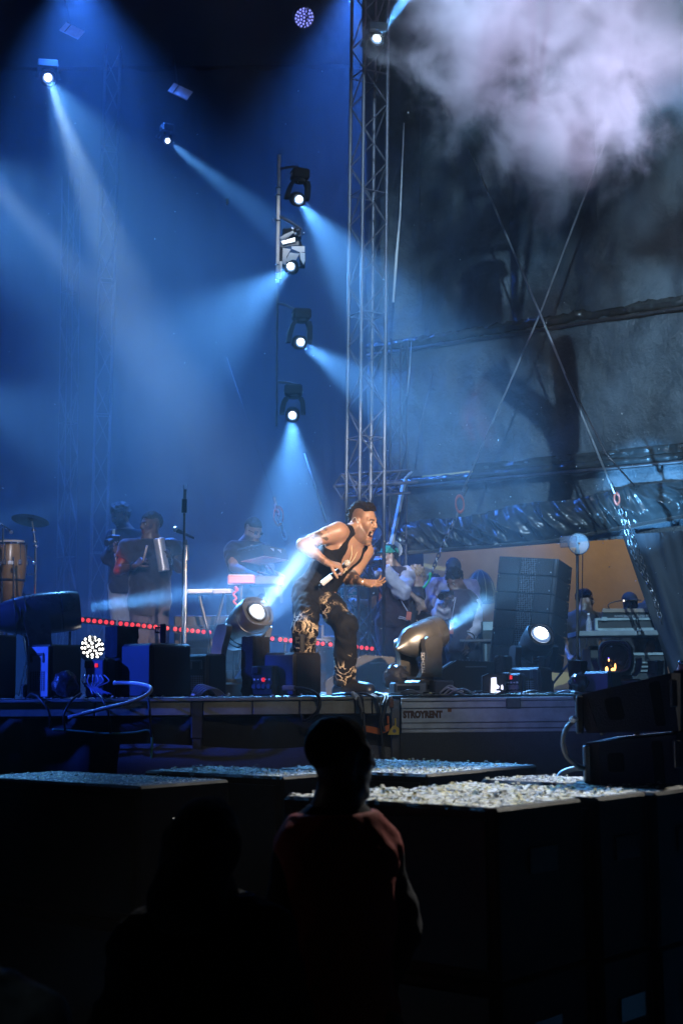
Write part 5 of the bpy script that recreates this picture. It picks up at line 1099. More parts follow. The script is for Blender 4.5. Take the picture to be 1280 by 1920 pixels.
def chain(label, pts, d, step, r, m, hook=None):
    P = spline([W(*p) for p in pts], 12); L_ = [0]
    for i in range(1, len(P)): L_.append(L_[-1] + (P[i] - P[i - 1]).length)
    t = thing('hoist_chain', label, 'chain', P[0]); n = int(L_[-1] / step); key = (step, m.name)
    if key not in LINK:
        bb = MB(); bb.torus((0, 0, 0), (0, 1, 0), step * 0.45, step * 0.15, 14, 6, (0.75, 1.35)); o = bb.build('link', m); LINK[key] = o.data; bpy.data.objects.remove(o)
    for k in range(n):
        s_ = (k + 0.5) * step; i = max(1, next((j for j in range(len(L_)) if L_[j] >= s_), len(L_) - 1)); f = (s_ - L_[i - 1]) / max(1e-6, L_[i] - L_[i - 1])
        p = P[i - 1].lerp(P[i], f); ax = (P[i] - P[i - 1]).normalized()
        q = ax.to_track_quat('Z', 'Y').to_matrix() @ rotz(R(90 * (k % 2) + 25))
        o = bpy.data.objects.new('link', LINK[key]); col.objects.link(o); o.parent = t; o.matrix_local = Matrix.Translation(p - wpos(t)) @ q.to_4x4()
    if hook: 
        bb = MB(); a = W(*hook[0]); c = W(*hook[1]); mid = (a + c) / 2; bb.torus(mid, (0.2, -1, 0.1), (c - a).length * 0.4, 0.014, 20, 8, (0.6, 1.2)); bb.build('shackle', mat('red_shackle', (0.5, 0.12, 0.08), 0.4, 0.3), t)
        bb = MB(); bb.cyl(a, a + (a - c).normalized() * 0.10, 0.016, 8); bb.build('wire_clamp', M_STEEL, t)
    return t
chain('dark hoist chain falling from the right rigging wire past the canvas flap', [(1160, 945, 13.2), (1172, 990, 13.2), (1192, 1050, 13.2), (1222, 1110, 13.1), (1240, 1170, 13.0)], 13.2, 0.05, 0.01, M_DSTEEL, ((1152, 925, 13.2), (1160, 945, 13.2)))
chain('second strand of chain beside the canvas flap', [(1166, 950, 13.25), (1184, 1000, 13.25), (1206, 1060, 13.2), (1224, 1118, 13.15)], 13.2, 0.045, 0.01, M_DSTEEL)
chain('dark hoist chain falling from the left rigging wire to a green sling', [(858, 962, 14.2), (840, 1000, 14.2), (818, 1050, 14.2), (808, 1080, 14.2)], 14.2, 0.05, 0.01, M_DSTEEL, ((868, 930, 14.2), (855, 960, 14.2)))
chain('pale chain and shackle left of the singer', [(517, 946, 14.2), (520, 962, 14.2), (527, 985, 14.2), (536, 1015, 14.2)], 14.2, 0.06, 0.01, M_ALUD, ((518, 950, 14.2), (526, 985, 14.2)))
sl = MB(); sl.tube([W(x, y, 14.3) for x, y in ((808, 1074), (805, 1086), (799, 1096), (793, 1103))], [0.016, 0.022, 0.02, 0.012], 8, 4); o = sl.build('green_sling', M_GREENC, sharp=0); tag(o, 'bright green sling tied at the end of the hoist chain', 'sling')
def cable(label, pts, r, m=None, group=None):
    bb = MB(); bb.tube([W(*p) if len(p) == 3 else F(p[0], p[1]) + Vector((0, 0, r)) for p in pts], r, 7, 6); o = bb.build('cable', m or M_RUBBER, sharp=0); tag(o, label, 'cable', group); return o
E = STG_F - 0.03
M_HOSE = mat('pale_ribbed_hose', (0.55, 0.55, 0.58), 0.35, var=0.2, bump=0.6, bscale=90)
cable('thick pale hose bending over the stage edge in front of the large black box', [(213, 1281, 9.3), (240, 1281, 9.28), (268, 1284, 9.22), (283, 1291, 9.16), (274, 1304, 9.12), (240, 1318, 9.1), (190, 1330, 9.1), (128, 1346, 9.12)], 0.013, M_HOSE)
cable('black cable with white sleeves looping beside the box at the feet of the singer', [(528, 1290, 9.32), (552, 1290, 9.28), (580, 1294, 9.2), (598, 1308, 9.14), (597, 1330, 9.12), (585, 1344, 9.14), (570, 1352, 9.18), (566, 1340, 9.2)], 0.011)
sv = MB(); sv.cyl(W(531, 1290, 9.31), W(552, 1290.5, 9.275), 0.017, 12); o = sv.build('cable_sleeve', mat('violet_plug', (0.3, 0.3, 0.55), 0.3), sharp=40); tag(o, 'violet plug on the looping cable by the singer', 'plug')
rgc = random.Random(3)
for i, (x, xb) in enumerate(((668, 676), (676, 683), (700, 718), (706, 716), (722, 712), (728, 718))):
    yb = (1350, 1378, 1424, 1365, 1340, 1372)[i]
    cable(('leftmost', 'second from left', 'longest', 'fourth from left', 'fifth from left', 'rightmost')[i] + ' black cable looping over the stage edge above the felt roll', [(x - 45, 9.45 + 0.03 * i), (x - 20, 1302 - rgc.random() * 4, 9.33), (x, 1306, 9.2), (x + (xb - x) * .5, 1322, 9.15), (xb, yb - 18, 9.12), (xb + 2, yb, 9.1)], 0.0085, group=None)
cable('cable with a white taped end on the stage edge behind the loops', [(640, 9.5), (660, 1301, 9.3), (672, 1309, 9.17), (679, 1335, 9.12)], 0.010, mat('grey_cable', (0.2, 0.2, 0.21), 0.4))
sv = MB(); sv.cyl(W(661, 1301, 9.28), W(670, 1309, 9.17), 0.017, 10); o = sv.build('white_tape', M_WHITE, sharp=40); tag(o, 'white tape on the cable above the felt roll', 'tape')
for i in range(11):
    x = 690 + i * 33; dd = 9.32 + 0.05 * (i % 4); q = [(x, dd), (x + 18, dd + 0.05), (x + 45, 1301 - rgc.random() * 9, dd - 0.02), (x + 70, dd), (x + 96, dd + 0.07)]
    cable('thin cable lying along the right stage edge', q, 0.006, [M_RUBBER, mat('grey_cable'), M_RUBBER][i % 3], 'thin cables along the right stage edge')
for i, (x, y) in enumerate(((842, 1288), (838, 1292), (846, 1294), (852, 1297))):
    cable('pale coiled cable beside the lamp ballast', [(x - 14, y + 8, 9.42), (x, y - 2, 9.4), (x + 12, y + 3, 9.38), (x + 26, y + 9, 9.4)], 0.006, M_HOSE, 'pale coiled cables beside the ballast')
for i, (x0, x1, y) in enumerate(((60, 92, 1336), (152, 120, 1340), (180, 205, 1345), (275, 282, 1352))):
    cable(('curved black cable over the stage edge at the far left', 'black cable over the edge under the cable heap', 'black cable over the edge under the blue distributor', 'thin black cable over the edge under the large black box')[i], [(x0 - 10 + i * 4, 9.45), (x0, 1301, 9.3), ((x0 + x1) / 2, 1312, 9.17), (x1, y, 9.13), (x1 + 2, y + 30, 9.15)], 0.008)
for i in range(6):
    x = 160 + i * 7
    cable('thin violet lit cable below the blue distributor', [(x, 1266, 9.40), (x - 6 + 3 * i, 1278, 9.34), (x + 8 - 4 * i, 1290, 9.33), (x + 14, 1302, 9.3)], 0.0045, mat('violet_cable', (0.25, 0.25, 0.5), 0.3), 'thin cables below the blue distributor')
for i in range(5):
    x = 356 + i * 4; cable('dark cable coil on the floor before the low dark box', [(x, 9.5), (x + 14, 1286 + i * 2, 9.47), (x + 34, 1288 + i, 9.47), (x + 52, 9.5)], 0.005, mat('grey_cable'), 'coiled cable before the low box')
cable('green and white cable slung under the stage at the left', [(98, 1368, 9.2), (150, 1372, 9.2), (200, 1376, 9.2), (250, 1374, 9.2), (278, 1370, 9.2), (285, 1385, 9.2), (283, 1430, 9.2)], 0.008, mat('green_cable', (0.10, 0.32, 0.18), 0.5))
cable('white cable looping over the pit below the felt skirt', [(1040, 1476, 6.9), (1048, 1456, 6.9), (1060, 1446, 6.85), (1085, 1441, 6.8), (1105, 1443, 6.8)], 0.013, M_WHITE)
cable('black cable looping out of the back of the tilted loudspeakers', [(1078, 1350, 6.12), (1062, 1366, 6.1), (1055, 1392, 6.1), (1062, 1418, 6.1), (1082, 1436, 6.1), (1100, 1442, 6.15)], 0.011, mat('grey_cable'))
sv = MB(); sv.ball(W(1075, 1349, 6.1), 0.014, 10, (1.4, 1, 1)); o = sv.build('cable_plug', M_WHITE, sharp=0); tag(o, 'white plug on the tilted loudspeaker', 'plug')

# ------------------------------------------------------------------ paper litter on the stage edge and in the air
x0, x1 = xat(-20), xat(1080)
scraps('stage_confetti', 'white paper scraps scattered along the stage edge', lambda u, v: Vector((x0 + (x1 - x0) * u, STG_F + 0.02 + 0.30 * v ** 2, STAGE)), 1300, 0.022, 21, lift=0.002)
scraps('stage_confetti', 'paper scraps scattered deeper on the stage floor', lambda u, v: Vector((-4 + 8 * u, 9.7 + 4 * v, STAGE)), 900, 0.03, 22, lift=0.002)
rg = np.random.default_rng(4); vs = []; fs = []
for i in range(230):
    if i < 150: px, py, d = rg.uniform(560, 1280), rg.uniform(760, 1260), rg.uniform(9.6, 13)
    else: px, py, d = rg.uniform(0, 1280), rg.uniform(100, 1000), rg.uniform(9.5, 14)
    p = W(px, py, d); s_ = rg.uniform(0.002, 0.0062); a = Vector(rg.normal(size=3)).normalized() * s_; c = Vector(rg.normal(size=3)).normalized() * s_; k = len(vs)
    vs += [tuple(p - a - c), tuple(p + a - c), tuple(p + a + c), tuple(p - a + c)]; fs.append((k, k + 1, k + 2, k + 3))
me = bpy.data.meshes.new('floating_confetti'); me.from_pydata(vs, [], fs); me.materials.append(PAPER[0]); o = bpy.data.objects.new('floating_confetti', me); col.objects.link(o)
o['kind'] = 'stuff'; o['label'] = 'tiny paper flecks drifting in the air around the singer'; o['category'] = 'confetti'
bb = MB(); p = W(426, 379, 12.5); bb.grid([[p + Vector((0.012 * i - 0.012, 0.01 * (i % 2), 0.02 * j - 0.03 + 0.008 * i)) for j in range(4)] for i in range(3)]); o = bb.build('paper_strip', PAPER[0]); tag(o, 'single white paper strip falling in front of the dark backdrop', 'paper strip')
# ================================================================== PEOPLE: bodies grown from blended distance fields
f32 = np.float32
def A3(v): return np.array([v[0], v[1], v[2]], dtype=f32)
class Sdf:
    def __init__(s): s.p = []
    def cone(s, a, b, ra, rb, k=0.03, cut=False, op='+'): s.p.append(('c', A3(a), A3(b), ra, rb, k, cut, op)); return s
    def ell(s, c, r, M=None, k=0.03, op='+'):
        Mx = np.eye(3, dtype=f32) if M is None else np.array([[M[i][j] for j in range(3)] for i in range(3)], dtype=f32)
        s.p.append(('e', A3(c), Mx, np.array(r, dtype=f32), 0, k, False, op)); return s
    def bounds(s, pad=0.03):
        lo = np.full(3, 1e9); hi = -lo
        for q in s.p:
            if q[7] != '+': continue
            if q[0] == 'c':
                for (c, r) in ((q[1], q[3]), (q[2], q[4])): lo = np.minimum(lo, c - r); hi = np.maximum(hi, c + r)
            else: r = q[3].max(); lo = np.minimum(lo, q[1] - r); hi = np.maximum(hi, q[1] + r)
        return lo - pad, hi + pad
    def __call__(s, P):
        d = np.full(len(P), 1e3, dtype=f32)
        for q in s.p:
            if q[0] == 'c':
                _, a, b, ra, rb, k, cut, op = q; ba = b - a; L2 = max(float(ba @ ba), 1e-9); pa = P - a
                h = np.clip((pa @ ba) / L2, 0, 1); v = pa - h[:, None] * ba
                e = np.sqrt(np.einsum('ij,ij->i', v, v)) - (ra + (rb - ra) * h)
                if cut:
                    u = ba / math.sqrt(L2); e = np.maximum(e, (P - b) @ u)
            else:
                _, c, M, r, _, k, cut, op = q; w = (P - c) @ M; w1 = w / r; k0 = np.sqrt(np.einsum('ij,ij->i', w1, w1)); w2 = w1 / r
                k1 = np.sqrt(np.einsum('ij,ij->i', w2, w2)) + 1e-6; e = k0 * (k0 - 1) / k1
            if op == '+':
                h = np.maximum(k - np.abs(d - e), 0) / k; d = np.minimum(d, e) - h * h * k * 0.25
            else:
                e = -e; h = np.maximum(k - np.abs(d - e), 0) / k; d = np.maximum(d, e) + h * h * k * 0.25
        return d
def nets(f, lo, hi, h, lip=1.6):
    """surface nets over the box lo..hi at voxel h; only blocks near the surface are evaluated finely"""
    B = 8; n = np.maximum(np.ceil((hi - lo) / (h * B)).astype(int), 1); lo = np.array(lo, dtype=f32)
    g = np.stack(np.meshgrid(*[np.arange(k) for k in n], indexing='ij'), -1).reshape(-1, 3)
    ctr = lo + (g + 0.5).astype(f32) * (B * h); dc = f(ctr); near = np.abs(dc) < lip * B * h * 0.9
    V = np.empty(tuple(n * B), dtype=f32)
    V.reshape(n[0], B, n[1], B, n[2], B)[:] = dc.reshape(n[0], 1, n[1], 1, n[2], 1)
    loc = np.stack(np.meshgrid(*[np.arange(B)] * 3, indexing='ij'), -1).reshape(-1, 3); gb = g[near]; V6 = V.reshape(n[0], B, n[1], B, n[2], B)
    for i in range(0, len(gb), 400):
        q = gb[i:i + 400]; idx = (q[:, None, :] * B + loc[None]).reshape(-1, 3); vals = f(lo + idx.astype(f32) * h)
        V[idx[:, 0], idx[:, 1], idx[:, 2]] = vals
    ins = V < 0; nx, ny, nz = V.shape
    cnt = np.zeros((nx - 1, ny - 1, nz - 1), dtype=np.int8)
    for dx in (0, 1):
        for dy in (0, 1):
            for dz in (0, 1): cnt += ins[dx:nx - 1 + dx, dy:ny - 1 + dy, dz:nz - 1 + dz]
    act = np.argwhere((cnt > 0) & (cnt < 8)); vid = np.full(cnt.shape, -1, dtype=np.int32); vid[act[:, 0], act[:, 1], act[:, 2]] = np.arange(len(act))
    cor = [(0, 0, 0), (1, 0, 0), (0, 1, 0), (1, 1, 0), (0, 0, 1), (1, 0, 1), (0, 1, 1), (1, 1, 1)]
    val = np.stack([V[act[:, 0] + c[0], act[:, 1] + c[1], act[:, 2] + c[2]] for c in cor], 1)
    acc = np.zeros((len(act), 3)); num = np.zeros(len(act))
    for i in range(8):
        for j in range(i + 1, 8):
            if sum(abs(a - b) for a, b in zip(cor[i], cor[j])) != 1: continue
            a, b = val[:, i], val[:, j]; x = (a < 0) != (b < 0); t = np.where(x, a / np.where(a == b, 1, a - b), 0)
            acc += np.where(x[:, None], np.array(cor[i]) + t[:, None] * (np.array(cor[j]) - np.array(cor[i])), 0); num += x
    pos = lo + (act + acc / num[:, None]) * h; fs = []
    for ax in range(3):
        o1, o2 = [(1, 2), (2, 0), (0, 1)][ax]; sl0 = [slice(None)] * 3; sl1 = [slice(None)] * 3; sl0[ax] = slice(0, -1); sl1[ax] = slice(1, None)
        e = np.argwhere(ins[tuple(sl0)] != ins[tuple(sl1)]); e = e[(e[:, o1] > 0) & (e[:, o2] > 0)]
        e = e[(e[:, 0] < nx - 1) & (e[:, 1] < ny - 1) & (e[:, 2] < nz - 1)]
        u = np.zeros(3, int); u[o1] = 1; w = np.zeros(3, int); w[o2] = 1
        ids = [vid[tuple((e - a).T)] for a in (u * 0, u, u + w, w)]
        q = np.stack(ids, 1); flip = ~ins[tuple(e.T)]; q[flip] = q[flip][:, ::-1]; fs.append(q[(q >= 0).all(1)])
    return pos, np.concatenate(fs)
def mesh_of(name, f, bounds, h, m, parent, colour=None, post=None):
    pos, fs = nets(f, bounds[0], bounds[1], h); me = bpy.data.meshes.new(name)
    off = np.array(wpos(parent)); me.vertices.add(len(pos)); me.vertices.foreach_set('co', (pos - off).astype(f32).ravel())
    me.loops.add(fs.size); me.loops.foreach_set('vertex_index', fs.ravel().astype(np.int32)); me.polygons.add(len(fs))
    me.polygons.foreach_set('loop_start', np.arange(0, fs.size, 4, dtype=np.int32)); me.polygons.foreach_set('loop_total', np.full(len(fs), 4, dtype=np.int32))
    me.update(calc_edges=True); me.validate()
    if colour is not None:
        ca = me.color_attributes.new('Col', 'FLOAT_COLOR', 'POINT'); c = np.ones((len(pos), 4), dtype=f32); c[:, :3] = colour(pos.astype(f32)); ca.data.foreach_set('color', c.ravel())
    return link_mesh(name, me, m, parent, 0)
def wav(P, s, seed=0.0):           # cheap cloth wrinkles, -1..1
    x, y, z = P[:, 0] * s + seed, P[:, 1] * s + seed * 2, P[:, 2] * s - seed
    return (np.sin(x + 1.7 * np.sin(y * 0.9 + z * 0.7)) + np.sin(y * 1.3 + 2.1 * np.sin(z * 0.8 + x * 0.5)) + np.sin(z * 1.1 + 1.6 * np.sin(x * 1.2 - y * 0.6))) / 3.0
def smooth01(x, a, b): t = np.clip((x - a) / (b - a), 0, 1); return t * t * (3 - 2 * t)
def skin_mat(name):
    if name in MATS: return MATS[name]
    m = bpy.data.materials.new(name); m.use_nodes = True; nt = m.node_tree; b = nt.nodes['Principled BSDF']; at = nt.nodes.new('ShaderNodeAttribute'); at.attribute_name = 'Col'
    tc = nt.nodes.new('ShaderNodeTexCoord'); nz = nt.nodes.new('ShaderNodeTexNoise'); nz.inputs['Scale'].default_value = 45; nz.inputs['Detail'].default_value = 5
    mx = nt.nodes.new('ShaderNodeMix'); mx.data_type = 'RGBA'; mx.blend_type = 'MULTIPLY'; mx.inputs['Factor'].default_value = 0.35
    nt.links.new(tc.outputs['Object'], nz.inputs['Vector']); nt.links.new(at.outputs['Color'], mx.inputs['A']); nt.links.new(nz.outputs['Color'], mx.inputs['B'])
    nt.links.new(mx.outputs['Result'], b.inputs['Base Color']); b.inputs['Roughness'].default_value = 0.42; b.inputs['Subsurface Weight'].default_value = 0.0
    bp = nt.nodes.new('ShaderNodeBump'); bp.inputs['Strength'].default_value = 0.12; bp.inputs['Distance'].default_value = 0.004; n2 = nt.nodes.new('ShaderNodeTexNoise'); n2.inputs['Scale'].default_value = 160
    nt.links.new(tc.outputs['Object'], n2.inputs['Vector']); nt.links.new(n2.outputs['Fac'], bp.inputs['Height']); nt.links.new(bp.outputs[0], b.inputs['Normal'])
    MATS[name] = m; return m
M_SKIN = skin_mat('skin')
M_HAIR = mat('black_hair', (0.012, 0.010, 0.010), 0.8, spec=0.25, bump=1.0, bscale=180)
def head_axes(yaw, pitch, roll=0.0):
    y, p = R(yaw), R(pitch); fwd = Vector((math.sin(y) * math.cos(p), -math.cos(y) * math.cos(p), math.sin(p)))
    lat = Vector((math.cos(y), math.sin(y), 0)); up = lat.cross(fwd)
    if up.z < 0: up = -up
    q = Matrix.Rotation(R(roll), 3, fwd); return q @ lat, fwd, q @ up
def hand(s, wrist, d, n, curl, spread=0.12, thumb=0.5, sc=1.0, flip=1, r=0.0082, tn=0.25):
    """palm and five fingers: d towards the knuckles, n out of the palm, curl in radians per finger"""
    d = Vector(d).normalized(); n = Vector(n); n = (n - d * n.dot(d)).normalized(); side = d.cross(n) * flip; wrist = Vector(wrist)
    for i in range(4):
        o = (i - 1.5) * 0.021 * sc; kn = wrist + d * (0.088 - 0.006 * abs(i - 1.2)) * sc + side * o
        s.cone(wrist + d * 0.012 * sc + side * o * 0.55, kn, 0.0145 * sc, 0.0115 * sc, 0.012)
        Ls = [(0.034, 0.022, 0.019), (0.040, 0.026, 0.021), (0.036, 0.024, 0.020), (0.027, 0.018, 0.017)][i]
        c = curl[i] if isinstance(curl, (list, tuple)) else curl; a = c * 0.75; p = kn; dd = (d + side * (i - 1.5) * spread).normalized()
        for j, L_ in enumerate(Ls):
            v = dd * math.cos(a) + n * math.sin(a); q = p + v * L_ * sc; rr = (r - 0.0008 * j) * sc * (0.9 if i == 3 else 1.0)
            s.cone(p, q, rr * 1.05, rr * 0.92, 0.004); p = q; a += c * (1.0 if j == 0 else 0.8)
    p = wrist + d * 0.025 * sc - side * 0.022 * sc; v = (d * 0.7 - side * (0.3 + thumb) + n * tn).normalized()
    for j, L_ in enumerate((0.040, 0.030, 0.025)):
        q = p + v * L_ * sc; s.cone(p, q, (0.0135 - 0.002 * j) * sc, (0.0115 - 0.0015 * j) * sc, 0.006); p = q; v = (v + d * 0.25 + n * 0.12).normalized()
def head_sdf(s, c, ax, sc, mouth=0.0, smile=0.0, neckto=None):
    lat, fwd, up = ax; M = Matrix((lat, fwd, up)).transposed(); c = Vector(c)
    def g(x, y, z): return c + M @ (Vector((x, y, z)) * sc)
    jo = mouth * 0.035
    def E(x, y, z, rx, ry, rz, k=0.02, op='+'): s.ell(g(x, y, z), (rx * sc, ry * sc, rz * sc), M, k * sc, op)
    def C(a, b, ra, rb, k=0.02, op='+'): s.cone(g(*a), g(*b), ra * sc, rb * sc, k * sc, False, op)
    E(0, -0.014, 0.042, 0.075, 0.096, 0.086); E(0, 0.030, 0.000, 0.060, 0.062, 0.085, 0.03)
    E(0, 0.052, -0.045 - jo * 0.4, 0.042, 0.046, 0.055, 0.03)
    for q in (-1, 1):
        C((q * 0.058, -0.004, -0.042), (q * 0.045, 0.035, -0.082 - jo * 0.7), 0.020, 0.018, 0.03); C((q * 0.045, 0.035, -0.082 - jo * 0.7), (q * 0.008, 0.074 - jo * 0.25, -0.104 - jo), 0.018, 0.019, 0.03)
        E(q * 0.043, 0.062, -0.014 + 0.006 * smile, 0.022, 0.024, 0.020, 0.025)
        C((q * 0.046, 0.076, 0.030), (q * 0.012, 0.092, 0.028), 0.009, 0.010, 0.02)
        E(q * 0.032, 0.100, 0.010, 0.017, 0.016, 0.012, 0.012, '-')
        E(q * 0.0315, 0.082, 0.009, 0.0150, 0.0150, 0.0125, 0.004)
        E(q * 0.077, -0.006, -0.002, 0.010, 0.022, 0.034, 0.010); E(q * 0.090, -0.002, 0.000, 0.009, 0.011, 0.018, 0.006, '-')
    C((0, 0.094, 0.024), (0, 0.112, -0.018), 0.009, 0.0145, 0.018)
    for q in (-1, 1): E(q * 0.013, 0.101, -0.023, 0.0105, 0.012, 0.009, 0.008)
    C((-0.020, 0.088 - 0.004 * mouth, -0.050), (0.020, 0.088 - 0.004 * mouth, -0.050), 0.006, 0.006, 0.010); C((-0.012, 0.097, -0.047 + 0.002 * mouth), (0.012, 0.097, -0.047 + 0.002 * mouth), 0.0068, 0.0068, 0.010)
    C((-0.018, 0.090 - jo * 0.3, -0.063 - jo), (0.018, 0.090 - jo * 0.3, -0.063 - jo), 0.007, 0.007, 0.010)
    if mouth > 0.15: E(0, 0.092 - jo * 0.15, -0.056 - jo * 0.5, 0.026 + 0.004 * smile, 0.034, 0.008 + jo * 0.50, 0.006, '-')
    else: C((-0.024, 0.101, -0.056 + 0.006 * smile), (0.024, 0.101, -0.056 + 0.006 * smile), 0.0035, 0.0035, 0.006, '-')
    return g, M
def person(label, root, J, skin=(0.30, 0.16, 0.10), h=0.008, legs=True, head_sc=0.95, mouth=0.0, smile=0.0, beard=0.0, hair=None, hands=None, hair_m=None, build=1.0, tattoo=None, brow=True, fade=0.0):
    t = thing('person', label, 'person', root); s = Sdf(); b = build
    H, ax = J['head'], J['ax']; g, M = head_sdf(s, H, ax, head_sc, mouth, smile)
    sl, sr, pv, nk = J['shl'], J['shr'], J['pelvis'], J['neck']; mid = (sl + sr) / 2
    T = (nk - pv).normalized(); La = (sr - sl); La = (La - T * La.dot(T)).normalized(); Fw = La.cross(T)
    if Fw.dot(J.get('front', ax[1])) < 0: Fw = -Fw
    TM = Matrix((La, Fw, T)).transposed(); J.update(T=T, La=La, Fw=Fw, TM=TM)
    lat, fwd, up = ax
    s.cone(nk - T * 0.03, g(0, -0.018, -0.055), 0.060 * b, 0.054 * head_sc, 0.045)
    s.cone(sl + (mid - sl) * 0.12, nk, 0.052 * b, 0.058 * b, 0.06); s.cone(sr + (mid - sr) * 0.12, nk, 0.052 * b, 0.058 * b, 0.06)
    chest = nk.lerp(pv, 0.34)
    s.ell(chest, (0.165 * b, 0.108 * b, 0.185), TM, 0.06)
    s.ell(nk.lerp(pv, 0.68), (0.140 * b, 0.098 * b, 0.16), TM, 0.08); s.ell(pv, (0.155 * b, 0.11 * b, 0.11), TM, 0.08)
    for q in (-1, 1): s.ell(chest + La * q * 0.07 * b + Fw * 0.072 * b + T * 0.05, (0.07 * b, 0.035 * b, 0.055), TM, 0.04)
    for q in 'lr':
        a, e, w = J['sh' + q], J['el' + q], J['wr' + q]
        s.cone(a, a.lerp(e, 0.22), 0.058 * b, 0.054 * b, 0.05); s.cone(a, e, 0.050 * b, 0.038 * b, 0.04); s.cone(a.lerp(e, 0.35), a.lerp(e, 0.7), 0.050 * b, 0.045 * b, 0.03)
        s.cone(e, w, 0.037 * b, 0.025 * b, 0.03); s.cone(e.lerp(w, 0.1), e.lerp(w, 0.45), 0.041 * b, 0.036 * b, 0.03)
        hd = J.get('hand' + q) or dict(d=(w - e), n=Fw, curl=0.5); hand(s, w, **hd)
        if legs:
            hp, kn, an = J['hip' + q], J['kn' + q], J['an' + q]; s.cone(hp, kn, 0.085 * b, 0.055 * b, 0.05); s.cone(kn, an, 0.054 * b, 0.036 * b, 0.04); s.cone(kn.lerp(an, 0.15), kn.lerp(an, 0.45), 0.058 * b, 0.05 * b, 0.04)
            toe = J['toe' + q]; s.cone(an - Vector((0, 0, 0.03)), toe, 0.04, 0.03, 0.03)
    skin = np.array(skin, dtype=f32); Hn = A3(H); Mn = np.array([[M[i][j] for j in range(3)] for i in range(3)], dtype=f32)
    hair_c = np.array((0.02, 0.015, 0.013), dtype=f32)
    def colour(P):
        c = np.tile(skin, (len(P), 1)); L_ = (P - Hn) @ Mn / head_sc; x, y, z = np.abs(L_[:, 0]), L_[:, 1], L_[:, 2]; r = np.sqrt((L_ ** 2).sum(1)); onh = r < 0.17
        jo = mouth * 0.035
        def mixc(w, cc): c[:] = c * (1 - w[:, None]) + np.array(cc, dtype=f32) * w[:, None]
        if beard > 0:
            w = onh * smooth01(y, -0.01, 0.02) * smooth01(-z, 0.018 + 0.025 * 0, 0.05) * (1 - smooth01(y, 0.085, 0.1) * smooth01(z, -0.1 - jo, -0.05)) * smooth01(x + (z < -0.085 - jo) * 0.1 + (y < 0.05) * 0.02, 0.030, 0.044)
            w2 = onh * smooth01(y, 0.05, 0.07) * smooth01(-z, 0.088 + jo, 0.1 + jo); w3 = onh * smooth01(y, 0.088, 0.094) * (z < -0.034) * (z > -0.044) * (x < 0.03) * 0.8
            mixc(np.clip(np.maximum(np.maximum(w, w2), w3) * beard, 0, 1), hair_c * 1.3)
        if brow: mixc(onh * (y > 0.066) * smooth01(z, 0.020, 0.024) * (1 - smooth01(z, 0.033, 0.037)) * smooth01(x, 0.010, 0.015) * (1 - smooth01(x, 0.046, 0.052)) * 0.9, hair_c)
        lip = onh * (y > 0.078 - jo * 0.5) * (x < 0.024) * (((z > -0.056) & (z < -0.043)) | ((z < -0.056 - jo * 0.8) & (z > -0.070 - jo))); mixc(lip * 0.6, (0.30, 0.09, 0.08))
        if mouth > 0.15: mixc(onh * (y > 0.03) * (y < 0.084) * (x < 0.024) * (z < -0.050) * (z > -0.060 - jo), (0.03, 0.008, 0.008))
        if fade > 0: mixc(onh * smooth01(z, 0.012, 0.045) * smooth01(-y, -0.05, -0.02) * fade, hair_c * 2.2)
        if tattoo is not None: mixc(tattoo(P), np.array((0.03, 0.032, 0.04)))
        return c
    body = mesh_of('body', s, s.bounds(), h, M_SKIN, t, colour)
    for q in (-1, 1):
        bb = MB(); bb.ball((0, 0, 0), 0.0128 * head_sc, 12); o = g(q * 0.0315, 0.0855, 0.0095); bb.v = [o + p for p in bb.v]; ey = bb.build('eye', M_EYE, t)
        bb = MB(); bb.ball((0, 0, 0), 0.0084 * head_sc, 10); o = g(q * 0.0325, 0.0940, 0.0095); bb.v = [o + M @ Vector((p.x, p.y * 0.75, p.z)) for p in bb.v]; bb.build('iris', M_IRIS, ey)
    if mouth > 0.3:
        for (zz, yy, nm) in ((-0.0515, 0.0885, 'upper_teeth'), (-0.062 - mouth * 0.030, 0.080 - mouth * 0.012, 'lower_teeth')):
            bb = MB(); P = []
            for i in range(9):
                a = (i - 4) / 4 * 0.95; P.append([g(math.sin(a) * 0.0245, yy - 0.030 * (1 - math.cos(a)) - 0.002 * j, zz - 0.0085 * j) for j in (0, 1)])
            bb.grid(P); bb.build(nm, mat('teeth_enamel', (0.75, 0.72, 0.66), 0.2, var=0), t)
    if hair: hair(t, g, M, head_sc, hair_m or M_HAIR, h)
    return t, J, g, M
M_EYE = mat('eye_white', (0.5, 0.48, 0.46), 0.2, var=0); M_IRIS = mat('dark_iris', (0.02, 0.012, 0.008), 0.1, var=0)
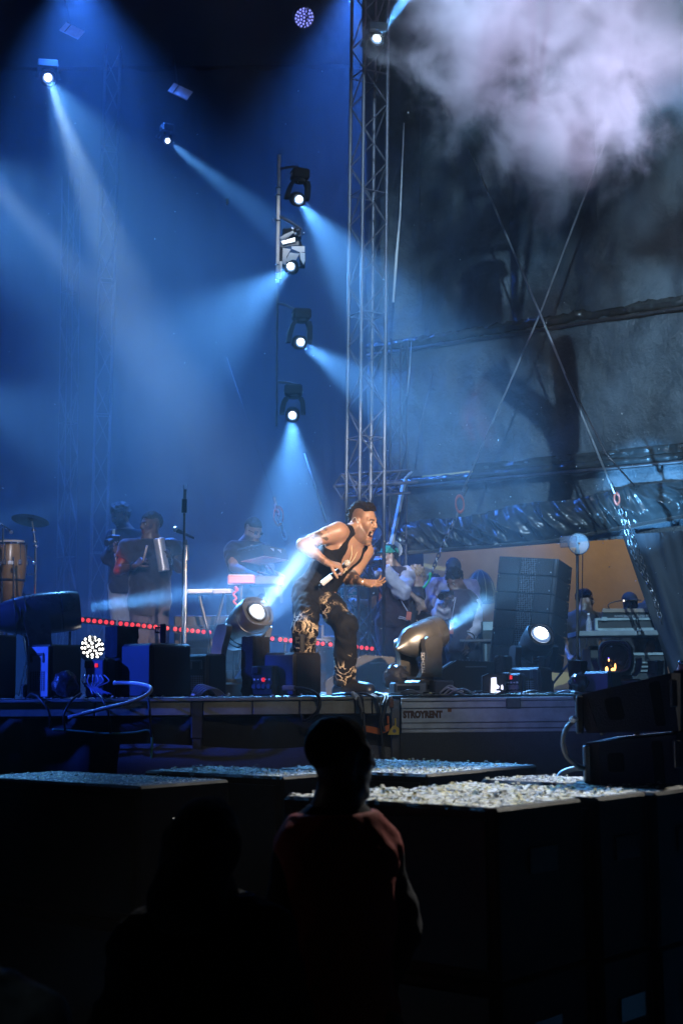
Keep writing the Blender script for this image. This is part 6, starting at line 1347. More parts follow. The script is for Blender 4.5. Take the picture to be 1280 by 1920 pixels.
# hair and hats -------------------------------------------------------------
def curls(z0=0.060, inflate=0.022, amp=0.012, freq=120.0, side=0.062, yfront=0.085, low_back=0.0):
    def f_(t, g, M, sc, m, h):
        s = Sdf(); s.ell(g(0, -0.016, 0.046), [q * sc for q in (0.072, 0.098, 0.088)], M, 0.02); c = A3(g(0, 0, 0)); Mn = np.array([[M[i][j] for j in range(3)] for i in range(3)], dtype=f32)
        def f(P):
            L_ = (P - c) @ Mn / sc; x, y, z = np.abs(L_[:, 0]), L_[:, 1], L_[:, 2]
            n = np.sin(L_[:, 0] * freq) * np.sin(L_[:, 1] * freq + 1.3) * np.sin(L_[:, 2] * freq * 1.1 + 0.4) + 0.5 * np.sin(L_[:, 0] * freq * .5 + 2 * np.sin(L_[:, 1] * freq * .4))
            d = s(P) - inflate * sc - amp * sc * n
            line = z0 + 0.25 * np.maximum(y - 0.02, 0) - 0.35 * np.maximum(-y - 0.03, 0) - low_back * np.maximum(-y - 0.02, 0) * 6
            return np.maximum(np.maximum(d, (line - z) * sc), np.maximum((x - side - 0.5 * np.maximum(-y - 0.05, 0)) * sc, (y - yfront) * sc))
        lo, hi = s.bounds(0.06); mesh_of('hair', f, (lo, hi), min(h, 0.006), m, t)
    return f_
def cap(m2=None, brim=True, curl=None, bl=0.075):
    def f_(t, g, M, sc, m, h):
        s = Sdf(); s.ell(g(0, -0.016, 0.050), [q * sc for q in (0.086, 0.108, 0.093)], M, 0.02)
        if brim: s.ell(g(0, 0.085 + bl * 0.3, 0.052), [q * sc for q in (0.065, 0.03 + bl, 0.007)], M, 0.02)
        c = A3(g(0, 0, 0.042)); u = A3(M @ Vector((0, 0.0, 1))); mesh_of('cap', lambda P: np.maximum(s(P), -((P - c) @ u)), s.bounds(), min(h, 0.007), m2 or m, t)
        if curl: curl(t, g, M, sc, M_HAIR, h)
    return f_
def beanie_hood(m2):
    def f_(t, g, M, sc, m, h):
        s = Sdf(); s.ell(g(0, -0.03, 0.03), [q * sc for q in (0.105, 0.125, 0.120)], M, 0.03); s.cone(g(0, -0.05, -0.02), g(0, -0.06, -0.16), 0.10 * sc, 0.12 * sc, 0.05); s.ell(g(0, 0.13, -0.02), [q * sc for q in (0.07, 0.075, 0.10)], M, 0.03, '-')
        mesh_of('hood', lambda P: s(P) - 0.008 * wav(P, 30) - 0.004 * wav(P, 75, 2), s.bounds(), h, m2, t)
    return f_
# clothes ------------------------------------------------------------------
def shirt(t, J, m, h, loose=0.018, sleeve=0.5, hem=0.06, name='shirt', cuff=None, wr=0.008, seed=0.0, b=1.0, collar=0.02, sm=None, sl_r=0.0, opening=None):
    s = Sdf(); nk, pv, T, La, TM = J['neck'], J['pelvis'], J['T'], J['La'], J['TM']; sl, sr = J['shl'], J['shr']; mid = (sl + sr) / 2
    s.cone(sl + (mid - sl) * 0.1, nk - T * 0.01, 0.054 * b + loose, 0.05 * b + loose, 0.06); s.cone(sr + (mid - sr) * 0.1, nk - T * 0.01, 0.054 * b + loose, 0.05 * b + loose, 0.06)
    s.ell(nk.lerp(pv, 0.34), (0.168 * b + loose, 0.110 * b + loose, 0.19 + loose), TM, 0.06); s.ell(nk.lerp(pv, 0.70), (0.150 * b + loose, 0.105 * b + loose, 0.19), TM, 0.08); s.ell(pv - T * hem * 0.35, (0.162 * b + loose, 0.118 * b + loose, 0.12 + hem), TM, 0.08)
    for q in (-1, 1): s.ell(nk.lerp(pv, 0.3) + La * q * 0.07 * b + J['Fw'] * 0.07 * b, (0.075 * b, 0.04 * b, 0.06), TM, 0.05)
    def arms(S_):
        for q in 'lr':
            a, e, w = J['sh' + q], J['el' + q], J['wr' + q]; rr = 0.055 * b + loose * 0.8 + sl_r
            if sleeve <= 1.0: S_.cone(a, a.lerp(e, sleeve), rr, rr * 0.95, 0.05, True)
            else:
                S_.cone(a, e, rr, rr * 0.92, 0.05); S_.cone(e, e.lerp(w, sleeve - 1.0), rr * 0.92, rr * 0.72, 0.04, True)
    if sm is None: arms(s)
    hc = A3(pv - T * (0.06 + hem)); Tn = A3(T); nc = A3(nk + T * collar)
    Fn = A3(J['Fw']); ch = A3(nk.lerp(pv, 0.4))
    def f(P):
        d = s(P) - wr * wav(P, 26, seed) - wr * 0.5 * wav(P, 60, seed + 1)
        d = np.maximum(d, -((P - hc) @ Tn)); d = np.maximum(d, (P - nc) @ Tn)
        return d
    lo, hi = s.bounds(0.03); o = mesh_of(name, f, (lo, hi), h, m, t)
    if sm is not None:
        a_ = Sdf(); arms(a_); mesh_of('sleeve', lambda P: a_(P) - wr * 1.6 * wav(P, 34, seed + 3), a_.bounds(0.03), h, sm, t)
    return o
def trousers(t, J, m, h, r=(0.098, 0.078, 0.072), wr=0.007, seed=5.0, name='trousers', cut=0.92, hip=0.0):
    s = Sdf(); pv, T, TM = J['pelvis'], J['T'], J['TM']; s.ell(pv, (0.168 + hip, 0.125 + hip, 0.13), TM, 0.06)
    for q in 'lr':
        hp, kn, an = J['hip' + q], J['kn' + q], J['an' + q]; s.cone(hp, kn, r[0], r[1], 0.05); s.cone(kn, kn.lerp(an, cut), r[1], r[2], 0.035, True)
    hc = A3(pv + T * 0.085); Tn = A3(T)
    return mesh_of(name, lambda P: np.maximum(s(P) - wr * wav(P, 24, seed) - wr * 0.6 * wav(P, 55, seed), (P - hc) @ Tn), s.bounds(), h, m, t)
def shoes(t, J, m, h):
    for q in 'lr':
        an, toe = J['an' + q], J['toe' + q]; s = Sdf(); low = Vector((an.x, an.y, STAGE + 0.035)); tl = Vector((toe.x, toe.y, STAGE + 0.033)); bk = low - (tl - low).normalized() * 0.05
        s.cone(bk, tl, 0.050, 0.046, 0.03); s.cone(an, low, 0.056, 0.05, 0.04); s.cone(an - Vector((0, 0, 0.02)), tl + Vector((0, 0, 0.006)), 0.050, 0.044, 0.03)
        mesh_of('shoe', lambda P: np.maximum(s(P), -(P[:, 2] - STAGE - 0.003)), s.bounds(), h, m, t)
def lanyard(t, pts, card, cm, d):
    bb = MB(); bb.tube([W(*p) for p in pts], 0.005, 6, 4); ly = bb.build('lanyard', mat('pale_ribbon', (0.5, 0.48, 0.55), 0.6), t)
    c = W(*card[:3]); bb = MB(); bb.box(c, (card[3], 0.006, card[4]), rotz(0) @ Matrix.Rotation(R(card[5]), 3, 'Y'), 0.002); bb.build('pass_card', cm, ly)
M_CARD = mat('orange_pass', (0.62, 0.13, 0.07), 0.5, var=0.15)

# ------------------------------------------------------------------ the singer
d0 = 10.0
j = lambda x, y, dd=0.0: W(x, y, d0 + dd)
def onfloor(v, z=0.035): return Vector((v.x, v.y, STAGE + z))
J = dict(head=j(681, 979, -0.02), ax=head_axes(57, -12, 4), neck=j(659, 1003, -0.02), shl=j(633, 996, -0.16), shr=j(683, 1033, 0.13), pelvis=j(588, 1112, 0.05), front=Vector((0.6, -0.6, -0.4)),
         ell=j(567, 1021, -0.24), wrl=j(615, 1056, -0.27), elr=j(656, 1087, 0.06), wrr=j(679, 1092, -0.13),
         hipl=j(575, 1116, -0.03), knl=j(573, 1182, -0.33), anl=j(560, 1272, -0.02), hipr=j(601, 1114, 0.12), knr=j(647, 1172, -0.12), anr=j(646, 1274, 0.08))
J['anl'].z = STAGE + 0.10; J['anr'].z = STAGE + 0.10
J['toel'] = onfloor(J['anl'] + Vector((0.10, -0.16, 0))); J['toer'] = onfloor(J['anr'] + Vector((0.165, -0.10, 0)))
J['handl'] = dict(d=(0.93, 0.0, -0.25), n=(-0.30, 0.45, -0.85), curl=[1.05, 1.1, 1.12, 1.15], spread=0.02, thumb=0.1, tn=0.9, sc=1.0, flip=1)
J['handr'] = dict(d=(0.93, -0.25, -0.12), n=(0.10, -0.55, 0.83), curl=[0.22, 0.30, 0.38, 0.5], spread=0.22, thumb=0.7, sc=1.05, flip=-1)
al, bl_, er_, wr_ = A3(J['shl']), A3(J['ell']), A3(J['elr']), A3(J['wrr'])
def tattoo_and_arm_darks(P):
    def seg(a, b, r, t0, t1):
        ba = b - a; hh = (P - a) @ ba / (ba @ ba); v = P - a - np.clip(hh, 0, 1)[:, None] * ba; return (np.sqrt((v ** 2).sum(1)) < r) * smooth01(hh, t0, t0 + .12) * (1 - smooth01(hh, t1 - .12, t1))
    n = smooth01(wav(P, 70, 1.0) + 0.6 * wav(P, 150, 4.0), -0.05, 0.25); n2 = smooth01(wav(P, 60, 3.0) + 0.5 * wav(P, 130, 2.0), -0.5, -0.1)
    return np.clip(seg(al, bl_, 0.085, 0.25, 0.85) * n * 0.75 + seg(bl_, A3(J['wrl']), 0.06, 0.5, 1.1) * n * 0.6 + seg(er_, wr_, 0.075, -0.25, 0.95) * n2 * 0.9, 0, 1)  # tattoo patterns on the near arm, broad darkening on the far forearm
sg, J, g, M = person('singer bending forward with open mouth in black tank top and bleached dark trousers', onfloor(J['pelvis'], 0), J, skin=(0.46, 0.26, 0.17), h=0.0046, mouth=1.2, smile=1.0, beard=0.6, head_sc=0.95, fade=0.55,
                     hair=curls(0.080, 0.024, 0.012, 125.0, 0.056, 0.068, 0.15), tattoo=tattoo_and_arm_darks)
M_TANK = mat('black_jersey', (0.009, 0.0095, 0.011), 0.85, bump=0.25, bscale=260, spec=0.2)
# tank top: the torso a little inflated, with armholes and a deep neckline cut out
s = Sdf(); nk, pv, T, La, Fw, TM = J['neck'], J['pelvis'], J['T'], J['La'], J['Fw'], J['TM']; mid = (J['shl'] + J['shr']) / 2
for q in 'lr': s.cone(J['sh' + q] + (mid - J['sh' + q]) * 0.12, nk, 0.058, 0.064, 0.06)
ch = nk.lerp(pv, 0.34); s.ell(ch, (0.172, 0.115, 0.19), TM, 0.06); s.ell(nk.lerp(pv, 0.68), (0.150, 0.108, 0.17), TM, 0.08); s.ell(pv, (0.165, 0.12, 0.12), TM, 0.08)
for q in (-1, 1): s.ell(ch + La * q * 0.07 + Fw * 0.072 + T * 0.05, (0.076, 0.041, 0.061), TM, 0.04)
for q, sh in ((-1, J['shl']), (1, J['shr'])):
    s.ell(sh + La * q * 0.035 - T * 0.03, (0.088, 0.15, 0.125), TM, 0.01, '-')
s.ell(nk + Fw * 0.115 - T * 0.085, (0.084, 0.10, 0.158), TM, 0.01, '-'); s.cone(nk - T * 0.02, g(0, -0.018, -0.055), 0.068, 0.062, 0.01, False, '-'); s.ell(nk - Fw * 0.10 - T * 0.02, (0.06, 0.06, 0.08), TM, 0.01, '-')
hc = A3(pv - T * 0.07); Tn = A3(T)
mesh_of('tank_top', lambda P: np.maximum(s(P) - 0.0035 * wav(P, 34, 2.0) - 0.002 * wav(P, 80), -((P - hc) @ Tn)), s.bounds(), 0.0052, M_TANK, sg)
m = bpy.data.materials.new('bleached_trousers'); m.use_nodes = True; nt = m.node_tree; N = nt.nodes; L = nt.links; bs = N['Principled BSDF']; bs.inputs['Roughness'].default_value = 0.8
tc = N.new('ShaderNodeTexCoord'); n1 = N.new('ShaderNodeTexNoise'); n1.inputs['Scale'].default_value = 8.0; n1.inputs['Detail'].default_value = 7; n1.inputs['Roughness'].default_value = 0.62; n1.inputs['Distortion'].default_value = 1.1
mp = N.new('ShaderNodeMapping'); mp.inputs['Location'].default_value = (3.1, 1.2, 0.55); r1 = N.new('ShaderNodeValToRGB'); e = r1.color_ramp.elements
e[0].position = 0.470; e[0].color = (0, 0, 0, 1); e[1].position = 0.538; e[1].color = (0, 0, 0, 1); q = e.new(0.492); q.color = (1, 1, 1, 1); q = e.new(0.515); q.color = (0.9, 0.9, 0.9, 1)
n2 = N.new('ShaderNodeTexNoise'); n2.inputs['Scale'].default_value = 3.4; r2 = N.new('ShaderNodeValToRGB'); r2.color_ramp.elements[0].position = 0.52; r2.color_ramp.elements[1].position = 0.60
mu = N.new('ShaderNodeMath'); mu.operation = 'MULTIPLY'; mx = N.new('ShaderNodeMix'); mx.data_type = 'RGBA'; mx.inputs['A'].default_value = (0.008, 0.009, 0.012, 1); bs.inputs['Specular IOR Level'].default_value = 0.2; mx.inputs['B'].default_value = (0.60, 0.46, 0.30, 1)
L.new(tc.outputs['Object'], mp.inputs['Vector']); L.new(mp.outputs[0], n1.inputs['Vector']); L.new(mp.outputs[0], n2.inputs['Vector']); L.new(n1.outputs['Fac'], r1.inputs['Fac']); L.new(n2.outputs['Fac'], r2.inputs['Fac'])
L.new(r1.outputs['Color'], mu.inputs[0]); L.new(r2.outputs['Color'], mu.inputs[1]); L.new(mu.outputs[0], mx.inputs['Factor']); L.new(mx.outputs['Result'], bs.inputs['Base Color'])
trousers(sg, J, m, 0.0055, (0.102, 0.080, 0.080), 0.010, 2.0, cut=0.98, hip=0.002)
shoes(sg, J, M_BLACKP, 0.006)
bb = MB()
P = [g(-0.05, -0.03, -0.11), nk + La * 0.055 + Fw * 0.05, ch + Fw * 0.118 + La * 0.02 + T * 0.06, ch + Fw * 0.128 - T * 0.03, ch + Fw * 0.122 - La * 0.03 + T * 0.06, nk - La * 0.055 + Fw * 0.05, g(0.05, -0.03, -0.11)]
bb.tube(P, 0.0030, 6, 6); M_GOLD = mat('pale_gold', (0.8, 0.68, 0.45), 0.35, 0.2, var=0.1); nl = bb.build('necklace', M_GOLD, sg)
bb = MB(); c = ch + Fw * 0.130 - T * 0.045; F3 = Matrix((La, Fw, T)).transposed(); bb.box(c - T * 0.016, (0.008, 0.005, 0.05), F3, 0.001); bb.box(c - T * 0.008, (0.03, 0.006, 0.008), F3, 0.001); bb.build('cross_pendant', M_GOLD, nl)
bb = MB(); bb.torus(J['wrr'] + Vector((0.01, 0, 0)), (0.9, -0.3, -0.1), 0.031, 0.004, 20, 6); bb.build('bracelet', M_STEEL, sg)
bb = MB(); bb.ball(g(-0.084, 0.004, -0.003), 0.010, 10); bb.tube([g(-0.085, 0.0, 0.0), g(-0.088, -0.02, 0.03), g(-0.084, -0.045, 0.01), g(-0.06, -0.085, -0.03), g(-0.03, -0.10, -0.06)], 0.003, 6, 4); bb.build('earphone', mat('clear_earphone', (0.55, 0.5, 0.45), 0.2, var=0), sg)
mic = thing('handheld_microphone', 'white handheld microphone gripped in the near hand of the singer', 'microphone', j(603, 1095, -0.24))
a, c = j(603, 1095, -0.22), j(650.5, 1056, -0.255); ax_ = (c - a).normalized()
bb = MB(); bb.lathe(a, ax_, [(0, 0.016), (0.004, 0.019), (0.085, 0.019), (0.088, 0.017)], 18); bb.build('body', M_WHITE, mic)
bb = MB(); bb.lathe(a + ax_ * 0.088, ax_, [(0, 0.015), (0.10, 0.014), (0.13, 0.02)], 18); bb.build('handle', M_BLACKP, mic)
bb = MB(); bb.ball(c, 0.0255, 16); bb.build('grille_head', mat('pale_grille', (0.7, 0.64, 0.56), 0.4, 0.3, bump=0.6, bscale=300), mic)
bb = MB(); bb.cyl(a, a - ax_ * 0.022, 0.004, 8); bb.build('antenna', M_BLACKP, mic)

# ------------------------------------------------------------------ the band
d0 = 13.3
j = lambda x, y, dd=0.0: W(x, y, d0 + dd)
def stand_legs(J, xl, xr, d, spread=0.0, fx=0.0):
    for q, x in (('l', xl), ('r', xr)):
        J['hip' + q] = J['pelvis'] + Vector(((-0.09 if q == 'l' else 0.09), 0, -0.06)); f_ = F(x, d, STAGE); J['an' + q] = f_ + Vector((0, 0, 0.09)); J['kn' + q] = (J['hip' + q] + J['an' + q]) / 2 + Vector((0, -0.04, 0.0)); J['toe' + q] = f_ + Vector((fx, -0.15, 0.035))
J = dict(head=j(283, 986), ax=head_axes(-48, -2, 0), neck=j(284, 1016), shl=j(243, 1026, -0.02), shr=j(322, 1022, 0.02), pelvis=j(280, 1118), front=Vector((-0.2, -1, 0)), ell=j(222, 1070, -0.02), wrl=j(254, 1061, -0.24), elr=j(336, 1066, -0.02), wrr=j(321, 1047, -0.22))
J['handl'] = dict(d=(0.6, -0.2, 0.5), n=(0.55, 0.6, -0.3), curl=1.0, spread=0.02, thumb=0.2, tn=0.7); J['handr'] = dict(d=(-0.4, -0.4, 0.7), n=(-0.8, 0.2, -0.4), curl=0.75, spread=0.03, thumb=0.2, tn=0.6, flip=-1)
stand_legs(J, 266, 298, 13.3)
t, J, g, M = person('percussionist in a dark loose t shirt scraping a metal guiro', F(281, 13.3), J, skin=(0.115, 0.06, 0.042), h=0.0075, smile=1.0, head_sc=0.97, hair=curls(0.055, 0.012, 0.007, 160, 0.07, 0.08, 0.1), build=1.04)
shirt(t, J, mat('navy_cotton', (0.022, 0.026, 0.045), 0.85, sheen=0.2), 0.0085, 0.034, 0.52, 0.13, 't_shirt', sl_r=0.012, b=1.05)
trousers(t, J, mat('dark_shorts', (0.05, 0.05, 0.09), 0.8), 0.009, (0.10, 0.095, 0.095), cut=0.10, name='shorts'); shoes(t, J, M_BLACKP, 0.01)
bb = MB(); bb.torus(J['wrl'].lerp(J['ell'], 0.12), J['wrl'] - J['ell'], 0.032, 0.010, 16, 6); bb.build('wristband', M_BLACKP, t)
gu = thing('guiro', 'ribbed metal guiro cylinder held by the percussionist', 'guiro', j(302, 1071, -0.26)); a, c = j(308, 1071, -0.26), j(297.5, 1010, -0.26)
bb = MB(); ln = (c - a).length; bb.lathe(a, c - a, [(0, 0.044), (0.004, 0.051)] + [(0.01 + (ln - 0.02) * i / 40, 0.050 + 0.0014 * (i % 2)) for i in range(41)] + [(ln - 0.004, 0.051), (ln, 0.044)], 24); bb.build('cylinder', mat('brushed_steel', (0.72, 0.66, 0.62), 0.35, 0.55, var=0.1), gu)
bb = MB(); bb.tube([a.lerp(c, 0.2) + Vector((0.05, 0, 0)), a.lerp(c, 0.25) + Vector((0.085, 0.0, 0)), a.lerp(c, 0.65) + Vector((0.085, 0, 0)), a.lerp(c, 0.7) + Vector((0.05, 0, 0))], 0.007, 8, 4); bb.build('handle', M_STEEL, gu)
st = MB(); st.tube([j(268, 1052, -0.27), j(276, 1023, -0.30)], [0.008, 0.010], 8); o = st.build('scraper_stick', mat('pale_stick', (0.6, 0.45, 0.35), 0.5), sharp=0); tag(o, 'short scraper stick in the raised hand of the percussionist', 'stick')

d0 = 14.9
J = dict(head=j(226, 968), ax=head_axes(-52, -24, 0), neck=j(236, 996), shl=j(212, 1006, -0.06), shr=j(264, 1008, 0.10), pelvis=j(236, 1092), front=Vector((-0.7, -0.6, 0)), ell=j(204, 1046, -0.10), wrl=j(212, 1024, -0.32), elr=j(262, 1048, -0.05), wrr=j(224, 1032, -0.34))
stand_legs(J, 230, 250, 14.9)
t, J, g, M = person('camera operator with curly hair and headphones behind the percussionist', F(236, 14.9), J, skin=(0.36, 0.22, 0.16), h=0.009, beard=0.9, hair=curls(0.045, 0.026, 0.016, 85, 0.10, 0.075, 0.35), head_sc=0.95, hair_m=mat('brown_curls', (0.05, 0.03, 0.02), 0.6, bump=1, bscale=120))
shirt(t, J, mat('charcoal_hoodie', (0.02, 0.022, 0.03), 0.9), 0.010, 0.024, 1.8, 0.06, 'hoodie'); trousers(t, J, mat('pale_grey_jeans', (0.30, 0.32, 0.36), 0.85), 0.01); shoes(t, J, M_BLACKP, 0.012)
bb = MB(); bb.tube([g(-0.085, 0.0, 0.0), g(-0.09, -0.01, 0.08), g(0, -0.01, 0.145), g(0.09, -0.01, 0.08), g(0.085, 0, 0)], 0.009, 8, 5); bb.ball(g(-0.088, 0, 0), 0.03, 10); bb.build('headphones', M_BLACKP, t)
cm = thing('video_camera', 'video camera on a gimbal handle held by the curly haired operator', 'camera', j(208, 1030, -0.4))
bb = MB(); bb.box(j(213, 1012, -0.38), (0.10, 0.12, 0.09), rotz(0.5), 0.008); bb.build('camera_body', M_BLACKP, cm)
bb = MB(); bb.cyl(j(210, 1014, -0.42), j(200, 1018, -0.50), 0.035, 14); bb.build('camera_lens', M_BLACKP, cm)
bb = MB(); bb.box(j(213.5, 999, -0.38), (0.025, 0.02, 0.075), b=0.003); bb.build('viewfinder_screen', mat('lit_screen', (0.3, 0.4, 0.45), 0.2, emit=(0.4, 0.7, 0.8), estr=0.12), cm)
bb = MB(); bb.tube([j(213, 1020, -0.38), j(216, 1046, -0.36), j(218, 1070, -0.34)], 0.014, 8); bb.build('gimbal_handle', M_STEEL, cm)
bb = MB(); bb.tube([j(203, 1024, -0.42), j(206, 1020, -0.40), j(212, 1022, -0.4)], 0.012, 8); bb.build('gimbal_arm', M_STEEL, cm)

d0 = 13.4
J = dict(head=j(474, 996), ax=head_axes(42, -26, 0), neck=j(464, 1019), shl=j(437, 1031, -0.03), shr=j(491, 1030, 0.10), pelvis=j(461, 1118), front=Vector((0.4, -0.9, 0)), ell=j(438, 1064, -0.14), wrl=j(474, 1077, -0.36), elr=j(505, 1062, -0.10), wrr=j(508, 1072, -0.36))
J['handl'] = dict(d=(0.9, -0.3, -0.2), n=(0, 0.1, -1), curl=0.35); J['handr'] = dict(d=(0.6, -0.6, -0.2), n=(0, 0.1, -1), curl=0.35, flip=-1)
stand_legs(J, 448, 476, 13.4)
t, J, g, M = person('bearded keyboard player with dark glasses and braided hair', F(462, 13.4), J, skin=(0.38, 0.24, 0.17), h=0.0075, beard=0.95, head_sc=0.94, hair=curls(0.050, 0.008, 0.003, 210, 0.072, 0.082, 0.2))
shirt(t, J, mat('black_t_shirt', (0.018, 0.019, 0.024), 0.85, sheen=0.2), 0.0085, 0.020, 0.6, 0.08, 't_shirt', sl_r=0.012); trousers(t, J, mat('black_denim', (0.018, 0.02, 0.028), 0.85), 0.01); shoes(t, J, M_BLACKP, 0.012)
bb = MB()
for q in (-1, 1): bb.box(g(q * 0.032, 0.098, 0.010), (0.042, 0.006, 0.024), M, 0.004)
bb.box(g(0, 0.100, 0.014), (0.02, 0.005, 0.005), M, 0.001)
for q in (-1, 1): bb.tube([g(q * 0.052, 0.097, 0.014), g(q * 0.078, 0.02, 0.014)], 0.003, 6)
bb.build('dark_glasses', mat('glasses_gloss', (0.02, 0.02, 0.02), 0.08, var=0), t)
bb = MB(); bb.tube([J['neck'] + J['La'] * -0.06 + J['Fw'] * 0.02 + J['T'] * 0.03, J['neck'] + J['Fw'] * 0.10 - J['T'] * 0.03, J['neck'] + J['La'] * 0.06 + J['Fw'] * 0.02 + J['T'] * 0.03], 0.008, 8, 6); bb.build('chain_necklace', M_STEEL, t)

# ------------------------------------------------------------------ photographers and crew at the right
d0 = 14.9
M_JKT = mat('burgundy_black_wool', (0.035, 0.018, 0.03), 0.9, sheen=0.2); M_SLV = mat('off_white_sleeve', (0.55, 0.50, 0.56), 0.6, bump=0.2)
def crew_legs(J, x, d): stand_legs(J, x - 14, x + 14, d)
J = dict(head=j(728, 1045), ax=head_axes(-62, -2, 0), neck=j(737, 1066), shl=j(709, 1080, -0.06), shr=j(762, 1078, 0.08), pelvis=j(736, 1160), front=Vector((-0.6, -0.8, 0)), ell=j(690, 1096, -0.22), wrl=j(703, 1066, -0.34), elr=j(752, 1108, -0.24), wrr=j(716, 1062, -0.34))
J['handl'] = dict(d=(0.1, -0.1, 1), n=(0.2, 0.6, 0), curl=0.8); J['handr'] = dict(d=(-0.4, 0, 0.9), n=(-0.3, 0.6, 0), curl=0.8, flip=-1); crew_legs(J, 735, 14.9)
t, J, g, M = person('photographer in a green cap and white sleeved varsity jacket raising a camera', F(736, 14.9), J, skin=(0.33, 0.19, 0.13), h=0.009, hair=cap(mat('green_cap', (0.01, 0.20, 0.13), 0.8), True, curls(0.02, 0.012, 0.01, 110, 0.1, 0.03, 0.3), 0.03))
shirt(t, J, M_JKT, 0.0095, 0.03, 1.9, 0.03, 'varsity_jacket', sm=M_SLV, sl_r=0.014, wr=0.011); trousers(t, J, mat('plum_trousers', (0.03, 0.022, 0.04), 0.9), 0.011); shoes(t, J, M_BLACKP, 0.013)
for k in (0, 1):
    bb = MB(); bb.tube([W(748 - k * 1.5, 1156 + k * 3, 14.70), W(756, 1157.5 + k * 3, 14.69), W(764, 1161 + k * 3, 14.72)], 0.006, 6); bb.build('hem_stripe', M_SLV, t)
    bb = MB(); bb.tube([W(742 + k * 5, 1074 + k * 2, 14.68), W(735 + k * 6, 1086 + k * 3, 14.64)], 0.006, 6); bb.build('shoulder_stripe', M_SLV, t)
    lanyard(t, [(724 + k * 4, 1078, 14.70), (718 + k * 3, 1100, 14.66), (716, 1112, 14.66)], (715, 1120, 14.65, 0.055, 0.095, 6), M_CARD, 0) if k == 0 else lanyard(t, [(748, 1120, 14.66), (760, 1140, 14.66), (764, 1146, 14.66)], (766, 1155, 14.64, 0.05, 0.085, 8), M_CARD, 0)
cmr = thing('stills_camera', 'black stills camera held up by the photographer in the green cap', 'camera', j(709, 1060, -0.36))
bb = MB(); bb.box(j(711, 1056, -0.36), (0.13, 0.07, 0.09), rotz(-0.6), 0.01); bb.build('camera_body', M_BLACKP, cmr)
bb = MB(); bb.cyl(j(707, 1057, -0.38), j(697, 1057, -0.5), 0.036, 16); bb.build('camera_lens', M_BLACKP, cmr)

d0 = 14.4
J = dict(head=j(672, 1060), ax=head_axes(-10, -10, 0), neck=j(668, 1080), shl=j(640, 1094), shr=j(694, 1094), pelvis=j(662, 1172), front=Vector((0, -1, 0)), ell=j(636, 1128, -0.05), wrl=j(652, 1136, -0.24), elr=j(698, 1134, -0.04), wrr=j(676, 1128, -0.26)); J['handr'] = dict(d=(-0.9, -0.2, 0.1), n=(0, 0.5, -0.6), curl=0.6, flip=-1); crew_legs(J, 662, 14.4)
t, J, g, M = person('crew member in a dark t shirt with a teal print standing behind the singer', F(662, 14.4), J, skin=(0.36, 0.21, 0.15), h=0.0095, hair=curls())
shirt(t, J, mat('black_t_shirt'), 0.010, 0.022, 0.6, 0.06, 't_shirt', wr=0.005); trousers(t, J, mat('black_denim'), 0.012); shoes(t, J, M_BLACKP, 0.013)
fr = J['Fw']; pc = W(656, 1112, 14.2)
bb = MB(); bb.box(pc, (0.185, 0.010, 0.10), b=0.002); pr = bb.build('chest_print', mat('teal_print', (0.05, 0.33, 0.36), 0.7, var=0.2, scale=14), t)
bb = MB(); bb.prism([W(x, y, 14.185) for x, y in ((652, 1106), (664, 1104), (668, 1109), (660, 1110), (662, 1114), (655, 1113))], (0, 0.004, 0)); bb.build('print_figure', mat('white_print', (0.75, 0.76, 0.78), 0.7, var=0.1), pr)
text('print_word', 'CONCERT', 0.040, W(639, 1121.5, 14.19), FACE_CAM, mat('white_print'), t, offset=0.0012, extrude=0.0004)

d0 = 15.2
J = dict(head=j(779, 1086), ax=head_axes(-30, -10, 0), neck=j(783, 1104), shl=j(762, 1116, -0.04), shr=j(808, 1116, 0.06), pelvis=j(785, 1185), front=Vector((-0.3, -0.9, 0)), ell=j(800, 1140, -0.26), wrl=j(770, 1114, -0.30), elr=j(814, 1146, -0.1), wrr=j(790, 1140, -0.3)); crew_legs(J, 785, 15.2)
t, J, g, M = person('person with fair curls in a dark t shirt lifting one bare arm', F(785, 15.2), J, skin=(0.42, 0.26, 0.19), h=0.0095, hair=curls(0.03, 0.028, 0.016, 80, 0.1, 0.075, 0.5), hair_m=mat('fair_curls', (0.30, 0.2, 0.12), 0.6, bump=1, bscale=110))
shirt(t, J, mat('black_t_shirt'), 0.010, 0.022, 0.55, 0.06, 't_shirt'); trousers(t, J, mat('black_denim'), 0.012); shoes(t, J, M_BLACKP, 0.013)

d0 = 15.0
J = dict(head=j(849, 1070, -0.04), ax=head_axes(6, -48, 0), neck=j(848, 1088), shl=j(814, 1100, -0.02), shr=j(880, 1100, 0.0), pelvis=j(843, 1182), front=Vector((0, -1, 0)), ell=j(812, 1134, -0.06), wrl=j(822, 1130, -0.26), elr=j(886, 1134, -0.02), wrr=j(866, 1122, -0.26)); crew_legs(J, 843, 15.0)
t, J, g, M = person('man in a lavender bomber jacket and dark cap looking down', F(843, 15.0), J, skin=(0.42, 0.26, 0.2), h=0.0095, hair=cap(mat('navy_cap', (0.018, 0.02, 0.035), 0.85), True), build=1.05)
shirt(t, J, mat('lavender_nylon', (0.17, 0.15, 0.27), 0.5, sheen=0.2), 0.0095, 0.032, 1.9, 0.07, 'bomber_jacket', sl_r=0.012, wr=0.010, b=1.08); trousers(t, J, mat('black_denim'), 0.012); shoes(t, J, M_BLACKP, 0.013)
bb = MB(); bb.prism([W(x, y, 14.68) for x, y in ((838, 1126), (849, 1118), (849, 1150), (839, 1148))], (0, 0.03, 0)); bb.build('paper_badge', M_SLV, t)

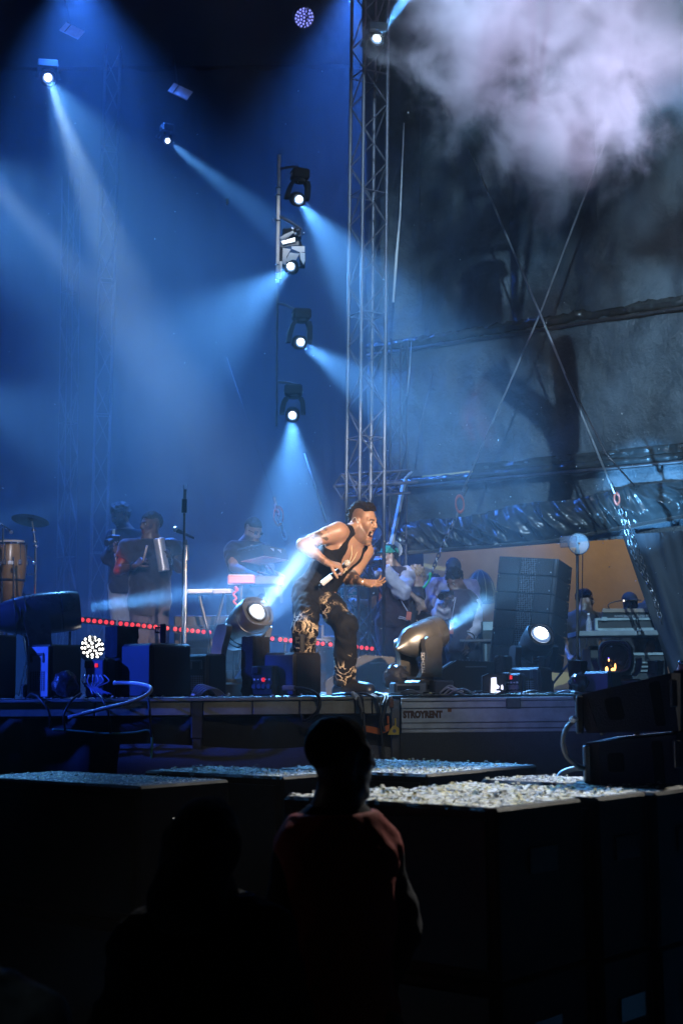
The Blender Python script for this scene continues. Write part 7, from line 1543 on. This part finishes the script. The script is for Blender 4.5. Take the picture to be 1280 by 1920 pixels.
d0 = 14.3
J = dict(head=j(853, 1090), ax=head_axes(-38, -30, 0), neck=j(862, 1110), shl=j(838, 1126, -0.10), shr=j(884, 1128, 0.10), pelvis=j(868, 1208), front=Vector((-0.6, -0.8, 0)), ell=j(826, 1150, -0.2), wrl=j(835, 1130, -0.36), elr=j(890, 1170, 0.0), wrr=j(876, 1200, -0.14)); J['handr'] = dict(d=(-0.1, -0.2, -1), n=(-0.5, 0.5, 0), curl=0.4, flip=-1); crew_legs(J, 868, 14.3)
t, J, g, M = person('bent photographer in a dark varsity jacket with one pale sleeve and a hanging hand', F(868, 14.3), J, skin=(0.20, 0.11, 0.08), h=0.009, hair=curls(0.04, 0.016, 0.012, 120, 0.09, 0.08, 0.3), beard=0.8)
shirt(t, J, M_JKT, 0.0095, 0.026, 1.75, 0.03, 'varsity_jacket', sm=M_SLV, sl_r=0.012, wr=0.012); trousers(t, J, mat('black_denim'), 0.012); shoes(t, J, M_BLACKP, 0.013)
for k in (0, 1):
    bb = MB(); bb.torus(J['elr'].lerp(J['wrr'], 0.66 + 0.1 * k), J['wrr'] - J['elr'], 0.056 - 0.003 * k, 0.008, 18, 6); bb.build('cuff_stripe', M_BLACK if k else M_JKT, t)
lanyard(t, [(854, 1120, 14.05), (848, 1150, 14.02), (846, 1164, 14.02)], (846, 1178, 14.0, 0.042, 0.115, 4), M_CARD, 0)
cmr = thing('compact_camera', 'small dark camera in the hands of the bent photographer', 'camera', j(836, 1120, -0.4))
bb = MB(); bb.box(j(838, 1116, -0.38), (0.12, 0.08, 0.09), rotz(-0.5), 0.01); bb.build('camera_body', M_BLACKP, cmr)
bb = MB(); bb.cyl(j(834, 1117, -0.40), j(826, 1119, -0.5), 0.034, 14); bb.build('camera_lens', M_BLACKP, cmr)
for nm, x, y, d, yaw, hr, hh in (('dark haired man at the back seen from the side left of the mixing desk', 1096, 1126, 16.2, 60, curls(0.03, 0.012, 0.006, 120, 0.09, 0.08, 0.3), 0), ('man in a dark cap behind the mixing desk', 1181, 1133, 15.6, 20, cap(mat('navy_cap'), True), 1), ('grey haired person half hidden behind the photographer in the green cap', 707, 1036, 16.0, -20, curls(0.0, 0.022, 0.015, 90, 0.12, 0.08, 0.4), 0), ('dark haired person at the back between the fair curls and the lavender jacket', 812, 1098, 16.3, -40, curls(0.03, 0.014, 0.008, 110, 0.1, 0.08, 0.3), 0), ('tall man standing at the right behind the desk beside the canvas flap', 1222, 1112, 16.0, -25, curls(0.05, 0.008, 0.004, 120, 0.09, 0.08, 0.2), 0)):
    d0 = d; J = dict(head=j(x, y), ax=head_axes(yaw, -6, 0), neck=j(x - 4, y + 22), shl=j(x - 36, y + 38), shr=j(x + 32, y + 38), pelvis=j(x - 2, y + 118), front=Vector((0.2, -1, 0)), ell=j(x - 42, y + 82), wrl=j(x - 30, y + 104, -0.25), elr=j(x + 38, y + 82), wrr=j(x + 26, y + 104, -0.25)); crew_legs(J, x, d)
    t, J, g, M = person(nm, F(x, d), J, skin=(0.30, 0.18, 0.13), h=0.0105, hair=hr, beard=0.7)
    shirt(t, J, mat('black_t_shirt'), 0.012, 0.022, 0.7, 0.06, 't_shirt'); trousers(t, J, mat('black_denim'), 0.014); shoes(t, J, M_BLACKP, 0.014)

# ------------------------------------------------------------------ people in the pit
STAGE_KEEP = STAGE
d0 = 4.6
def pit_legs(J, x, d):
    for q, dx in (('l', -0.11), ('r', 0.11)):
        f_ = Vector((J['pelvis'].x + dx, J['pelvis'].y, 0)); J['hip' + q] = J['pelvis'] + Vector((dx * 0.9, 0, -0.05)); J['an' + q] = f_ + Vector((0, 0, 0.09)); J['kn' + q] = (J['hip' + q] + J['an' + q]) / 2; J['toe' + q] = f_ + Vector((0.1, 0.12, 0.035))
def lower(p, dz): return p + Vector((0, 0, dz))
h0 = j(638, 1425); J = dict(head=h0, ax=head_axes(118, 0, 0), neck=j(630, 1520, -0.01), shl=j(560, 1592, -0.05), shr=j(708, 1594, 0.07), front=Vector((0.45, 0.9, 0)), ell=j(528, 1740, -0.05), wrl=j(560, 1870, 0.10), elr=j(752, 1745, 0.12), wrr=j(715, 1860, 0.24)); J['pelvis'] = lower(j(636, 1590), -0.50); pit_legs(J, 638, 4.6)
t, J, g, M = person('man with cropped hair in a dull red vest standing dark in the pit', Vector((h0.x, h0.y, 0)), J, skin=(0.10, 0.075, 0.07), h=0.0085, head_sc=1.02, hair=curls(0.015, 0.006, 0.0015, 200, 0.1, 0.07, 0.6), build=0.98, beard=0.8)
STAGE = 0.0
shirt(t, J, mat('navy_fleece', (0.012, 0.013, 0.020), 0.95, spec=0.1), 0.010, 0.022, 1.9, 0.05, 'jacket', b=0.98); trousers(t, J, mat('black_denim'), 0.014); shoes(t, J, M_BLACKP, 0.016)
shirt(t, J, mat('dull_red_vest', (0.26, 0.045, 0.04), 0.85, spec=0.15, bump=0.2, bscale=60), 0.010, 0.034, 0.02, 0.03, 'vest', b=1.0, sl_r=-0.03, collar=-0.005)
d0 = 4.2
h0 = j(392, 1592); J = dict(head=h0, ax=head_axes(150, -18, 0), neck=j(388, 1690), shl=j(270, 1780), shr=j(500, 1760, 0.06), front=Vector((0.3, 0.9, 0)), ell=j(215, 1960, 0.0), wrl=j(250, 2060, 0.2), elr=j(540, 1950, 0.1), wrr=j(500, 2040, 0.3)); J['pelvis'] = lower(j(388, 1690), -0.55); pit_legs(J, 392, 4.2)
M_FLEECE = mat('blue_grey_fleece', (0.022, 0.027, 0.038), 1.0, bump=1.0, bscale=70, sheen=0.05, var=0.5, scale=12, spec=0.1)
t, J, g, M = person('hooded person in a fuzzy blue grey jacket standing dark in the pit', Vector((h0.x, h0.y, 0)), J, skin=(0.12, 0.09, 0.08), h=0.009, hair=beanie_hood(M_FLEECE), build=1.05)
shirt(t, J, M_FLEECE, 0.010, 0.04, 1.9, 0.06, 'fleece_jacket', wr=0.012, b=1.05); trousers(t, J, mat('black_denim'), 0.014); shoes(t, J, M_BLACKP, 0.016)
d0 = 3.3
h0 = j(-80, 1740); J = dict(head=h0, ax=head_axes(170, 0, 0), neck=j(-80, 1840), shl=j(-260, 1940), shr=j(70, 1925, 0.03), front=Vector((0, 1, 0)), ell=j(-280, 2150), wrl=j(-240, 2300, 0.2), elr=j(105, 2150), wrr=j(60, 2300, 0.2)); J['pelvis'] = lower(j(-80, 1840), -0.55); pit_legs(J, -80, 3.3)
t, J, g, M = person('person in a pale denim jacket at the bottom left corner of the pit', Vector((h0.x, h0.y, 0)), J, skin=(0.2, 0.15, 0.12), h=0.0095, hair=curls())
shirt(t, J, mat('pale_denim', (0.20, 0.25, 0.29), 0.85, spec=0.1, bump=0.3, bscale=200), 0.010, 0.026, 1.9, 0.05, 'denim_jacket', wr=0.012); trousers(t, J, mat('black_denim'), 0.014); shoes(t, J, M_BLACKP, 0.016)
STAGE = STAGE_KEEP
